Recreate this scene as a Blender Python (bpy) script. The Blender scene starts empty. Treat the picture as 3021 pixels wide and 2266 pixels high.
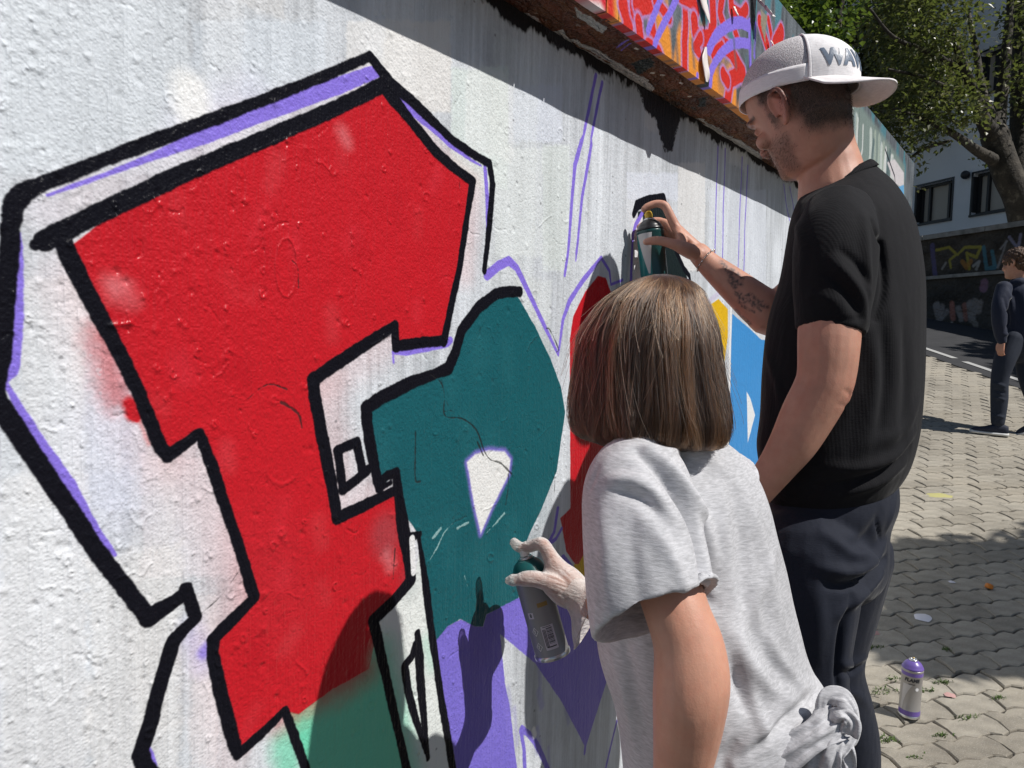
# A sunny day at a graffiti wall: a man and a child spray-paint letters, a boy walks past.
import bpy, bmesh, math, random
import numpy as np
from mathutils import Vector, Matrix, noise
from mathutils.bvhtree import BVHTree

R = math.radians
rng = np.random.default_rng(7)
random.seed(7)
sc = bpy.context.scene
col = sc.collection

# ------------------------------------------------------------------ camera
FPX, CX, CY = 2200.0, 1510.5, 1133.0          # focal length and centre, in pixels of the 3021 x 2266 photograph
CAM = Vector((0, 0, 1.2))
PITCH, ROLL = math.atan(140 / 2200), R(1.5)
Fw = Vector((0, math.cos(PITCH), -math.sin(PITCH)))
R0, U0 = Vector((1, 0, 0)), Vector((0, math.sin(PITCH), math.cos(PITCH)))
Rt = R0 * math.cos(ROLL) + U0 * math.sin(ROLL)
Up = U0 * math.cos(ROLL) - R0 * math.sin(ROLL)
cam_d = bpy.data.cameras.new('camera')
cam = bpy.data.objects.new('camera', cam_d)
col.objects.link(cam)
cam.matrix_world = Matrix(((Rt.x, Up.x, -Fw.x, CAM.x), (Rt.y, Up.y, -Fw.y, CAM.y), (Rt.z, Up.z, -Fw.z, CAM.z), (0, 0, 0, 1)))
cam_d.sensor_width = 36.0
cam_d.lens = FPX / 3021 * 36.0
cam_d.clip_start, cam_d.clip_end = 0.05, 600
sc.camera = cam

# ------------------------------------------------------------------ wall frame: along (far), up, out towards the plaza
WA = R(36.7)
WD = Vector((math.sin(WA), math.cos(WA), 0))
WN = Vector((math.cos(WA), -math.sin(WA), 0))
WDIST = 0.86
W0 = Vector((0, 0, 1.2)) - WN * WDIST           # foot of the perpendicular from the lens
LEDGE = 0.123                                    # overhang of the hoarding above the wall
LEDGE_V = 0.62
PANEL_V = 1.0

# ------------------------------------------------------------------ sun and sky
sun_v = (WD * 0.20 + Vector((0, 0, 1)) * 1.27 + WN * 1.0).normalized()
sun_el = math.asin(sun_v.z)
sun_az = math.atan2(sun_v.x, sun_v.y)
w = bpy.data.worlds.new('World')
sc.world = w
w.use_nodes = True
wn = w.node_tree.nodes
bg = wn['Background']
sky = wn.new('ShaderNodeTexSky')
sky.sky_type = 'NISHITA'
sky.sun_disc = False
sky.sun_elevation = sun_el
sky.sun_rotation = sun_az
sky.air_density = 1.0
sky.dust_density = 0.6
bg.inputs[1].default_value = 0.060
w.node_tree.links.new(sky.outputs[0], bg.inputs[0])
sl = bpy.data.lights.new('sun', 'SUN')
sl.energy = 4.8
sl.angle = R(0.53)
sl.color = (1.0, 0.965, 0.915)
so = bpy.data.objects.new('sun', sl)
so.rotation_euler = (-sun_v).to_track_quat('-Z', 'Y').to_euler()
so.location = sun_v * 30
col.objects.link(so)
sc.view_settings.view_transform = 'Standard'
sc.view_settings.look = 'None'
sc.view_settings.exposure = 0.0
sc.view_settings.gamma = 1.0
sc.view_settings.use_curve_mapping = False
sc.cycles.max_bounces = 8
sc.cycles.transparent_max_bounces = 12

# ------------------------------------------------------------------ helpers
def ray(x, y):
    return Rt * ((x - CX) / FPX) - Up * ((y - CY) / FPX) + Fw
def at(x, y, Z):
    """world point seen at photo pixel (x, y) lying Z metres deep"""
    return CAM + ray(x, y) * Z
def D_(x, y):
    return (x * 1.36574, y * 1.36574)
def atd(x, y, Z):
    return at(x * 1.36574, y * 1.36574, Z)
def wuv(x, y, off=0.0):
    """wall coordinates (along, up) of the point of the plane 'off' metres before the wall seen at a pixel"""
    r = ray(x, y)
    t = (-WDIST + off) / r.dot(WN)
    p = r * t
    return (p.dot(WD), p.z)
def wpt(u, v, off=0.0):
    return W0 + WD * u + Vector((0, 0, v)) + WN * off

def tag(o, label=None, cat=None, group=None, kind=None):
    if label: o['label'] = label
    if cat: o['category'] = cat
    if group: o['group'] = group
    if kind: o['kind'] = kind
    return o
def empty(name, loc, label=None, cat=None, group=None):
    o = bpy.data.objects.new(name, None)
    col.objects.link(o)
    o.location = loc
    o.empty_display_size = 0.05
    return tag(o, label, cat, group)
def mesh_obj(name, verts, faces, mat=None, parent=None, smooth=True, uvs=None):
    me = bpy.data.meshes.new(name)
    me.from_pydata([tuple(v) for v in verts], [], faces)
    if smooth:
        me.polygons.foreach_set('use_smooth', [True] * len(me.polygons))
    if uvs is not None:
        ul = me.uv_layers.new(name='UVMap')
        li = np.empty(len(me.loops), dtype=np.int32)
        me.loops.foreach_get('vertex_index', li)
        ul.data.foreach_set('uv', np.asarray(uvs, dtype=np.float32)[li].ravel())
    me.update()
    return link_mesh(name, me, mat, parent)
def link_mesh(name, me, mat=None, parent=None):
    o = bpy.data.objects.new(name, me)
    if mat: 
        me.materials.clear()
        me.materials.append(mat)
    col.objects.link(o)
    if parent:
        o.parent = parent
        o.matrix_parent_inverse = Matrix.Translation(-parent.location) if parent.parent is None else parent_inv(parent)
    return o
def parent_inv(p):
    m = Matrix.Identity(4)
    chain = []
    q = p
    while q is not None:
        chain.append(q); q = q.parent
    for q in reversed(chain):
        m = m @ q.matrix_parent_inverse @ q.matrix_basis if q.parent else q.matrix_basis.copy()
    return m.inverted()

# loose geometry: (verts, faces) pairs
def merge(*gs):
    V, F = [], []
    for v, f in gs:
        n = len(V)
        V += list(v)
        F += [tuple(i + n for i in q) for q in f]
    return V, F
def box(c, s, rot=None):
    hx, hy, hz = s[0] / 2, s[1] / 2, s[2] / 2
    vs = [Vector((sx * hx, sy * hy, sz * hz)) for sx in (-1, 1) for sy in (-1, 1) for sz in (-1, 1)]
    if rot is not None: vs = [rot @ v for v in vs]
    vs = [v + Vector(c) for v in vs]
    return vs, [(0, 1, 3, 2), (4, 6, 7, 5), (0, 4, 5, 1), (2, 3, 7, 6), (0, 2, 6, 4), (1, 5, 7, 3)]
def obox(o, ax, ay, az):
    """box spanned from corner o by three vectors"""
    vs = [o + ax * i + ay * j + az * k for i in (0, 1) for j in (0, 1) for k in (0, 1)]
    return vs, [(0, 1, 3, 2), (4, 6, 7, 5), (0, 4, 5, 1), (2, 3, 7, 6), (0, 2, 6, 4), (1, 5, 7, 3)]
def cr(pts, n):
    """Catmull-Rom resampling of a list of equal-length tuples"""
    P = np.array([list(p) for p in pts], dtype=float)
    P = np.vstack([2 * P[0] - P[1], P, 2 * P[-1] - P[-2]])
    out = []
    m = len(P) - 3
    for k in range(n):
        t = k / (n - 1) * m
        i = min(int(t), m - 1)
        f = t - i
        p0, p1, p2, p3 = P[i:i + 4]
        out.append(0.5 * (2 * p1 + (p2 - p0) * f + (2 * p0 - 5 * p1 + 4 * p2 - p3) * f * f + (3 * p1 - p0 - 3 * p2 + p3) * f ** 3))
    return out
def rings(rs, cap=True):
    """faces between successive rings of equal size"""
    V, F = [], []
    n = len(rs[0])
    for r in rs: V += [Vector(p) for p in r]
    for i in range(len(rs) - 1):
        for j in range(n):
            a, b = i * n + j, i * n + (j + 1) % n
            F.append((a, b, b + n, a + n))
    if cap:
        for i0, rev in ((0, True), ((len(rs) - 1) * n, False)):
            c = sum((V[i0 + j] for j in range(n)), Vector()) / n
            V.append(c)
            k = len(V) - 1
            for j in range(n):
                a, b = i0 + j, i0 + (j + 1) % n
                F.append((b, a, k) if rev else (a, b, k))
    return V, F
def tube(pts, n=14, steps=None, flat=1.0, flat_dir=None, round_ends=True):
    """pts: (Vector, radius); smooth tapered limb with rounded ends. flat: ratio of the radius along flat_dir"""
    q = [tuple(p) + (r,) for p, r in pts]
    S = cr(q, steps or max(6, len(pts) * 5))
    P = [Vector(s[:3]) for s in S]
    rad = [max(1e-4, s[3]) for s in S]
    T = [(P[min(i + 1, len(P) - 1)] - P[max(i - 1, 0)]).normalized() for i in range(len(P))]
    if round_ends:
        k = 4
        a0 = [(P[0] - T[0] * rad[0] * math.sin(math.pi / 2 * j / k) * 0.9, rad[0] * math.cos(math.pi / 2 * j / k) + 1e-4, T[0]) for j in range(k, 0, -1)]
        a1 = [(P[-1] + T[-1] * rad[-1] * math.sin(math.pi / 2 * j / k) * 0.9, rad[-1] * math.cos(math.pi / 2 * j / k) + 1e-4, T[-1]) for j in range(1, k + 1)]
    else: a0, a1 = [], []
    seq = a0 + list(zip(P, rad, T)) + a1
    ref = flat_dir.normalized() if flat_dir is not None else (Vector((0, 0, 1)) if abs(T[0].z) < 0.8 else Vector((1, 0, 0)))
    rs = []
    for p, r, t in seq:
        e1 = ref - t * ref.dot(t)
        if e1.length < 1e-4: e1 = t.orthogonal()
        e1.normalize()
        if flat_dir is None: ref = e1
        e2 = t.cross(e1)
        rs.append([p + e1 * (r * flat * math.cos(2 * math.pi * j / n)) + e2 * (r * math.sin(2 * math.pi * j / n)) for j in range(n)])
    return rings(rs)
def body_loft(rows, ax, ay, n=28, steps=None, ex=2.3):
    """rows: (xl, xr, y, Z, A, B) silhouette edges in photo pixels at depth Z; section a superellipse with half axes A along ax, B along ay,
    scaled so that its width across the view is the silhouette's"""
    q = cr(rows, steps or len(rows) * 4)
    rs = []
    for xl, xr, y, Z, A, B in q:
        c = at((xl + xr) / 2, y, Z)
        hw = (xr - xl) / 2 * Z / FPX
        k = hw / math.sqrt((A * ax.x) ** 2 + (B * ay.x) ** 2)
        r = []
        for j in range(n):
            t = 2 * math.pi * j / n
            cx, sx = math.cos(t), math.sin(t)
            r.append(c + ax * (k * A * math.copysign(abs(cx) ** (2 / ex), cx)) + ay * (k * B * math.copysign(abs(sx) ** (2 / ex), sx)))
        rs.append(r)
    return rings(rs)
def ellipsoid(c, ax, ay, az, n=20, m=12):
    rs = []
    for i in range(1, m):
        ph = math.pi * i / m
        rs.append([c + ax * (math.sin(ph) * math.cos(2 * math.pi * j / n)) + ay * (math.sin(ph) * math.sin(2 * math.pi * j / n)) + az * (-math.cos(ph)) for j in range(n)])
    return rings(rs)
def lathe(prof, n=32, cap=True):
    rs = [[Vector((r * math.cos(2 * math.pi * j / n), r * math.sin(2 * math.pi * j / n), z)) for j in range(n)] for r, z in prof]
    return rings(rs, cap)
def xform(g, M):
    return [M @ v for v in g[0]], g[1]
def frame(o, z, x):
    """matrix with origin o, local z along z and local x near x"""
    z = z.normalized()
    x = (x - z * x.dot(z)).normalized()
    y = z.cross(x)
    return Matrix(((x.x, y.x, z.x, o.x), (x.y, y.y, z.y, o.y), (x.z, y.z, z.z, o.z), (0, 0, 0, 1)))
def fuse(gs, voxel, smooth=4, factor=0.5):
    """one continuous skin over several closed shapes"""
    V, F = merge(*gs)
    me = bpy.data.meshes.new('tmp')
    me.from_pydata([tuple(v) for v in V], [], F)
    bm = bmesh.new(); bm.from_mesh(me)
    bmesh.ops.recalc_face_normals(bm, faces=bm.faces)
    bm.to_mesh(me); bm.free()
    o = bpy.data.objects.new('tmp', me)
    col.objects.link(o)
    m = o.modifiers.new('r', 'REMESH'); m.mode = 'VOXEL'; m.voxel_size = voxel; m.use_smooth_shade = True
    if smooth:
        s = o.modifiers.new('s', 'SMOOTH'); s.factor = factor; s.iterations = smooth
    dg = bpy.context.evaluated_depsgraph_get()
    res = bpy.data.meshes.new_from_object(o.evaluated_get(dg))
    bpy.data.objects.remove(o)
    bpy.data.meshes.remove(me)
    res.polygons.foreach_set('use_smooth', [True] * len(res.polygons))
    return res
def verts_np(me):
    a = np.empty(len(me.vertices) * 3, dtype=np.float32)
    me.vertices.foreach_get('co', a)
    return a.reshape(-1, 3).astype(float)
def normals_np(me):
    a = np.empty(len(me.vertices) * 3, dtype=np.float32)
    me.vertex_normals.foreach_get('vector', a)
    return a.reshape(-1, 3).astype(float)
def set_verts(me, P):
    me.vertices.foreach_set('co', P.astype(np.float32).ravel())
    me.update()
def polydist(P, pts):
    """distance of points P (n,3) to a polyline and the parameter along it, 0..1"""
    pts = np.array([list(p) for p in pts], dtype=float)
    best = np.full(len(P), 1e9); par = np.zeros(len(P))
    L = np.r_[0, np.cumsum(np.linalg.norm(np.diff(pts, axis=0), axis=1))]
    for i in range(len(pts) - 1):
        a, b = pts[i], pts[i + 1]
        ab = b - a
        t = np.clip(((P - a) @ ab) / max(1e-12, ab @ ab), 0, 1)
        d = np.linalg.norm(P - (a + t[:, None] * ab), axis=1)
        m = d < best
        best[m] = d[m]; par[m] = (L[i] + t[m] * (L[i + 1] - L[i])) / L[-1]
    return best, par
def folds(me, lst, falloff=True):
    """cloth folds: each (pixel polyline, width, height); ridges (or, negative, grooves) on the side of the cloth that the line lies on"""
    me.update()
    P, N = verts_np(me), normals_np(me)
    polys = [tuple(p.vertices) for p in me.polygons]
    bvh = BVHTree.FromPolygons([Vector(p) for p in P], polys)
    off = np.zeros(len(P))
    for line, wd, h in lst:
        pts = []
        for x, y in cr(line, len(line) * 4):
            r = ray(x, y).normalized()
            hit = bvh.ray_cast(CAM, r)
            if hit[0] is not None: pts.append(hit[0])
        if len(pts) < 2: continue
        d, t = polydist(P, pts)
        taper = np.sin(np.pi * np.clip(t * 0.86 + 0.07, 0, 1)) ** 0.7 if falloff else 1.0
        off += h * np.exp(-(d / wd) ** 2) * taper
    set_verts(me, P + N * off[:, None])
def set_attr(me, name, vals):
    a = me.attributes.new(name, 'FLOAT', 'POINT')
    a.data.foreach_set('value', np.asarray(vals, dtype=np.float32))
def sstep(a, b, x):
    t = np.clip((x - a) / (b - a), 0, 1)
    return t * t * (3 - 2 * t)
def vnoise3(P, scale, seed=0):
    return np.array([noise.noise(Vector((p[0] * scale + seed * 17.3, p[1] * scale, p[2] * scale))) for p in P])

# ------------------------------------------------------------------ materials
class Mat:
    def __init__(s, name, color=(0.5, 0.5, 0.5), rough=0.6, **kw):
        s.m = bpy.data.materials.new(name)
        s.m.use_nodes = True
        s.n = s.m.node_tree.nodes
        s.l = s.m.node_tree.links
        s.b = s.n['Principled BSDF']
        s.b.inputs['Base Color'].default_value = (*color, 1)
        s.b.inputs['Roughness'].default_value = rough
        for k, v in kw.items(): s.b.inputs[k.replace('_', ' ')].default_value = v
    def node(s, t, **kw):
        n = s.n.new(t)
        for k, v in kw.items(): setattr(n, k, v)
        return n
    def link(s, a, b): s.l.new(a, b)
    def coords(s, kind='Object', scale=(1, 1, 1), rot=(0, 0, 0)):
        tc = s.node('ShaderNodeTexCoord')
        mp = s.node('ShaderNodeMapping')
        mp.inputs['Scale'].default_value = scale
        mp.inputs['Rotation'].default_value = rot
        s.link(tc.outputs[kind], mp.inputs['Vector'])
        return mp.outputs[0]
    def noise(s, vec, scale, detail=4, rough=0.55, dist=0.0):
        n = s.node('ShaderNodeTexNoise')
        n.inputs['Scale'].default_value = scale
        n.inputs['Detail'].default_value = detail
        n.inputs['Roughness'].default_value = rough
        n.inputs['Distortion'].default_value = dist
        if vec is not None: s.link(vec, n.inputs['Vector'])
        return n.outputs['Fac']
    def ramp(s, fac, stops):
        r = s.node('ShaderNodeValToRGB')
        e = r.color_ramp.elements
        while len(e) < len(stops): e.new(0.5)
        for el, (p, c) in zip(e, stops):
            el.position = p
            el.color = (*c, 1) if len(c) == 3 else c
        s.link(fac, r.inputs[0])
        return r.outputs[0]
    def mix(s, fac, a, b, mode='MIX'):
        n = s.node('ShaderNodeMix', data_type='RGBA', blend_type=mode)
        for v, i in ((fac, 0), (a, 6), (b, 7)):
            if hasattr(v, 'links'): s.link(v, n.inputs[i])
            elif i == 0: n.inputs[i].default_value = v
            else: n.inputs[i].default_value = (*v, 1)
        return n.outputs[2]
    def math(s, op, a, b=0.0):
        n = s.node('ShaderNodeMath', operation=op)
        for v, i in ((a, 0), (b, 1)):
            if hasattr(v, 'links'): s.link(v, n.inputs[i])
            else: n.inputs[i].default_value = v
        return n.outputs[0]
    def attr(s, name):
        a = s.node('ShaderNodeAttribute')
        a.attribute_name = name
        return a.outputs['Fac']
    def rnd(s):
        return s.node('ShaderNodeObjectInfo').outputs['Random']
    def color(s, v): s.link(v, s.b.inputs['Base Color'])
    def rough(s, v): s.link(v, s.b.inputs['Roughness'])
    def bump(s, h, strength=0.5, dist=0.01, prev=None):
        n = s.node('ShaderNodeBump')
        n.inputs['Strength'].default_value = strength
        n.inputs['Distance'].default_value = dist
        s.link(h, n.inputs['Height'])
        if prev is not None: s.link(prev, n.inputs['Normal'])
        s.link(n.outputs[0], s.b.inputs['Normal'])
        return n.outputs[0]
def srgb(r, g, b):
    return tuple((c / 255 / 12.92) if c / 255 <= 0.04045 else ((c / 255 + 0.055) / 1.055) ** 2.4 for c in (r, g, b))
# ------------------------------------------------------------------ paint maps (spray paint laid on the wall, in wall metres)
def grid_noise(h, w_, ch, cw, seed):
    g = np.random.default_rng(seed)
    gh, gw = int(h / ch) + 3, int(w_ / cw) + 3
    a = g.random((gh, gw)).astype(np.float32)
    y = np.arange(h, dtype=np.float32) / ch; x = np.arange(w_, dtype=np.float32) / cw
    yi = y.astype(int); xi = x.astype(int)
    fy = y - yi; fx = x - xi
    fy = (fy * fy * (3 - 2 * fy))[:, None]; fx = (fx * fx * (3 - 2 * fx))[None, :]
    r0 = a[yi] * (1 - fy) + a[yi + 1] * fy
    return r0[:, xi] * (1 - fx) + r0[:, xi + 1] * fx
class Paint:
    def __init__(s, u0, u1, v0, v1, res, off, seed):
        s.u0, s.u1, s.v0, s.v1, s.res, s.off = u0, u1, v0, v1, res, off
        s.W = int((u1 - u0) / res); s.H = int((v1 - v0) / res)
        s.rgb = np.ones((s.H, s.W, 3), np.float32)
        s.gl = np.zeros((s.H, s.W), np.float32)
        s.ht = np.full((s.H, s.W), 0.5, np.float32)
        f = grid_noise(s.H, s.W, 3, 3, seed) * 0.6 + grid_noise(s.H, s.W, 9, 9, seed + 1) * 0.9 + grid_noise(s.H, s.W, 40, 40, seed + 2) * 1.0
        s.en = f - 1.25
    def P(s, pts, px=True):
        o = []
        for p in pts:
            u, v = wuv(p[0], p[1], s.off) if px else p[:2]
            o.append(((u - s.u0) / s.res, (v - s.v0) / s.res))
        return np.array(o, np.float32)
    def lay(s, sl, a, color, gloss, thick):
        a = a.astype(np.float32)
        c = np.array(color, np.float32)
        s.rgb[sl] = s.rgb[sl] * (1 - a[..., None]) + c * a[..., None]
        if gloss is not None: s.gl[sl] = s.gl[sl] * (1 - a) + gloss * a
        if thick: s.ht[sl] += thick * a
    def window(s, pts, m):
        x0 = max(0, int(pts[:, 0].min() - m)); x1 = min(s.W, int(pts[:, 0].max() + m) + 1)
        y0 = max(0, int(pts[:, 1].min() - m)); y1 = min(s.H, int(pts[:, 1].max() + m) + 1)
        if x1 <= x0 or y1 <= y0: return None
        return np.s_[y0:y1, x0:x1], np.arange(x0, x1, dtype=np.float32)[None, :], np.arange(y0, y1, dtype=np.float32)[:, None]
    def fill(s, pts, color, soft=0.001, rough=0.0012, gloss=0.5, thick=0.0, alpha=1.0, px=True):
        p = s.P(pts, px)
        soft, rough = max(soft / s.res, 0.6), rough / s.res
        wdw = s.window(p, soft * 2 + rough * 2 + 2)
        if wdw is None: return
        sl, X, Y = wdw
        d = np.full((Y.shape[0], X.shape[1]), 1e9, np.float32)
        ins = np.zeros(d.shape, bool)
        n = len(p)
        for i in range(n):
            ax, ay = p[i]; bx, by = p[(i + 1) % n]
            ex, ey = bx - ax, by - ay
            t = np.clip(((X - ax) * ex + (Y - ay) * ey) / max(1e-9, ex * ex + ey * ey), 0, 1)
            np.minimum(d, (X - ax - t * ex) ** 2 + (Y - ay - t * ey) ** 2, out=d)
            if ay != by:
                ins ^= ((ay > Y) != (by > Y)) & (X < (bx - ax) * (Y - ay) / (by - ay) + ax)
        sd = np.where(ins, np.sqrt(d), -np.sqrt(d)) + s.en[sl] * rough
        a = np.clip((sd + soft) / (2 * soft), 0, 1)
        a = a * a * (3 - 2 * a) * alpha
        s.lay(sl, a, color, gloss, thick)
    def stroke(s, pts, width, color, soft=0.001, rough=0.0012, gloss=0.5, thick=0.0, alpha=1.0, curve=False, speck=0.0, px=True):
        """pts: (x, y[, width in m])"""
        pts = [tuple(q) if len(q) > 2 else (q[0], q[1], width) for q in pts]
        if curve: pts = [tuple(q) for q in cr(pts, len(pts) * 5)]
        p = s.P(pts, px)
        wd = np.array([q[2] for q in pts], np.float32) / s.res / 2
        soft, rough = max(soft / s.res, 0.6), rough / s.res
        wdw = s.window(p, wd.max() + soft * 2 + rough * 2 + 2)
        if wdw is None: return
        sl, X, Y = wdw
        sd = np.full((Y.shape[0], X.shape[1]), -1e9, np.float32)
        for i in range(len(p) - 1):
            ax, ay = p[i]; bx, by = p[i + 1]
            ex, ey = bx - ax, by - ay
            t = np.clip(((X - ax) * ex + (Y - ay) * ey) / max(1e-9, ex * ex + ey * ey), 0, 1)
            dd = wd[i] + (wd[i + 1] - wd[i]) * t - np.sqrt((X - ax - t * ex) ** 2 + (Y - ay - t * ey) ** 2)
            np.maximum(sd, dd, out=sd)
        sd = sd + s.en[sl] * rough
        a = np.clip((sd + soft) / (2 * soft), 0, 1)
        a = a * a * (3 - 2 * a) * alpha
        if speck:
            k = s.en[sl]
            a = a * np.clip(1 - speck * (k > 0.35), 0, 1)
        s.lay(sl, a, color, gloss, thick)
    def image(s, name, arr, data=False):
        im = bpy.data.images.new(name, s.W, s.H, alpha=False, float_buffer=data)
        if data: im.colorspace_settings.name = 'Non-Color'
        o = np.ones((s.H, s.W, 4), np.float32)
        o[..., :3] = arr
        im.pixels.foreach_set(o.ravel())
        im.update()
        return im

def enc(c):            # linear reflectance -> stored sRGB value
    c = np.clip(c, 0, 1)
    return np.where(c <= 0.0031308, c * 12.92, 1.055 * c ** (1 / 2.4) - 0.055)

BLACK = (0.007, 0.007, 0.011)
RED = (0.50, 0.012, 0.020)
TEAL = (0.010, 0.098, 0.118)
PURP = (0.235, 0.165, 0.68)
MINT = (0.16, 0.62, 0.42)
YELL = (0.72, 0.44, 0.015)
BLUE = (0.055, 0.27, 0.62)
WHITE = (0.80, 0.80, 0.80)

wp = Paint(-0.7, 4.66, -1.3, 0.66, 0.001, 0.0, 11)
H_, W_ = wp.H, wp.W
# white ground coat: roller streaks, tinted patches, pits
st = grid_noise(H_, W_, 420, 7, 1) * 0.55 + grid_noise(H_, W_, 160, 24, 2) * 0.7 + grid_noise(H_, W_, 260, 90, 3) * 0.8
st = (st - 1.02)
fine = grid_noise(H_, W_, 2.2, 2.2, 4) * 0.6 + grid_noise(H_, W_, 6, 4, 5) * 0.6 + grid_noise(H_, W_, 18, 12, 6) * 0.5 - 0.85
blot = grid_noise(H_, W_, 90, 110, 8) - 0.5
hs = grid_noise(H_, W_, 70, 2.2, 12) * .6 + grid_noise(H_, W_, 26, 2.2, 13) * .5 - .55
lum = 0.60 + 0.24 * st + .13 * hs + 0.06 * fine + 0.05 * blot
base = np.stack([lum * 0.94, lum * 0.99, lum * 1.055], -1)
def patch(x0, y0, x1, y1, tint, a=1.0, soft=0.004):
    global base
    wp.fill([(x0, y0), (x1, y0), (x1, y1), (x0, y1)], tint, soft=soft, rough=0.006, gloss=None, alpha=a)
wp.rgb[:] = base
# roller patches, each a little bluer, greener or warmer
for x0, y0, x1, y1, t, a in ((0, 0, 560, 520, (0.66, 0.71, 0.76), .55), (560, 60, 960, 300, (0.62, 0.68, 0.75), .5), (1020, 60, 1330, 330, (0.77, 0.74, 0.70), .6),
        (1330, 200, 1500, 560, (0.66, 0.75, 0.70), .55), (1500, 250, 1660, 420, (0.64, 0.68, 0.77), .6), (1600, 430, 1680, 800, (0.70, 0.76, 0.72), .5),
        (1460, 440, 1600, 760, (0.72, 0.76, 0.76), .5), (1850, 510, 2000, 590, (0.66, 0.70, 0.80), .6), (2000, 480, 2080, 800, (0.78, 0.77, 0.76), .6),
        (60, 820, 250, 1500, (0.72, 0.73, 0.75), .5), (250, 1000, 420, 1500, (0.66, 0.70, 0.80), .4), (420, 1350, 700, 1700, (0.78, 0.72, 0.76), .4),
        (0, 1400, 260, 2266, (0.74, 0.74, 0.75), .5), (560, 1750, 640, 2266, (0.72, 0.70, 0.72), .5), (2090, 560, 2260, 900, (0.68, 0.72, 0.80), .5)):
    patch(x0, y0, x1, y1, t, a)
for k in range(70):
    u = rng.uniform(-.6, 4.5); v = rng.uniform(-1.1, .55); du = rng.uniform(.05, .16); dv = rng.uniform(.1, .5)
    t = [(0.66, 0.70, 0.76), (0.72, 0.76, 0.72), (0.78, 0.76, 0.74), (0.80, 0.80, 0.80), (0.62, 0.66, 0.70)][k % 5]
    wp.fill([(u, v), (u + du, v), (u + du, v + dv), (u, v + dv)], t, soft=0.006, rough=0.008, gloss=None, alpha=rng.uniform(.15, .4), px=False)
# soft overspray: pink beside the red, lilac beside the purple
def haze_(pts, wdt, c, a): wp.stroke(pts, wdt, c, soft=wdt * 0.5, rough=0.004, gloss=None, alpha=a * .6)
haze_([(240, 840), (330, 1060), (480, 1330)], .07, (0.75, 0.30, 0.30), .35)
haze_([(560, 1340), (660, 1560), (720, 1740)], .07, (0.78, 0.42, 0.42), .35)
haze_([(720, 1790), (610, 1900), (680, 2250)], .06, (0.78, 0.45, 0.45), .35)
haze_([(150, 620), (600, 440), (1080, 240)], .05, (0.72, 0.55, 0.62), .4)
haze_([(1180, 330), (1300, 470), (1400, 540), (1370, 800)], .05, (0.80, 0.40, 0.38), .45)
haze_([(960, 1160), (1000, 1400), (1010, 1510), (1110, 1440)], .06, (0.80, 0.38, 0.38), .4)
haze_([(950, 1130), (1060, 1060), (1150, 990)], .06, (0.80, 0.42, 0.42), .4)
haze_([(560, 370), (740, 280)], .05, (0.62, 0.52, 0.80), .3)
haze_([(300, 1270), (340, 1500)], .08, (0.60, 0.58, 0.82), .3)
haze_([(560, 1860), (600, 1960)], .03, (0.45, 0.38, 0.78), .55)
wp.stroke([(560, 270), (566, 330)], .045, (0.86, 0.86, 0.85), soft=.012, rough=.004, alpha=.85)
wp.stroke([(300, 1000), (325, 1080), (345, 1165)], .038, RED, soft=.018, rough=.008, alpha=.62, speck=.5)
wp.stroke([(385, 1195), (396, 1225)], .022, RED, soft=.004, rough=.003)
wp.stroke([(398, 1215), (404, 1240)], .008, RED, soft=.001)
wp.stroke([(415, 1250), (440, 1310)], .005, (0.7, 0.2, 0.2), soft=.003, alpha=.6)
# mint fade under the red letter
mint = [(838, 2095), (865, 2162), (905, 2300), (1215, 2300), (1160, 2100), (1127, 1945), (1105, 1850), (1040, 1900), (930, 2030)]
wp.fill([(x + 4, y) for x, y in mint], MINT, soft=.004)
wp.stroke([(840, 2190), (850, 2260), (845, 2300)], .05, MINT, soft=.02, rough=.004, alpha=.8)
wp.stroke([(1120, 1860), (1165, 2000), (1215, 2290)], .04, MINT, soft=.024, rough=.004, alpha=.85)
# red letter
redp = [(199, 735), (316, 640), (542, 530), (768, 435), (1000, 336), (1130, 262), (1216, 362), (1284, 447), (1393, 540), (1363, 750), (1309, 1008), (1167, 1020),
        (1162, 960), (1058, 1030), (923, 1121), (945, 1270), (977, 1428), (993, 1540), (1161, 1455), (1180, 1520), (1213, 1715), (1100, 1832), (1105, 1900),
        (1090, 1975), (978, 2036), (880, 2110), (838, 2100), (702, 2232), (648, 2036), (625, 1900), (748, 1765), (707, 1629), (633, 1405), (588, 1279), (497, 1347),
        (407, 1157), (280, 908)]
wp.fill(redp, RED, soft=.001, gloss=.8, thick=.10)
wp.stroke([(838, 2100), (930, 2050), (1040, 2000), (1112, 1960)], .05, RED, soft=.03, rough=.006, alpha=.7)
for k in range(14):
    x, y = rng.uniform(700, 1200), rng.uniform(1500, 1900)
    wp.stroke([(x, y), (x + 20, y + 60)], .09, (0.46, 0.02, 0.03), soft=.05, gloss=None, alpha=.12)
for x, y in ((1010, 390), (330, 840), (370, 860), (1140, 1640)):
    wp.stroke([(x, y), (x + 14, y + 30)], .018, (0.72, 0.25, 0.27), soft=.014, rough=.004, alpha=.45)
wp.fill([(1100, 1832), (1213, 1725), (1245, 1600), (1262, 1830), (1310, 2090), (1345, 2300), (1205, 2300), (1172, 2149), (1127, 1945)], (0.74, 0.78, 0.76), soft=.003, alpha=.9)
wp.stroke([(1130, 1930), (1170, 2080), (1215, 2290)], .045, MINT, soft=.03, rough=.004, alpha=.75)
wp.stroke([(1255, 1900), (1275, 1960)], .03, MINT, soft=.02, alpha=.35)
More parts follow.
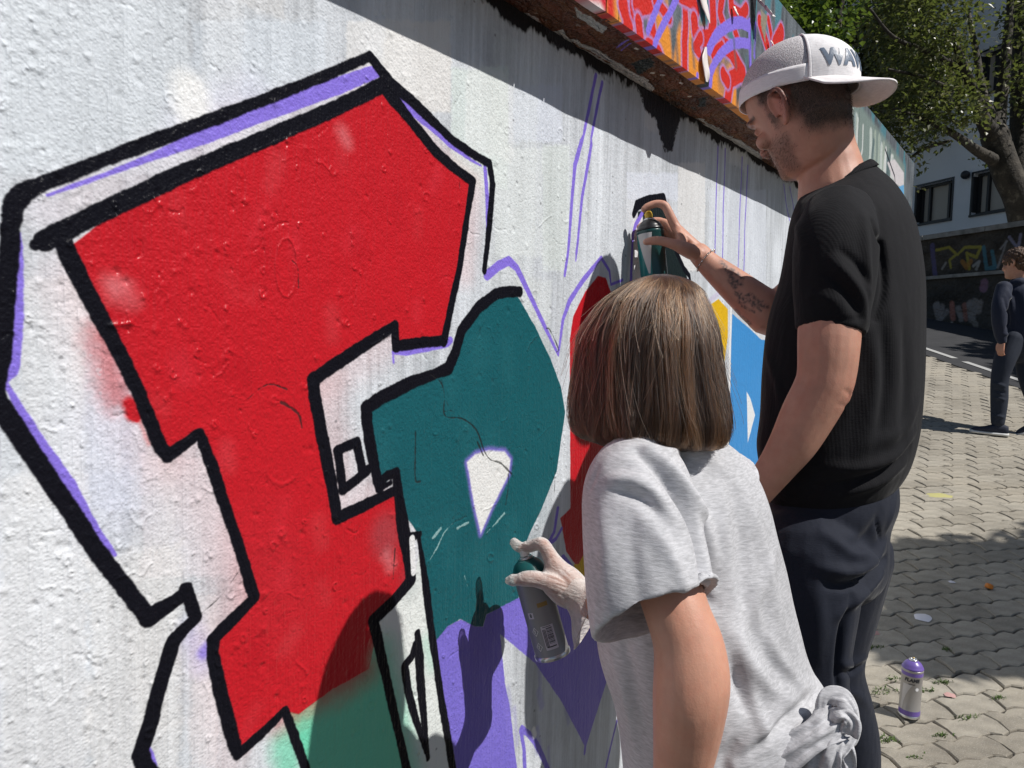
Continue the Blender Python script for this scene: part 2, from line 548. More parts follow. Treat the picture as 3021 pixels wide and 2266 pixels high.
# teal letter
teal = [(1528, 877), (1578, 962), (1623, 1057), (1655, 1140), (1667, 1220), (1641, 1392), (1596, 1505), (1557, 1590), (1535, 1650), (1530, 1770), (1435, 1814), (1425, 1850),
        (1400, 1850), (1358, 1828), (1320, 1850), (1286, 1895), (1268, 1832), (1235, 1580), (1180, 1500), (1167, 1396), (1119, 1442), (1079, 1247), (1076, 1202), (1216, 1125), (1320, 1094),
        (1343, 1039), (1361, 976), (1411, 908), (1465, 868)]
wp.fill(teal, TEAL, soft=.001, gloss=.6, thick=.08)
for k in range(26):
    x, y = rng.uniform(1100, 1640), rng.uniform(950, 1800)
    wp.stroke([(x, y), (x + 6, y + rng.uniform(20, 130))], rng.uniform(.02, .06), (0.022, 0.14, 0.16) if k % 2 else (0.008, 0.078, 0.095), soft=.02, gloss=None, alpha=.22)
for k in range(70):
    x, y = rng.uniform(240, 1380), rng.uniform(330, 2150)
    c = ((.60, .030, .045), (.40, .008, .016), (.56, .05, .06))[k % 3]
    u, v = wuv(x, y)
    j, i = int((v - wp.v0) / wp.res), int((u - wp.u0) / wp.res)
    if 0 <= j < H_ and 0 <= i < W_ and wp.rgb[j, i, 0] > .4 and wp.rgb[j, i, 1] < .1:
        x2, y2 = x + rng.uniform(-30, 30), y + rng.uniform(20, 90)
        u, v = wuv(x2, y2); j, i = int((v - wp.v0) / wp.res), int((u - wp.u0) / wp.res)
        if wp.rgb[min(j, H_ - 1), min(i, W_ - 1), 0] > .4 and wp.rgb[min(j, H_ - 1), min(i, W_ - 1), 1] < .1: wp.stroke([(x, y), (x2, y2)], rng.uniform(.015, .03), c, soft=.012, rough=.004, gloss=None, alpha=rng.uniform(.15, .4))
# white tear in the teal letter
tear = [(1377, 1365), (1402, 1342), (1442, 1329), (1488, 1333), (1506, 1356), (1501, 1401), (1452, 1500), (1419, 1575), (1405, 1516), (1390, 1440)]
wp.stroke(tear + tear[:1], .012, PURP, soft=.006, alpha=.8)
wp.fill(tear, (0.76, 0.77, 0.76), soft=.003)
# purple field and its white wedges
purpL = [(1286, 1890), (1320, 1850), (1358, 1828), (1400, 1850), (1425, 1850), (1435, 1814), (1521, 1769), (1560, 1760), (1540, 1860), (1475, 1873), (1489, 2013), (1503, 2081), (1530, 2300), (1345, 2300), (1304, 2081)]
PUR2 = (0.19, 0.15, 0.60)
wp.fill(purpL, PUR2, soft=.001, gloss=.5)
wp.fill([(1475, 1873), (1521, 1769), (1640, 1720), (1900, 1780), (1930, 1900), (1792, 2004), (1727, 2208), (1657, 2072), (1580, 1959)], PUR2, soft=.001, gloss=.5)
wp.stroke([(1727, 2190), (1724, 2222)], .010, PUR2)
for k in range(24):
    x, y = rng.uniform(1320, 1700), rng.uniform(1850, 2250)
    wp.stroke([(x, y), (x + 8, y + rng.uniform(30, 140))], rng.uniform(.004, .02), (0.16, 0.13, 0.52) if k % 2 else (0.24, 0.19, 0.66), soft=.006, gloss=None, alpha=.3)
wp.stroke([(1539, 2150), (1575, 2185), (1616, 2270), (1630, 2330)], .014, PUR2, curve=True)
wp.stroke([(1537, 2155), (1546, 2210), (1550, 2300)], .012, PUR2)
wp.stroke([(1820, 2130), (1788, 2266), (1770, 2340)], .010, PUR2)
wp.stroke([(1575, 2155), (1578, 2170)], .014, WHITE, soft=.004)
# purple zigzag outline and layout lines
wp.stroke([(1438, 813, .018), (1470, 786, .019), (1501, 770, .018), (1524, 791, .015), (1587, 922, .012), (1646, 1048, .007), (1659, 944, .011), (1678, 890, .014), (1720, 825, .013),
           (1772, 761, .010), (1796, 800, .008), (1801, 840, .007), (1835, 827, .008)], .012, PURP, rough=.001)
wp.stroke([(1759, 222, .012), (1727, 375, .010), (1722, 400, .008), (1715, 420, .014), (1696, 488, .013), (1673, 750, .010), (1664, 813, .008)], .011, PURP)
wp.stroke([(1777, 244, .010), (1750, 380, .010), (1744, 410, .007), (1745, 425, .011), (1718, 579, .010), (1698, 750, .009), (1697, 770, .005)], .010, PURP)
for a, b, wd in (((2118, 430), (2109, 755), .007), ((2139, 440), (2131, 775), .007), ((2189, 465), (2178, 805), .007), ((2206, 490), (2195, 812), .007),
                 ((2313, 545), (2330, 650), .007), ((2331, 552), (2345, 640), .007), ((2128, 1230), (2142, 1330), .004), ((2138, 1230), (2146, 1330), .004)):
    m = ((a[0] + b[0]) / 2 + rng.uniform(-2, 2), (a[1] + b[1]) / 2)
    wp.stroke([a, m, b], wd, PURP, soft=.0015)
# third letter: red, yellow, blue
wp.fill([(1762, 815), (1725, 860), (1690, 935), (1680, 1000), (1682, 1500), (1652, 1530), (1670, 1629), (1706, 1680), (1760, 1720), (1900, 1720), (1950, 1200), (1900, 900), (1800, 860), (1785, 820)], RED, soft=.0015, gloss=.8)
wp.stroke([(1925, 960, .004), (1905, 1080, .020), (1890, 1280, .030), (1880, 1480, .006)], .02, (0.74, 0.26, 0.30), soft=.006, rough=.003, alpha=.9, curve=True)
wp.fill([(1690, 1665), (1706, 1665), (1740, 1600), (1900, 1600), (1900, 1790), (1720, 1740)], YELL, soft=.0015)
wp.stroke([(1644, 1500), (1634, 1570), (1616, 1606)], .009, PURP)
wp.stroke([(1656, 1560), (1640, 1590), (1622, 1603)], .009, PURP)
wp.stroke([(1660, 1650), (1700, 1700), (1712, 1730)], .02, PUR2)
wp.fill([(2010, 960), (2090, 903), (2120, 883), (2148, 913), (2147, 995), (2131, 1110), (2122, 1300), (2010, 1300)], YELL, soft=.0015, gloss=.5)
wp.stroke([(2085, 895), (2118, 868), (2150, 845)], .016, (0.55, 0.50, 0.66), soft=.004, alpha=.7)
wp.fill([(2161, 926), (2200, 960), (2247, 1003), (2350, 1010), (2350, 1420), (2150, 1400), (2150, 1250), (2155, 1066)], BLUE, soft=.0015, gloss=.5)
wp.stroke([(2158, 905), (2152, 1066), (2147, 1390)], .014, WHITE, soft=.002)
wp.fill([(2202, 1157), (2212, 1175), (2227, 1225), (2206, 1306)], (0.76, 0.78, 0.80), soft=.002)
# small black-topped shape by the raised can
wp.fill([(1880, 625), (1965, 600), (1976, 690), (2017, 788), (2040, 860), (1870, 860)], (0.012, 0.020, 0.022), soft=.002)  # dark interior: black paint and the raised can's shadow painted as one
wp.fill([(1868, 655), (1895, 640), (1893, 860), (1846, 860)], (0.74, 0.74, 0.76), soft=.002)
wp.stroke([(1894, 629, .012), (1874, 663, .015), (1866, 690, .012), (1861, 800, .012), (1858, 870, .012)], .012, PURP)
wp.stroke([(1868, 634, .018), (1879, 606, .026), (1914, 592, .028), (1958, 585, .026), (1967, 612, .018), (1977, 700, .016), (2017, 792, .016), (2034, 815, .016), (2040, 860, .012)], .02, BLACK, gloss=.7, thick=.06)
wp.stroke([(2031, 830), (2033, 870)], .012, PURP)
# purple bands inside the outline
wp.stroke([(140, 577, .004), (300, 520, .005), (452, 463, .008), (600, 402, .019), (760, 340, .021), (1000, 252, .023), (1118, 208, .018)], .02, PURP, rough=.001)
wp.stroke([(1150, 262, .016), (1194, 312, .017), (1262, 364, .016), (1329, 425, .015), (1388, 472, .006), (1420, 490, .004)], .015, PURP)
wp.stroke([(1431, 494, .010), (1438, 588, .011), (1439, 640, .010), (1437, 700, .004)], .01, PURP)
wp.stroke([(56, 690, .004), (50, 770, .012), (41, 930, .018), (22, 1090, .022), (14, 1130, .006), (45, 1185, .008), (113, 1306, .013), (200, 1430, .015), (270, 1560, .014), (340, 1640, .004)], .012, PURP)
wp.stroke([(1160, 1040, .008), (1200, 1040, .011), (1320, 1018, .010), (1328, 1005, .014)], .012, PURP)
wp.stroke([(1158, 1050), (1159, 1070)], .004, PURP, soft=.002)
wp.fill([(440, 2195), (432, 2266), (470, 2266)], PURP)
wp.stroke([(604, 1925), (612, 1915)], .02, PURP, soft=.006, alpha=.8)
# black outlines
K = dict(color=BLACK, soft=.0012, rough=.0016, gloss=.65, thick=.07)
out1 = [(1092, 165, .015), (1000, 207, .0155), (768, 299, .0155), (542, 384, .016), (316, 468, .016), (120, 545, .017), (66, 570, .022), (40, 600, .022), (31, 660, .019), (26, 760, .019), (12, 900, .020), (0, 1060, .020),
        (-14, 1150, .018), (-4, 1190, .0205), (82, 1326, .0205), (186, 1479, .020), (287, 1632, .0195), (436, 1822, .019)]
wp.stroke(out1, .022, **K)
wp.stroke([(440, 1822, 0.0246), (500, 1785, 0.0197), (553, 1748, 0.0164), (566, 1790, 0.0180), (577, 1825, 0.0180), (540, 1862, 0.0197), (511, 1893, 0.0213), (480, 1995, 0.0213), (440, 2149, 0.0213), (414, 2225, 0.0213), (425, 2262, 0.0197), (460, 2290, 0.0180)], .024, **K)
wp.stroke([(545, 1736, .014), (556, 1730, .010)], .014, **K)
wp.stroke([(1092, 168, .018), (1153, 246, .021), (1216, 300, .021), (1275, 357, .019), (1334, 414, .017), (1397, 457, .016), (1444, 484, .018), (1454, 542, .017), (1447, 633, .016), (1437, 740, .014), (1430, 800, .012)], .018, **K)
wp.stroke([(104, 722, 0.0115), (130, 712, 0.0213), (316, 619, 0.0213), (542, 511, 0.0213), (768, 416, 0.0221), (1000, 316, 0.0213), (1132, 250, 0.0230)], .025, **K)
wp.stroke([(1132, 252, .026), (1160, 292, .024), (1216, 362, .020), (1284, 447, .020), (1340, 497, .020), (1395, 536, .020), (1379, 633, .016), (1363, 750, .016), (1357, 790, .016), (1334, 886, .017), (1309, 1010, .018)], .02, **K)
wp.stroke([(1309, 1006), (1239, 1012), (1167, 1022)], .019, **K)
wp.stroke([(1167, 1026, .018), (1163, 962, .018), (1058, 1030, .021), (923, 1121, .021), (928, 1170, .022), (945, 1270, .022), (977, 1428, .021), (993, 1530, .020), (1070, 1494, .020), (1161, 1450, .018)], .02, **K)
wp.stroke([(1166, 1395, .018), (1176, 1470, .022), (1188, 1560, .028), (1205, 1640, .026), (1213, 1712, .024), (1159, 1776, .022), (1100, 1832, .022), (1127, 1945, .020), (1172, 2149, .018), (1200, 2270, .018), (1212, 2320, .018)], .02, **K)
wp.stroke([(186, 716, 0.0192), (212, 773, 0.0207), (280, 908, 0.0192), (353, 1044, 0.0185), (407, 1157, 0.0178), (475, 1324, 0.0178), (497, 1345, 0.0178), (540, 1315, 0.0163), (588, 1280, 0.0163), (633, 1405, 0.0163), (671, 1520, 0.0155), (707, 1629, 0.0155), (748, 1765, 0.0178),
           (690, 1825, 0.0192), (628, 1888, 0.0192), (628, 1935, 0.0192), (648, 2036, 0.0192), (689, 2190, 0.0192), (702, 2228, 0.0163), (775, 2162, 0.0163), (838, 2098, 0.0148), (865, 2165, 0.0163), (901, 2270, 0.0163), (920, 2320, 0.0163)], .024, **K)
wp.stroke([(1533, 861, 0.0220), (1500, 860, 0.0220), (1465, 868, 0.0220), (1411, 908, 0.0231), (1361, 976, 0.0242), (1343, 1039, 0.0242), (1322, 1088, 0.0242), (1284, 1103, 0.0209), (1216, 1127, 0.0220), (1126, 1172, 0.0231), (1078, 1204, 0.0231), (1080, 1247, 0.0242), (1094, 1329, 0.0220),
           (1112, 1419, 0.0198), (1119, 1440, 0.0198)], .02, **K)
wp.stroke([(1117, 1425), (1140, 1404), (1166, 1396)], .017, **K)
wp.stroke([(1119, 1445), (1150, 1425)], .010, **K)
wp.stroke([(1200, 1588, .018), (1236, 1577, .012)], .014, **K)
wp.stroke([(1232, 1580, .008), (1245, 1652, .014), (1256, 1740, .018), (1268, 1832, .018), (1304, 2081, .018), (1336, 2270, .018), (1345, 2320, .018)], .018, **K)
wp.stroke([(1214, 1590), (1220, 1690)], .012, (0.76, 0.77, 0.78), soft=.001)
# small square sign and spike inside the counters
wp.stroke([(995, 1330), (1003, 1390), (1010, 1446), (1045, 1420), (1083, 1388)], .017, **K)
wp.stroke([(995, 1330), (1049, 1304), (1057, 1340), (1067, 1392)], .017, **K)
wp.stroke([(1231, 1868, .014), (1236, 1940, .022), (1241, 2013, .022), (1252, 2140, .016), (1263, 2239, .010)], .016, **K)
wp.stroke([(1222, 1900, .010), (1216, 1935, .016), (1193, 1965, .018), (1203, 2040, .018), (1227, 2126, .017), (1258, 2217, .012)], .014, **K)
# cracks in the coat
for line, wd in (([(1268, 1105), (1300, 1130), (1310, 1170), (1310, 1228), (1362, 1236), (1405, 1270), (1428, 1330), (1448, 1358), (1478, 1368), (1510, 1400)], .003),
                 ([(1310, 1215), (1330, 1213), (1362, 1236)], .0018), ([(1223, 1275), (1223, 1410), (1237, 1422)], .002), ([(1302, 1120), (1306, 1160), (1322, 1202)], .0015),
                 ([(1408, 1305), (1426, 1345)], .003), ([(1500, 1400), (1500, 1440), (1493, 1490)], .0018), ([(1640, 1040), (1646, 1030), (1622, 975), (1612, 970)], .0025), ([(1644, 1060), (1646, 1150)], .0015),
                 ([(1636, 1390), (1634, 1455)], .002), ([(710, 1195), (740, 1170), (770, 1145), (800, 1135), (845, 1150)], .0016), ([(828, 1188), (850, 1200), (880, 1225), (890, 1265)], .003),
                 ([(860, 770), (877, 790), (880, 850)], .0015), ([(1354, 520), (1356, 560)], .002), ([(590, 1815), (650, 1760), (700, 1690)], .0012), ([(1165, 1620), (1160, 1710)], .0015)):
    wp.stroke([tuple(q) for q in cr(line, len(line) * 3)], wd, (0.02, 0.02, 0.02), soft=.0006, rough=.0016, gloss=None, thick=-.18, alpha=.85)
for line in ([(1268, 1652), (1290, 1615), (1308, 1575), (1336, 1543)], [(1349, 1559), (1381, 1543)], [(1435, 1575), (1453, 1557), (1489, 1516)], [(1275, 1590), (1300, 1560)], [(1370, 1700), (1378, 1730)]):
    wp.stroke(line, .0028, (.30, .48, .48), soft=.0008, rough=.003, alpha=.8, thick=.15)
# blisters and flakes: raised rims in the relief
def blister(x, y, r, h):
    th = rng.uniform(0, 6.28); n = 9
    pts = []
    for k in range(n):
        a = th + k / (n - 1) * rng.uniform(3.5, 5.8)
        pts.append((x + r * math.cos(a) * rng.uniform(.7, 1.2), y + r * math.sin(a) * rng.uniform(.8, 1.4)))
    wp.stroke([tuple(q) for q in cr(pts, 24)], .004, (0, 0, 0), soft=.003, gloss=None, thick=h, alpha=1e-3)
    q = wp.P(pts)
    # relief only: the colour alpha above is negligible, lift it separately
    wdw = wp.window(q, 8)
    return wdw
class Relief(Paint): pass
def relief_stroke(pts, wd, h, soft=.002):
    p = wp.P(pts)
    wdw = wp.window(p, wd / wp.res + 6)
    if wdw is None: return
    sl, X, Y = wdw
    d = np.full((Y.shape[0], X.shape[1]), 1e9, np.float32)
    for i in range(len(p) - 1):
        ax, ay = p[i]; bx, by = p[i + 1]
        ex, ey = bx - ax, by - ay
        t = np.clip(((X - ax) * ex + (Y - ay) * ey) / max(1e-9, ex * ex + ey * ey), 0, 1)
        np.minimum(d, np.sqrt((X - ax - t * ex) ** 2 + (Y - ay - t * ey) ** 2), out=d)
    wp.ht[sl] += h * np.exp(-(d / (wd / wp.res / 2)) ** 2)
def relief_ring(x, y, rx, ry, wd, h, a0=0, a1=6.3):
    relief_stroke([(x + rx * math.cos(a), y + ry * math.sin(a)) for a in np.linspace(a0, a1, 14)], wd, h)
relief_ring(845, 790, 32, 88, .004, .35)
relief_ring(830, 1390, 42, 40, .006, .3, 0.2, 3.4)
relief_ring(1450, 640, 10, 10, .004, .3)
for k in range(210):
    x, y = rng.uniform(0, 1760), rng.uniform(0, 2260)
    r = rng.uniform(2, 11)
    relief_ring(x, y, r, r * 1.3, rng.uniform(.003, .006), rng.uniform(.15, .5), rng.uniform(0, 3), rng.uniform(3, 7))
for k in range(420):
    x, y = rng.uniform(0, 1760), rng.uniform(0, 2260)
    relief_stroke([(x, y), (x + 1, y + 2)], rng.uniform(.004, .010), rng.uniform(.2, .6) * (1 if k % 3 else -1))
for k in range(120):
    x, y = rng.uniform(0, 1700), rng.uniform(0, 2260)
    a = rng.uniform(0, 6.28)
    pts = [(x, y)]
    for j in range(5):
        a += rng.uniform(-.7, .7)
        pts.append((pts[-1][0] + 9 * math.cos(a), pts[-1][1] + 11 * math.sin(a)))
    relief_stroke(pts, .004, rng.uniform(.1, .35) * (1 if k % 2 else -1))
relief_stroke([(325, 962), (385, 955)], .006, .6)
relief_stroke([(1095, 1020), (1150, 990), (1170, 1000)], .004, .3)
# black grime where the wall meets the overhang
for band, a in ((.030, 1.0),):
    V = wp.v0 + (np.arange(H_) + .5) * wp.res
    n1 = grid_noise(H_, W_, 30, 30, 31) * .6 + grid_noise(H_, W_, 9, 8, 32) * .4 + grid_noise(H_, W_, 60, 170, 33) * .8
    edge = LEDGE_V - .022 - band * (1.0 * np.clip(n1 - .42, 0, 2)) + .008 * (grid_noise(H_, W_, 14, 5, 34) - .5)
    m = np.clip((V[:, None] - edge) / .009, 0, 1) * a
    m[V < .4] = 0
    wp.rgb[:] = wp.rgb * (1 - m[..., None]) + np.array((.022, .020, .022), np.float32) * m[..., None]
wp.fill([(1880, 250), (1905, 320), (1930, 345), (1945, 400), (1960, 450), (1985, 440), (1998, 380), (2010, 340), (2030, 340)], (.03, .03, .035), soft=.004, rough=.012)
wp.fill([(1590, 60), (1640, 140), (1700, 150), (1660, 90)], (.03, .03, .035), soft=.006, rough=.014)
for k in range(240):
    u, v = rng.uniform(.1, 3), rng.uniform(-1, .6)
    if wp.rgb[int((v - wp.v0) / wp.res), int((u - wp.u0) / wp.res)].min() > .4: wp.stroke([(u, v), (u + .001, v)], rng.uniform(.002, .005), (.10, .10, .11), soft=.001, alpha=.6, px=False)
# relief: brushed coat, grain, soft plaster waves
wp.ht += 0.26 * st + .30 * hs + 0.30 * fine + .15 * (grid_noise(H_, W_, 30, 24, 9) - .5) + .25 * (grid_noise(H_, W_, 110, 120, 10) - .5)
wall_col = wp.image('wall_paint', enc(wp.rgb))
wall_dat = wp.image('wall_relief', np.stack([wp.ht, wp.gl, np.clip(wp.rgb.max(-1) * 5 + .25, .3, 1)], -1), data=True)

def paint_material(name, ci, di, base_rough=.62, dist=.006, strength=.55):
    m = Mat(name)
    t = m.node('ShaderNodeTexImage', image=ci, extension='EXTEND', interpolation='Cubic')
    d = m.node('ShaderNodeTexImage', image=di, extension='EXTEND', interpolation='Cubic')
    sx = m.node('ShaderNodeSeparateColor')
    m.link(d.outputs[0], sx.inputs[0])
    m.color(t.outputs[0])
    rr = m.math('SUBTRACT', base_rough, m.math('MULTIPLY', sx.outputs[1], .38))
    m.rough(rr)
    m.link(m.math('MULTIPLY', sx.outputs[2], .24), m.b.inputs['Specular IOR Level'])
    c = m.coords('Object')
    n = m.noise(c, 420, 3, .6)
    b1 = m.bump(n, .18, .0015)
    m.bump(sx.outputs[0], strength, dist, prev=b1)
    return m.m
M_wall = paint_material('painted_plaster', wall_col, wall_dat)

# ------------------------------------------------------------------ the wall
def uv_of(p, P): return ((p[0] - P.u0) / (P.u1 - P.u0), (p[1] - P.v0) / (P.v1 - P.v0))
U0_, U1_ = -2.2, 4.62
nu, nv = 240, 70
vs, uvs, fs = [], [], []
vtop, vbot = LEDGE_V + .01, -1.5
for j in range(nv + 1):
    for i in range(nu + 1):
        u = U0_ + (U1_ - U0_) * i / nu
        v = vbot + (vtop - vbot) * j / nv
        d = .0022 * noise.noise(Vector((u * 4, v * 3, 0))) + .0012 * noise.noise(Vector((u * 14, v * 12, 3)))
        vs.append(wpt(u, v, d)); uvs.append(uv_of((u, v), wp))
for j in range(nv):
    for i in range(nu):
        a = j * (nu + 1) + i
        fs.append((a, a + 1, a + nu + 2, a + nu + 1))
b0 = len(vs)
for v in (vbot, vtop):
    for u in (U0_, U1_):
        vs.append(wpt(u, v, -.25)); uvs.append(uv_of((u, v), wp))
c00, c10, c01, c11 = 0, nu, nv * (nu + 1), nv * (nu + 1) + nu
fs += [(b0, b0 + 2, b0 + 3, b0 + 1)]
fs += [tuple(j * (nu + 1) + nu for j in range(nv + 1)) + (b0 + 3, b0 + 1)]
fs += [tuple(j * (nu + 1) for j in range(nv, -1, -1)) + (b0, b0 + 2)]
fs += [tuple(nv * (nu + 1) + i for i in range(nu, -1, -1)) + (b0 + 2, b0 + 3)]
wall = mesh_obj('graffiti_wall', vs, fs, M_wall, uvs=uvs)
tag(wall, 'long white-coated wall sprayed with big red and teal graffiti letters in black outlines', 'wall')
# ------------------------------------------------------------------ overhang (the painted underside of the hoarding's footing)
class PaintSoffit(Paint):
    def P(s, pts, px=True):
        o = []
        for p in pts:
            if px:
                r = ray(p[0], p[1]); zz = LEDGE_V
                for it in range(4):
                    q = r * (zz / r.z); u, v = q.dot(WD), q.dot(WN) + WDIST
                    zz = LEDGE_V - .012 * float(np.clip((.06 - v) / .04, 0, 1))
            else: u, v = p[:2]
            o.append(((u - s.u0) / s.res, (v - s.v0) / s.res))
        return np.array(o, np.float32)
sp = PaintSoffit(-0.5, 4.7, -0.02, 0.15, 0.001, 0, 51)
b1 = grid_noise(sp.H, sp.W, 25, 60, 52); b2 = grid_noise(sp.H, sp.W, 6, 18, 53); b3 = grid_noise(sp.H, sp.W, 60, 260, 54)
f = np.clip(b1 * .7 + b2 * .35 + b3 * .5 - .25, 0, 1)[..., None]
sp.rgb[:] = np.array((.085, .034, .022), np.float32) * (1 - f) + np.array((.22, .095, .038), np.float32) * f
dk = np.clip((b3 * .7 + b2 * .5 - .70) / .12, 0, 1)[..., None] * .85
sp.rgb[:] = sp.rgb * (1 - dk) + np.array((.035, .028, .026), np.float32) * dk
b4 = grid_noise(sp.H, sp.W, 3, 5, 55); b5 = grid_noise(sp.H, sp.W, 14, 34, 56)
sp.ht += .6 * (b2 - .5) + .5 * (b1 - .5) + .5 * (b4 - .5) + .6 * (b5 > .62)
fl_ = np.clip((b5 - .62) / .03, 0, 1)[..., None]
sp.rgb[:] = sp.rgb * (1 - fl_ * .75) + (np.array((.16, .055, .03), np.float32) * (.5 + b1[..., None])) * fl_ * .75
fl_ = np.clip((b4 * .5 + b2 * .6 - .86) / .05, 0, 1)[..., None]
sp.rgb[:] = sp.rgb * (1 - fl_ * .7) + np.array((.30, .25, .22), np.float32) * fl_ * .7
GW = (.62, .61, .60)
sp.fill([(1625, 92), (1660, 88), (1690, 130), (1760, 165), (1840, 210), (1900, 235), (1930, 262), (1915, 272), (1850, 240), (1780, 200), (1720, 165), (1640, 115)], GW, soft=.001, rough=.004, thick=.3)
sp.fill([(2040, 350), (2090, 370), (2150, 400), (2190, 420), (2250, 465), (2240, 480), (2170, 445), (2120, 415), (2060, 375)], GW, soft=.001, rough=.006, thick=.3)
sp.fill([(1696, 20), (1790, 78), (1775, 96), (1700, 55)], (.52, .54, .52), soft=.001, rough=.003)
sp.fill([(1540, 30), (1590, 52), (1600, 70), (1550, 48)], (.55, .5, .5), soft=.001, rough=.004)
sp.stroke([(1690, 118), (1760, 155), (1850, 212), (1905, 240)], .014, GW, soft=.001, rough=.004, thick=.2)
sp.stroke([(2060, 350), (2120, 385), (2190, 425), (2240, 458)], .012, GW, soft=.001, rough=.006, thick=.2)
sp.fill([(1860, 190), (1915, 170), (1930, 195), (1880, 225)], (.03, .04, .04), soft=.002, rough=.008)
sp.fill([(2060, 290), (2085, 285), (2080, 315), (2060, 315)], (.03, .04, .04), soft=.002, rough=.006)
sp.stroke([(1820, 140), (1850, 118)], .006, PURP, soft=.001); sp.stroke([(1832, 150), (1858, 128)], .004, PURP, soft=.001)
for x, y in ((1873, 146), (1920, 215), (1950, 220), (2004, 244), (2030, 285)):
    sp.stroke([(x, y), (x + 6, y + 2)], .006, (.8, .75, .68), soft=.001)  # sunlit glints on the underside, painted as pale dabs
sof_col = sp.image('ledge_paint', enc(sp.rgb)); sof_dat = sp.image('ledge_relief', np.stack([sp.ht, sp.gl, sp.gl * 0 + 1], -1), data=True)
M_soffit = paint_material('weathered_brown_paint', sof_col, sof_dat, .45, .010, 1.0)
vs, uvs, fs = [], [], []
nu2, prof = 900, [(-.03, .02), (-.012, -.010), (.006, -.013), (.03, -.009), (.055, -.001), (.08, 0), (.105, -.001), (LEDGE - .016, .0), (LEDGE - .006, .0), (LEDGE - .007, .004), (LEDGE - .010, .06), (-.2, .06)]
for i in range(nu2 + 1):
    u = U0_ + (4.62 - U0_) * i / nu2
    for k, (wd, dz) in enumerate(prof):
        nz = noise.noise(Vector((u * 16, k * .9, 1))) * .0045 + noise.noise(Vector((u * 45, k * 1.7, 2))) * .0035 + noise.noise(Vector((u * 110, k * 2.3, 5))) * .0015
        if k in (0, 10, 11): nz = 0
        if k in (1, 2, 3): nz *= .5
        if k in (7, 8, 9): nz = noise.noise(Vector((u * 90, k * .2, 2))) * .0018
        vs.append(wpt(u, LEDGE_V + dz + nz, wd + (nz * .8 if k in (8, 9) else 0)))
        uvs.append(uv_of((u, wd), sp))
m = len(prof)
for i in range(nu2):
    for k in range(m):
        a, b = i * m + k, i * m + (k + 1) % m
        fs.append((a, b, b + m, a + m))
fs.append(tuple(range(m - 1, -1, -1))); fs.append(tuple(nu2 * m + k for k in range(m)))
mesh_obj('ledge', vs, fs, M_soffit, parent=wall, uvs=uvs)

# ------------------------------------------------------------------ hoarding standing on the overhang
hp = Paint(-0.5, 4.7, .60, 1.02, 0.001, LEDGE, 61)
HU = hp.H
n1 = grid_noise(hp.H, hp.W, 150, 50, 62); n2 = grid_noise(hp.H, hp.W, 60, 18, 63); n3 = grid_noise(hp.H, hp.W, 4, 4, 64)
V = (hp.v0 + (np.arange(hp.H) + .5) * hp.res)[:, None]
o = np.clip(((.70 - V) / .06 + (n1 - .5) * 3.2 + (n2 - .5) * 1.2), 0, 1)[..., None]
grey = np.array((.11, .125, .14), np.float32) * (0.6 + .9 * n2[..., None])
teal_ = np.array((.07, .22, .27), np.float32)
tt = np.clip((n1 - .62) / .1, 0, 1)[..., None] * .8
hp.rgb[:] = (grey * (1 - tt) + teal_ * tt) * (1 - o) + np.array((.74, .27, .035), np.float32) * o
def C(x, y): return (1600 + x / 3.16, y / 3.16)
LIL, RD, PP = (.46, .24, .50), (.62, .035, .028), (.25, .18, .74)
def rs_(pts, wd, halo=.014):
    p = [C(*q) for q in pts]
    wd = wd * 1.75
    hp.stroke(p, wd + halo, LIL, soft=.005, rough=.002, alpha=.9)
    hp.stroke(p, wd, RD, soft=.0018, rough=.002, gloss=.6, thick=.1)
hp.fill([C(*q) for q in ((200, -60), (610, -60), (606, 250), (580, 250), (440, 160), (300, 80))], (.60, .03, .05), soft=.006)
hp.fill([C(*q) for q in ((340, 60), (420, 0), (560, 30), (600, 130), (590, 250), (540, 240), (380, 130))], (.72, .66, .66), soft=.012, rough=.004)
hp.fill([C(*q) for q in ((610, -60), (725, -60), (720, 180), (730, 330), (610, 250))], (.72, .30, .06), soft=.002)
hp.stroke([C(*q) for q in ((640, -30), (650, 140))], .03, RD, soft=.012)
hp.stroke([C(*q) for q in ((606, -60), (602, 260))], .003, BLACK); hp.stroke([C(*q) for q in ((722, -60), (720, 190))], .003, BLACK)
rs_([(760, 40), (800, 170), (810, 260), (780, 330)], .022)
rs_([(870, -40), (900, 40), (880, 90)], .030); rs_([(900, 40), (1000, 20), (1080, -40)], .026); rs_([(1060, 0), (1150, 110), (1190, 170)], .014)
rs_([(905, 200), (920, 330), (935, 440), (1020, 450), (1040, 300), (1030, 240)], .017)
rs_([(1000, 430), (1090, 500), (1110, 560)], .020)
rs_([(1330, -40), (1340, 200), (1330, 400), (1332, 640)], .016)
rs_([(1290, -40), (1420, 30), (1440, 100)], .018)
rs_([(1420, 190), (1430, 300), (1480, 360), (1570, 350), (1600, 200), (1590, -40)], .022)
rs_([(1480, 350), (1430, 440), (1460, 480)], .016)
rs_([(1680, -40), (1660, 120), (1690, 220)], .018); rs_([(1760, -40), (1770, 90), (1860, 150), (1910, 80)], .020)
rs_([(1660, 390), (1760, 480), (1830, 600), (1880, 680), (1760, 740), (1720, 1010)], .024); rs_([(1690, 690), (1730, 760)], .020)
rs_([(1800, 290), (1830, 380)], .014); rs_([(1600, 500), (1680, 440)], .018)
rs_([(2040, 200), (2080, 330), (2110, 430)], .022); rs_([(2120, 180), (2150, 350)], .014); rs_([(2180, 420), (2240, 300)], .03)
def pp_(pts, wd): hp.stroke([C(*q) for q in pts], wd * 1.5, PP, soft=.002, rough=.002, gloss=.4, thick=.05, curve=len(pts) > 2)
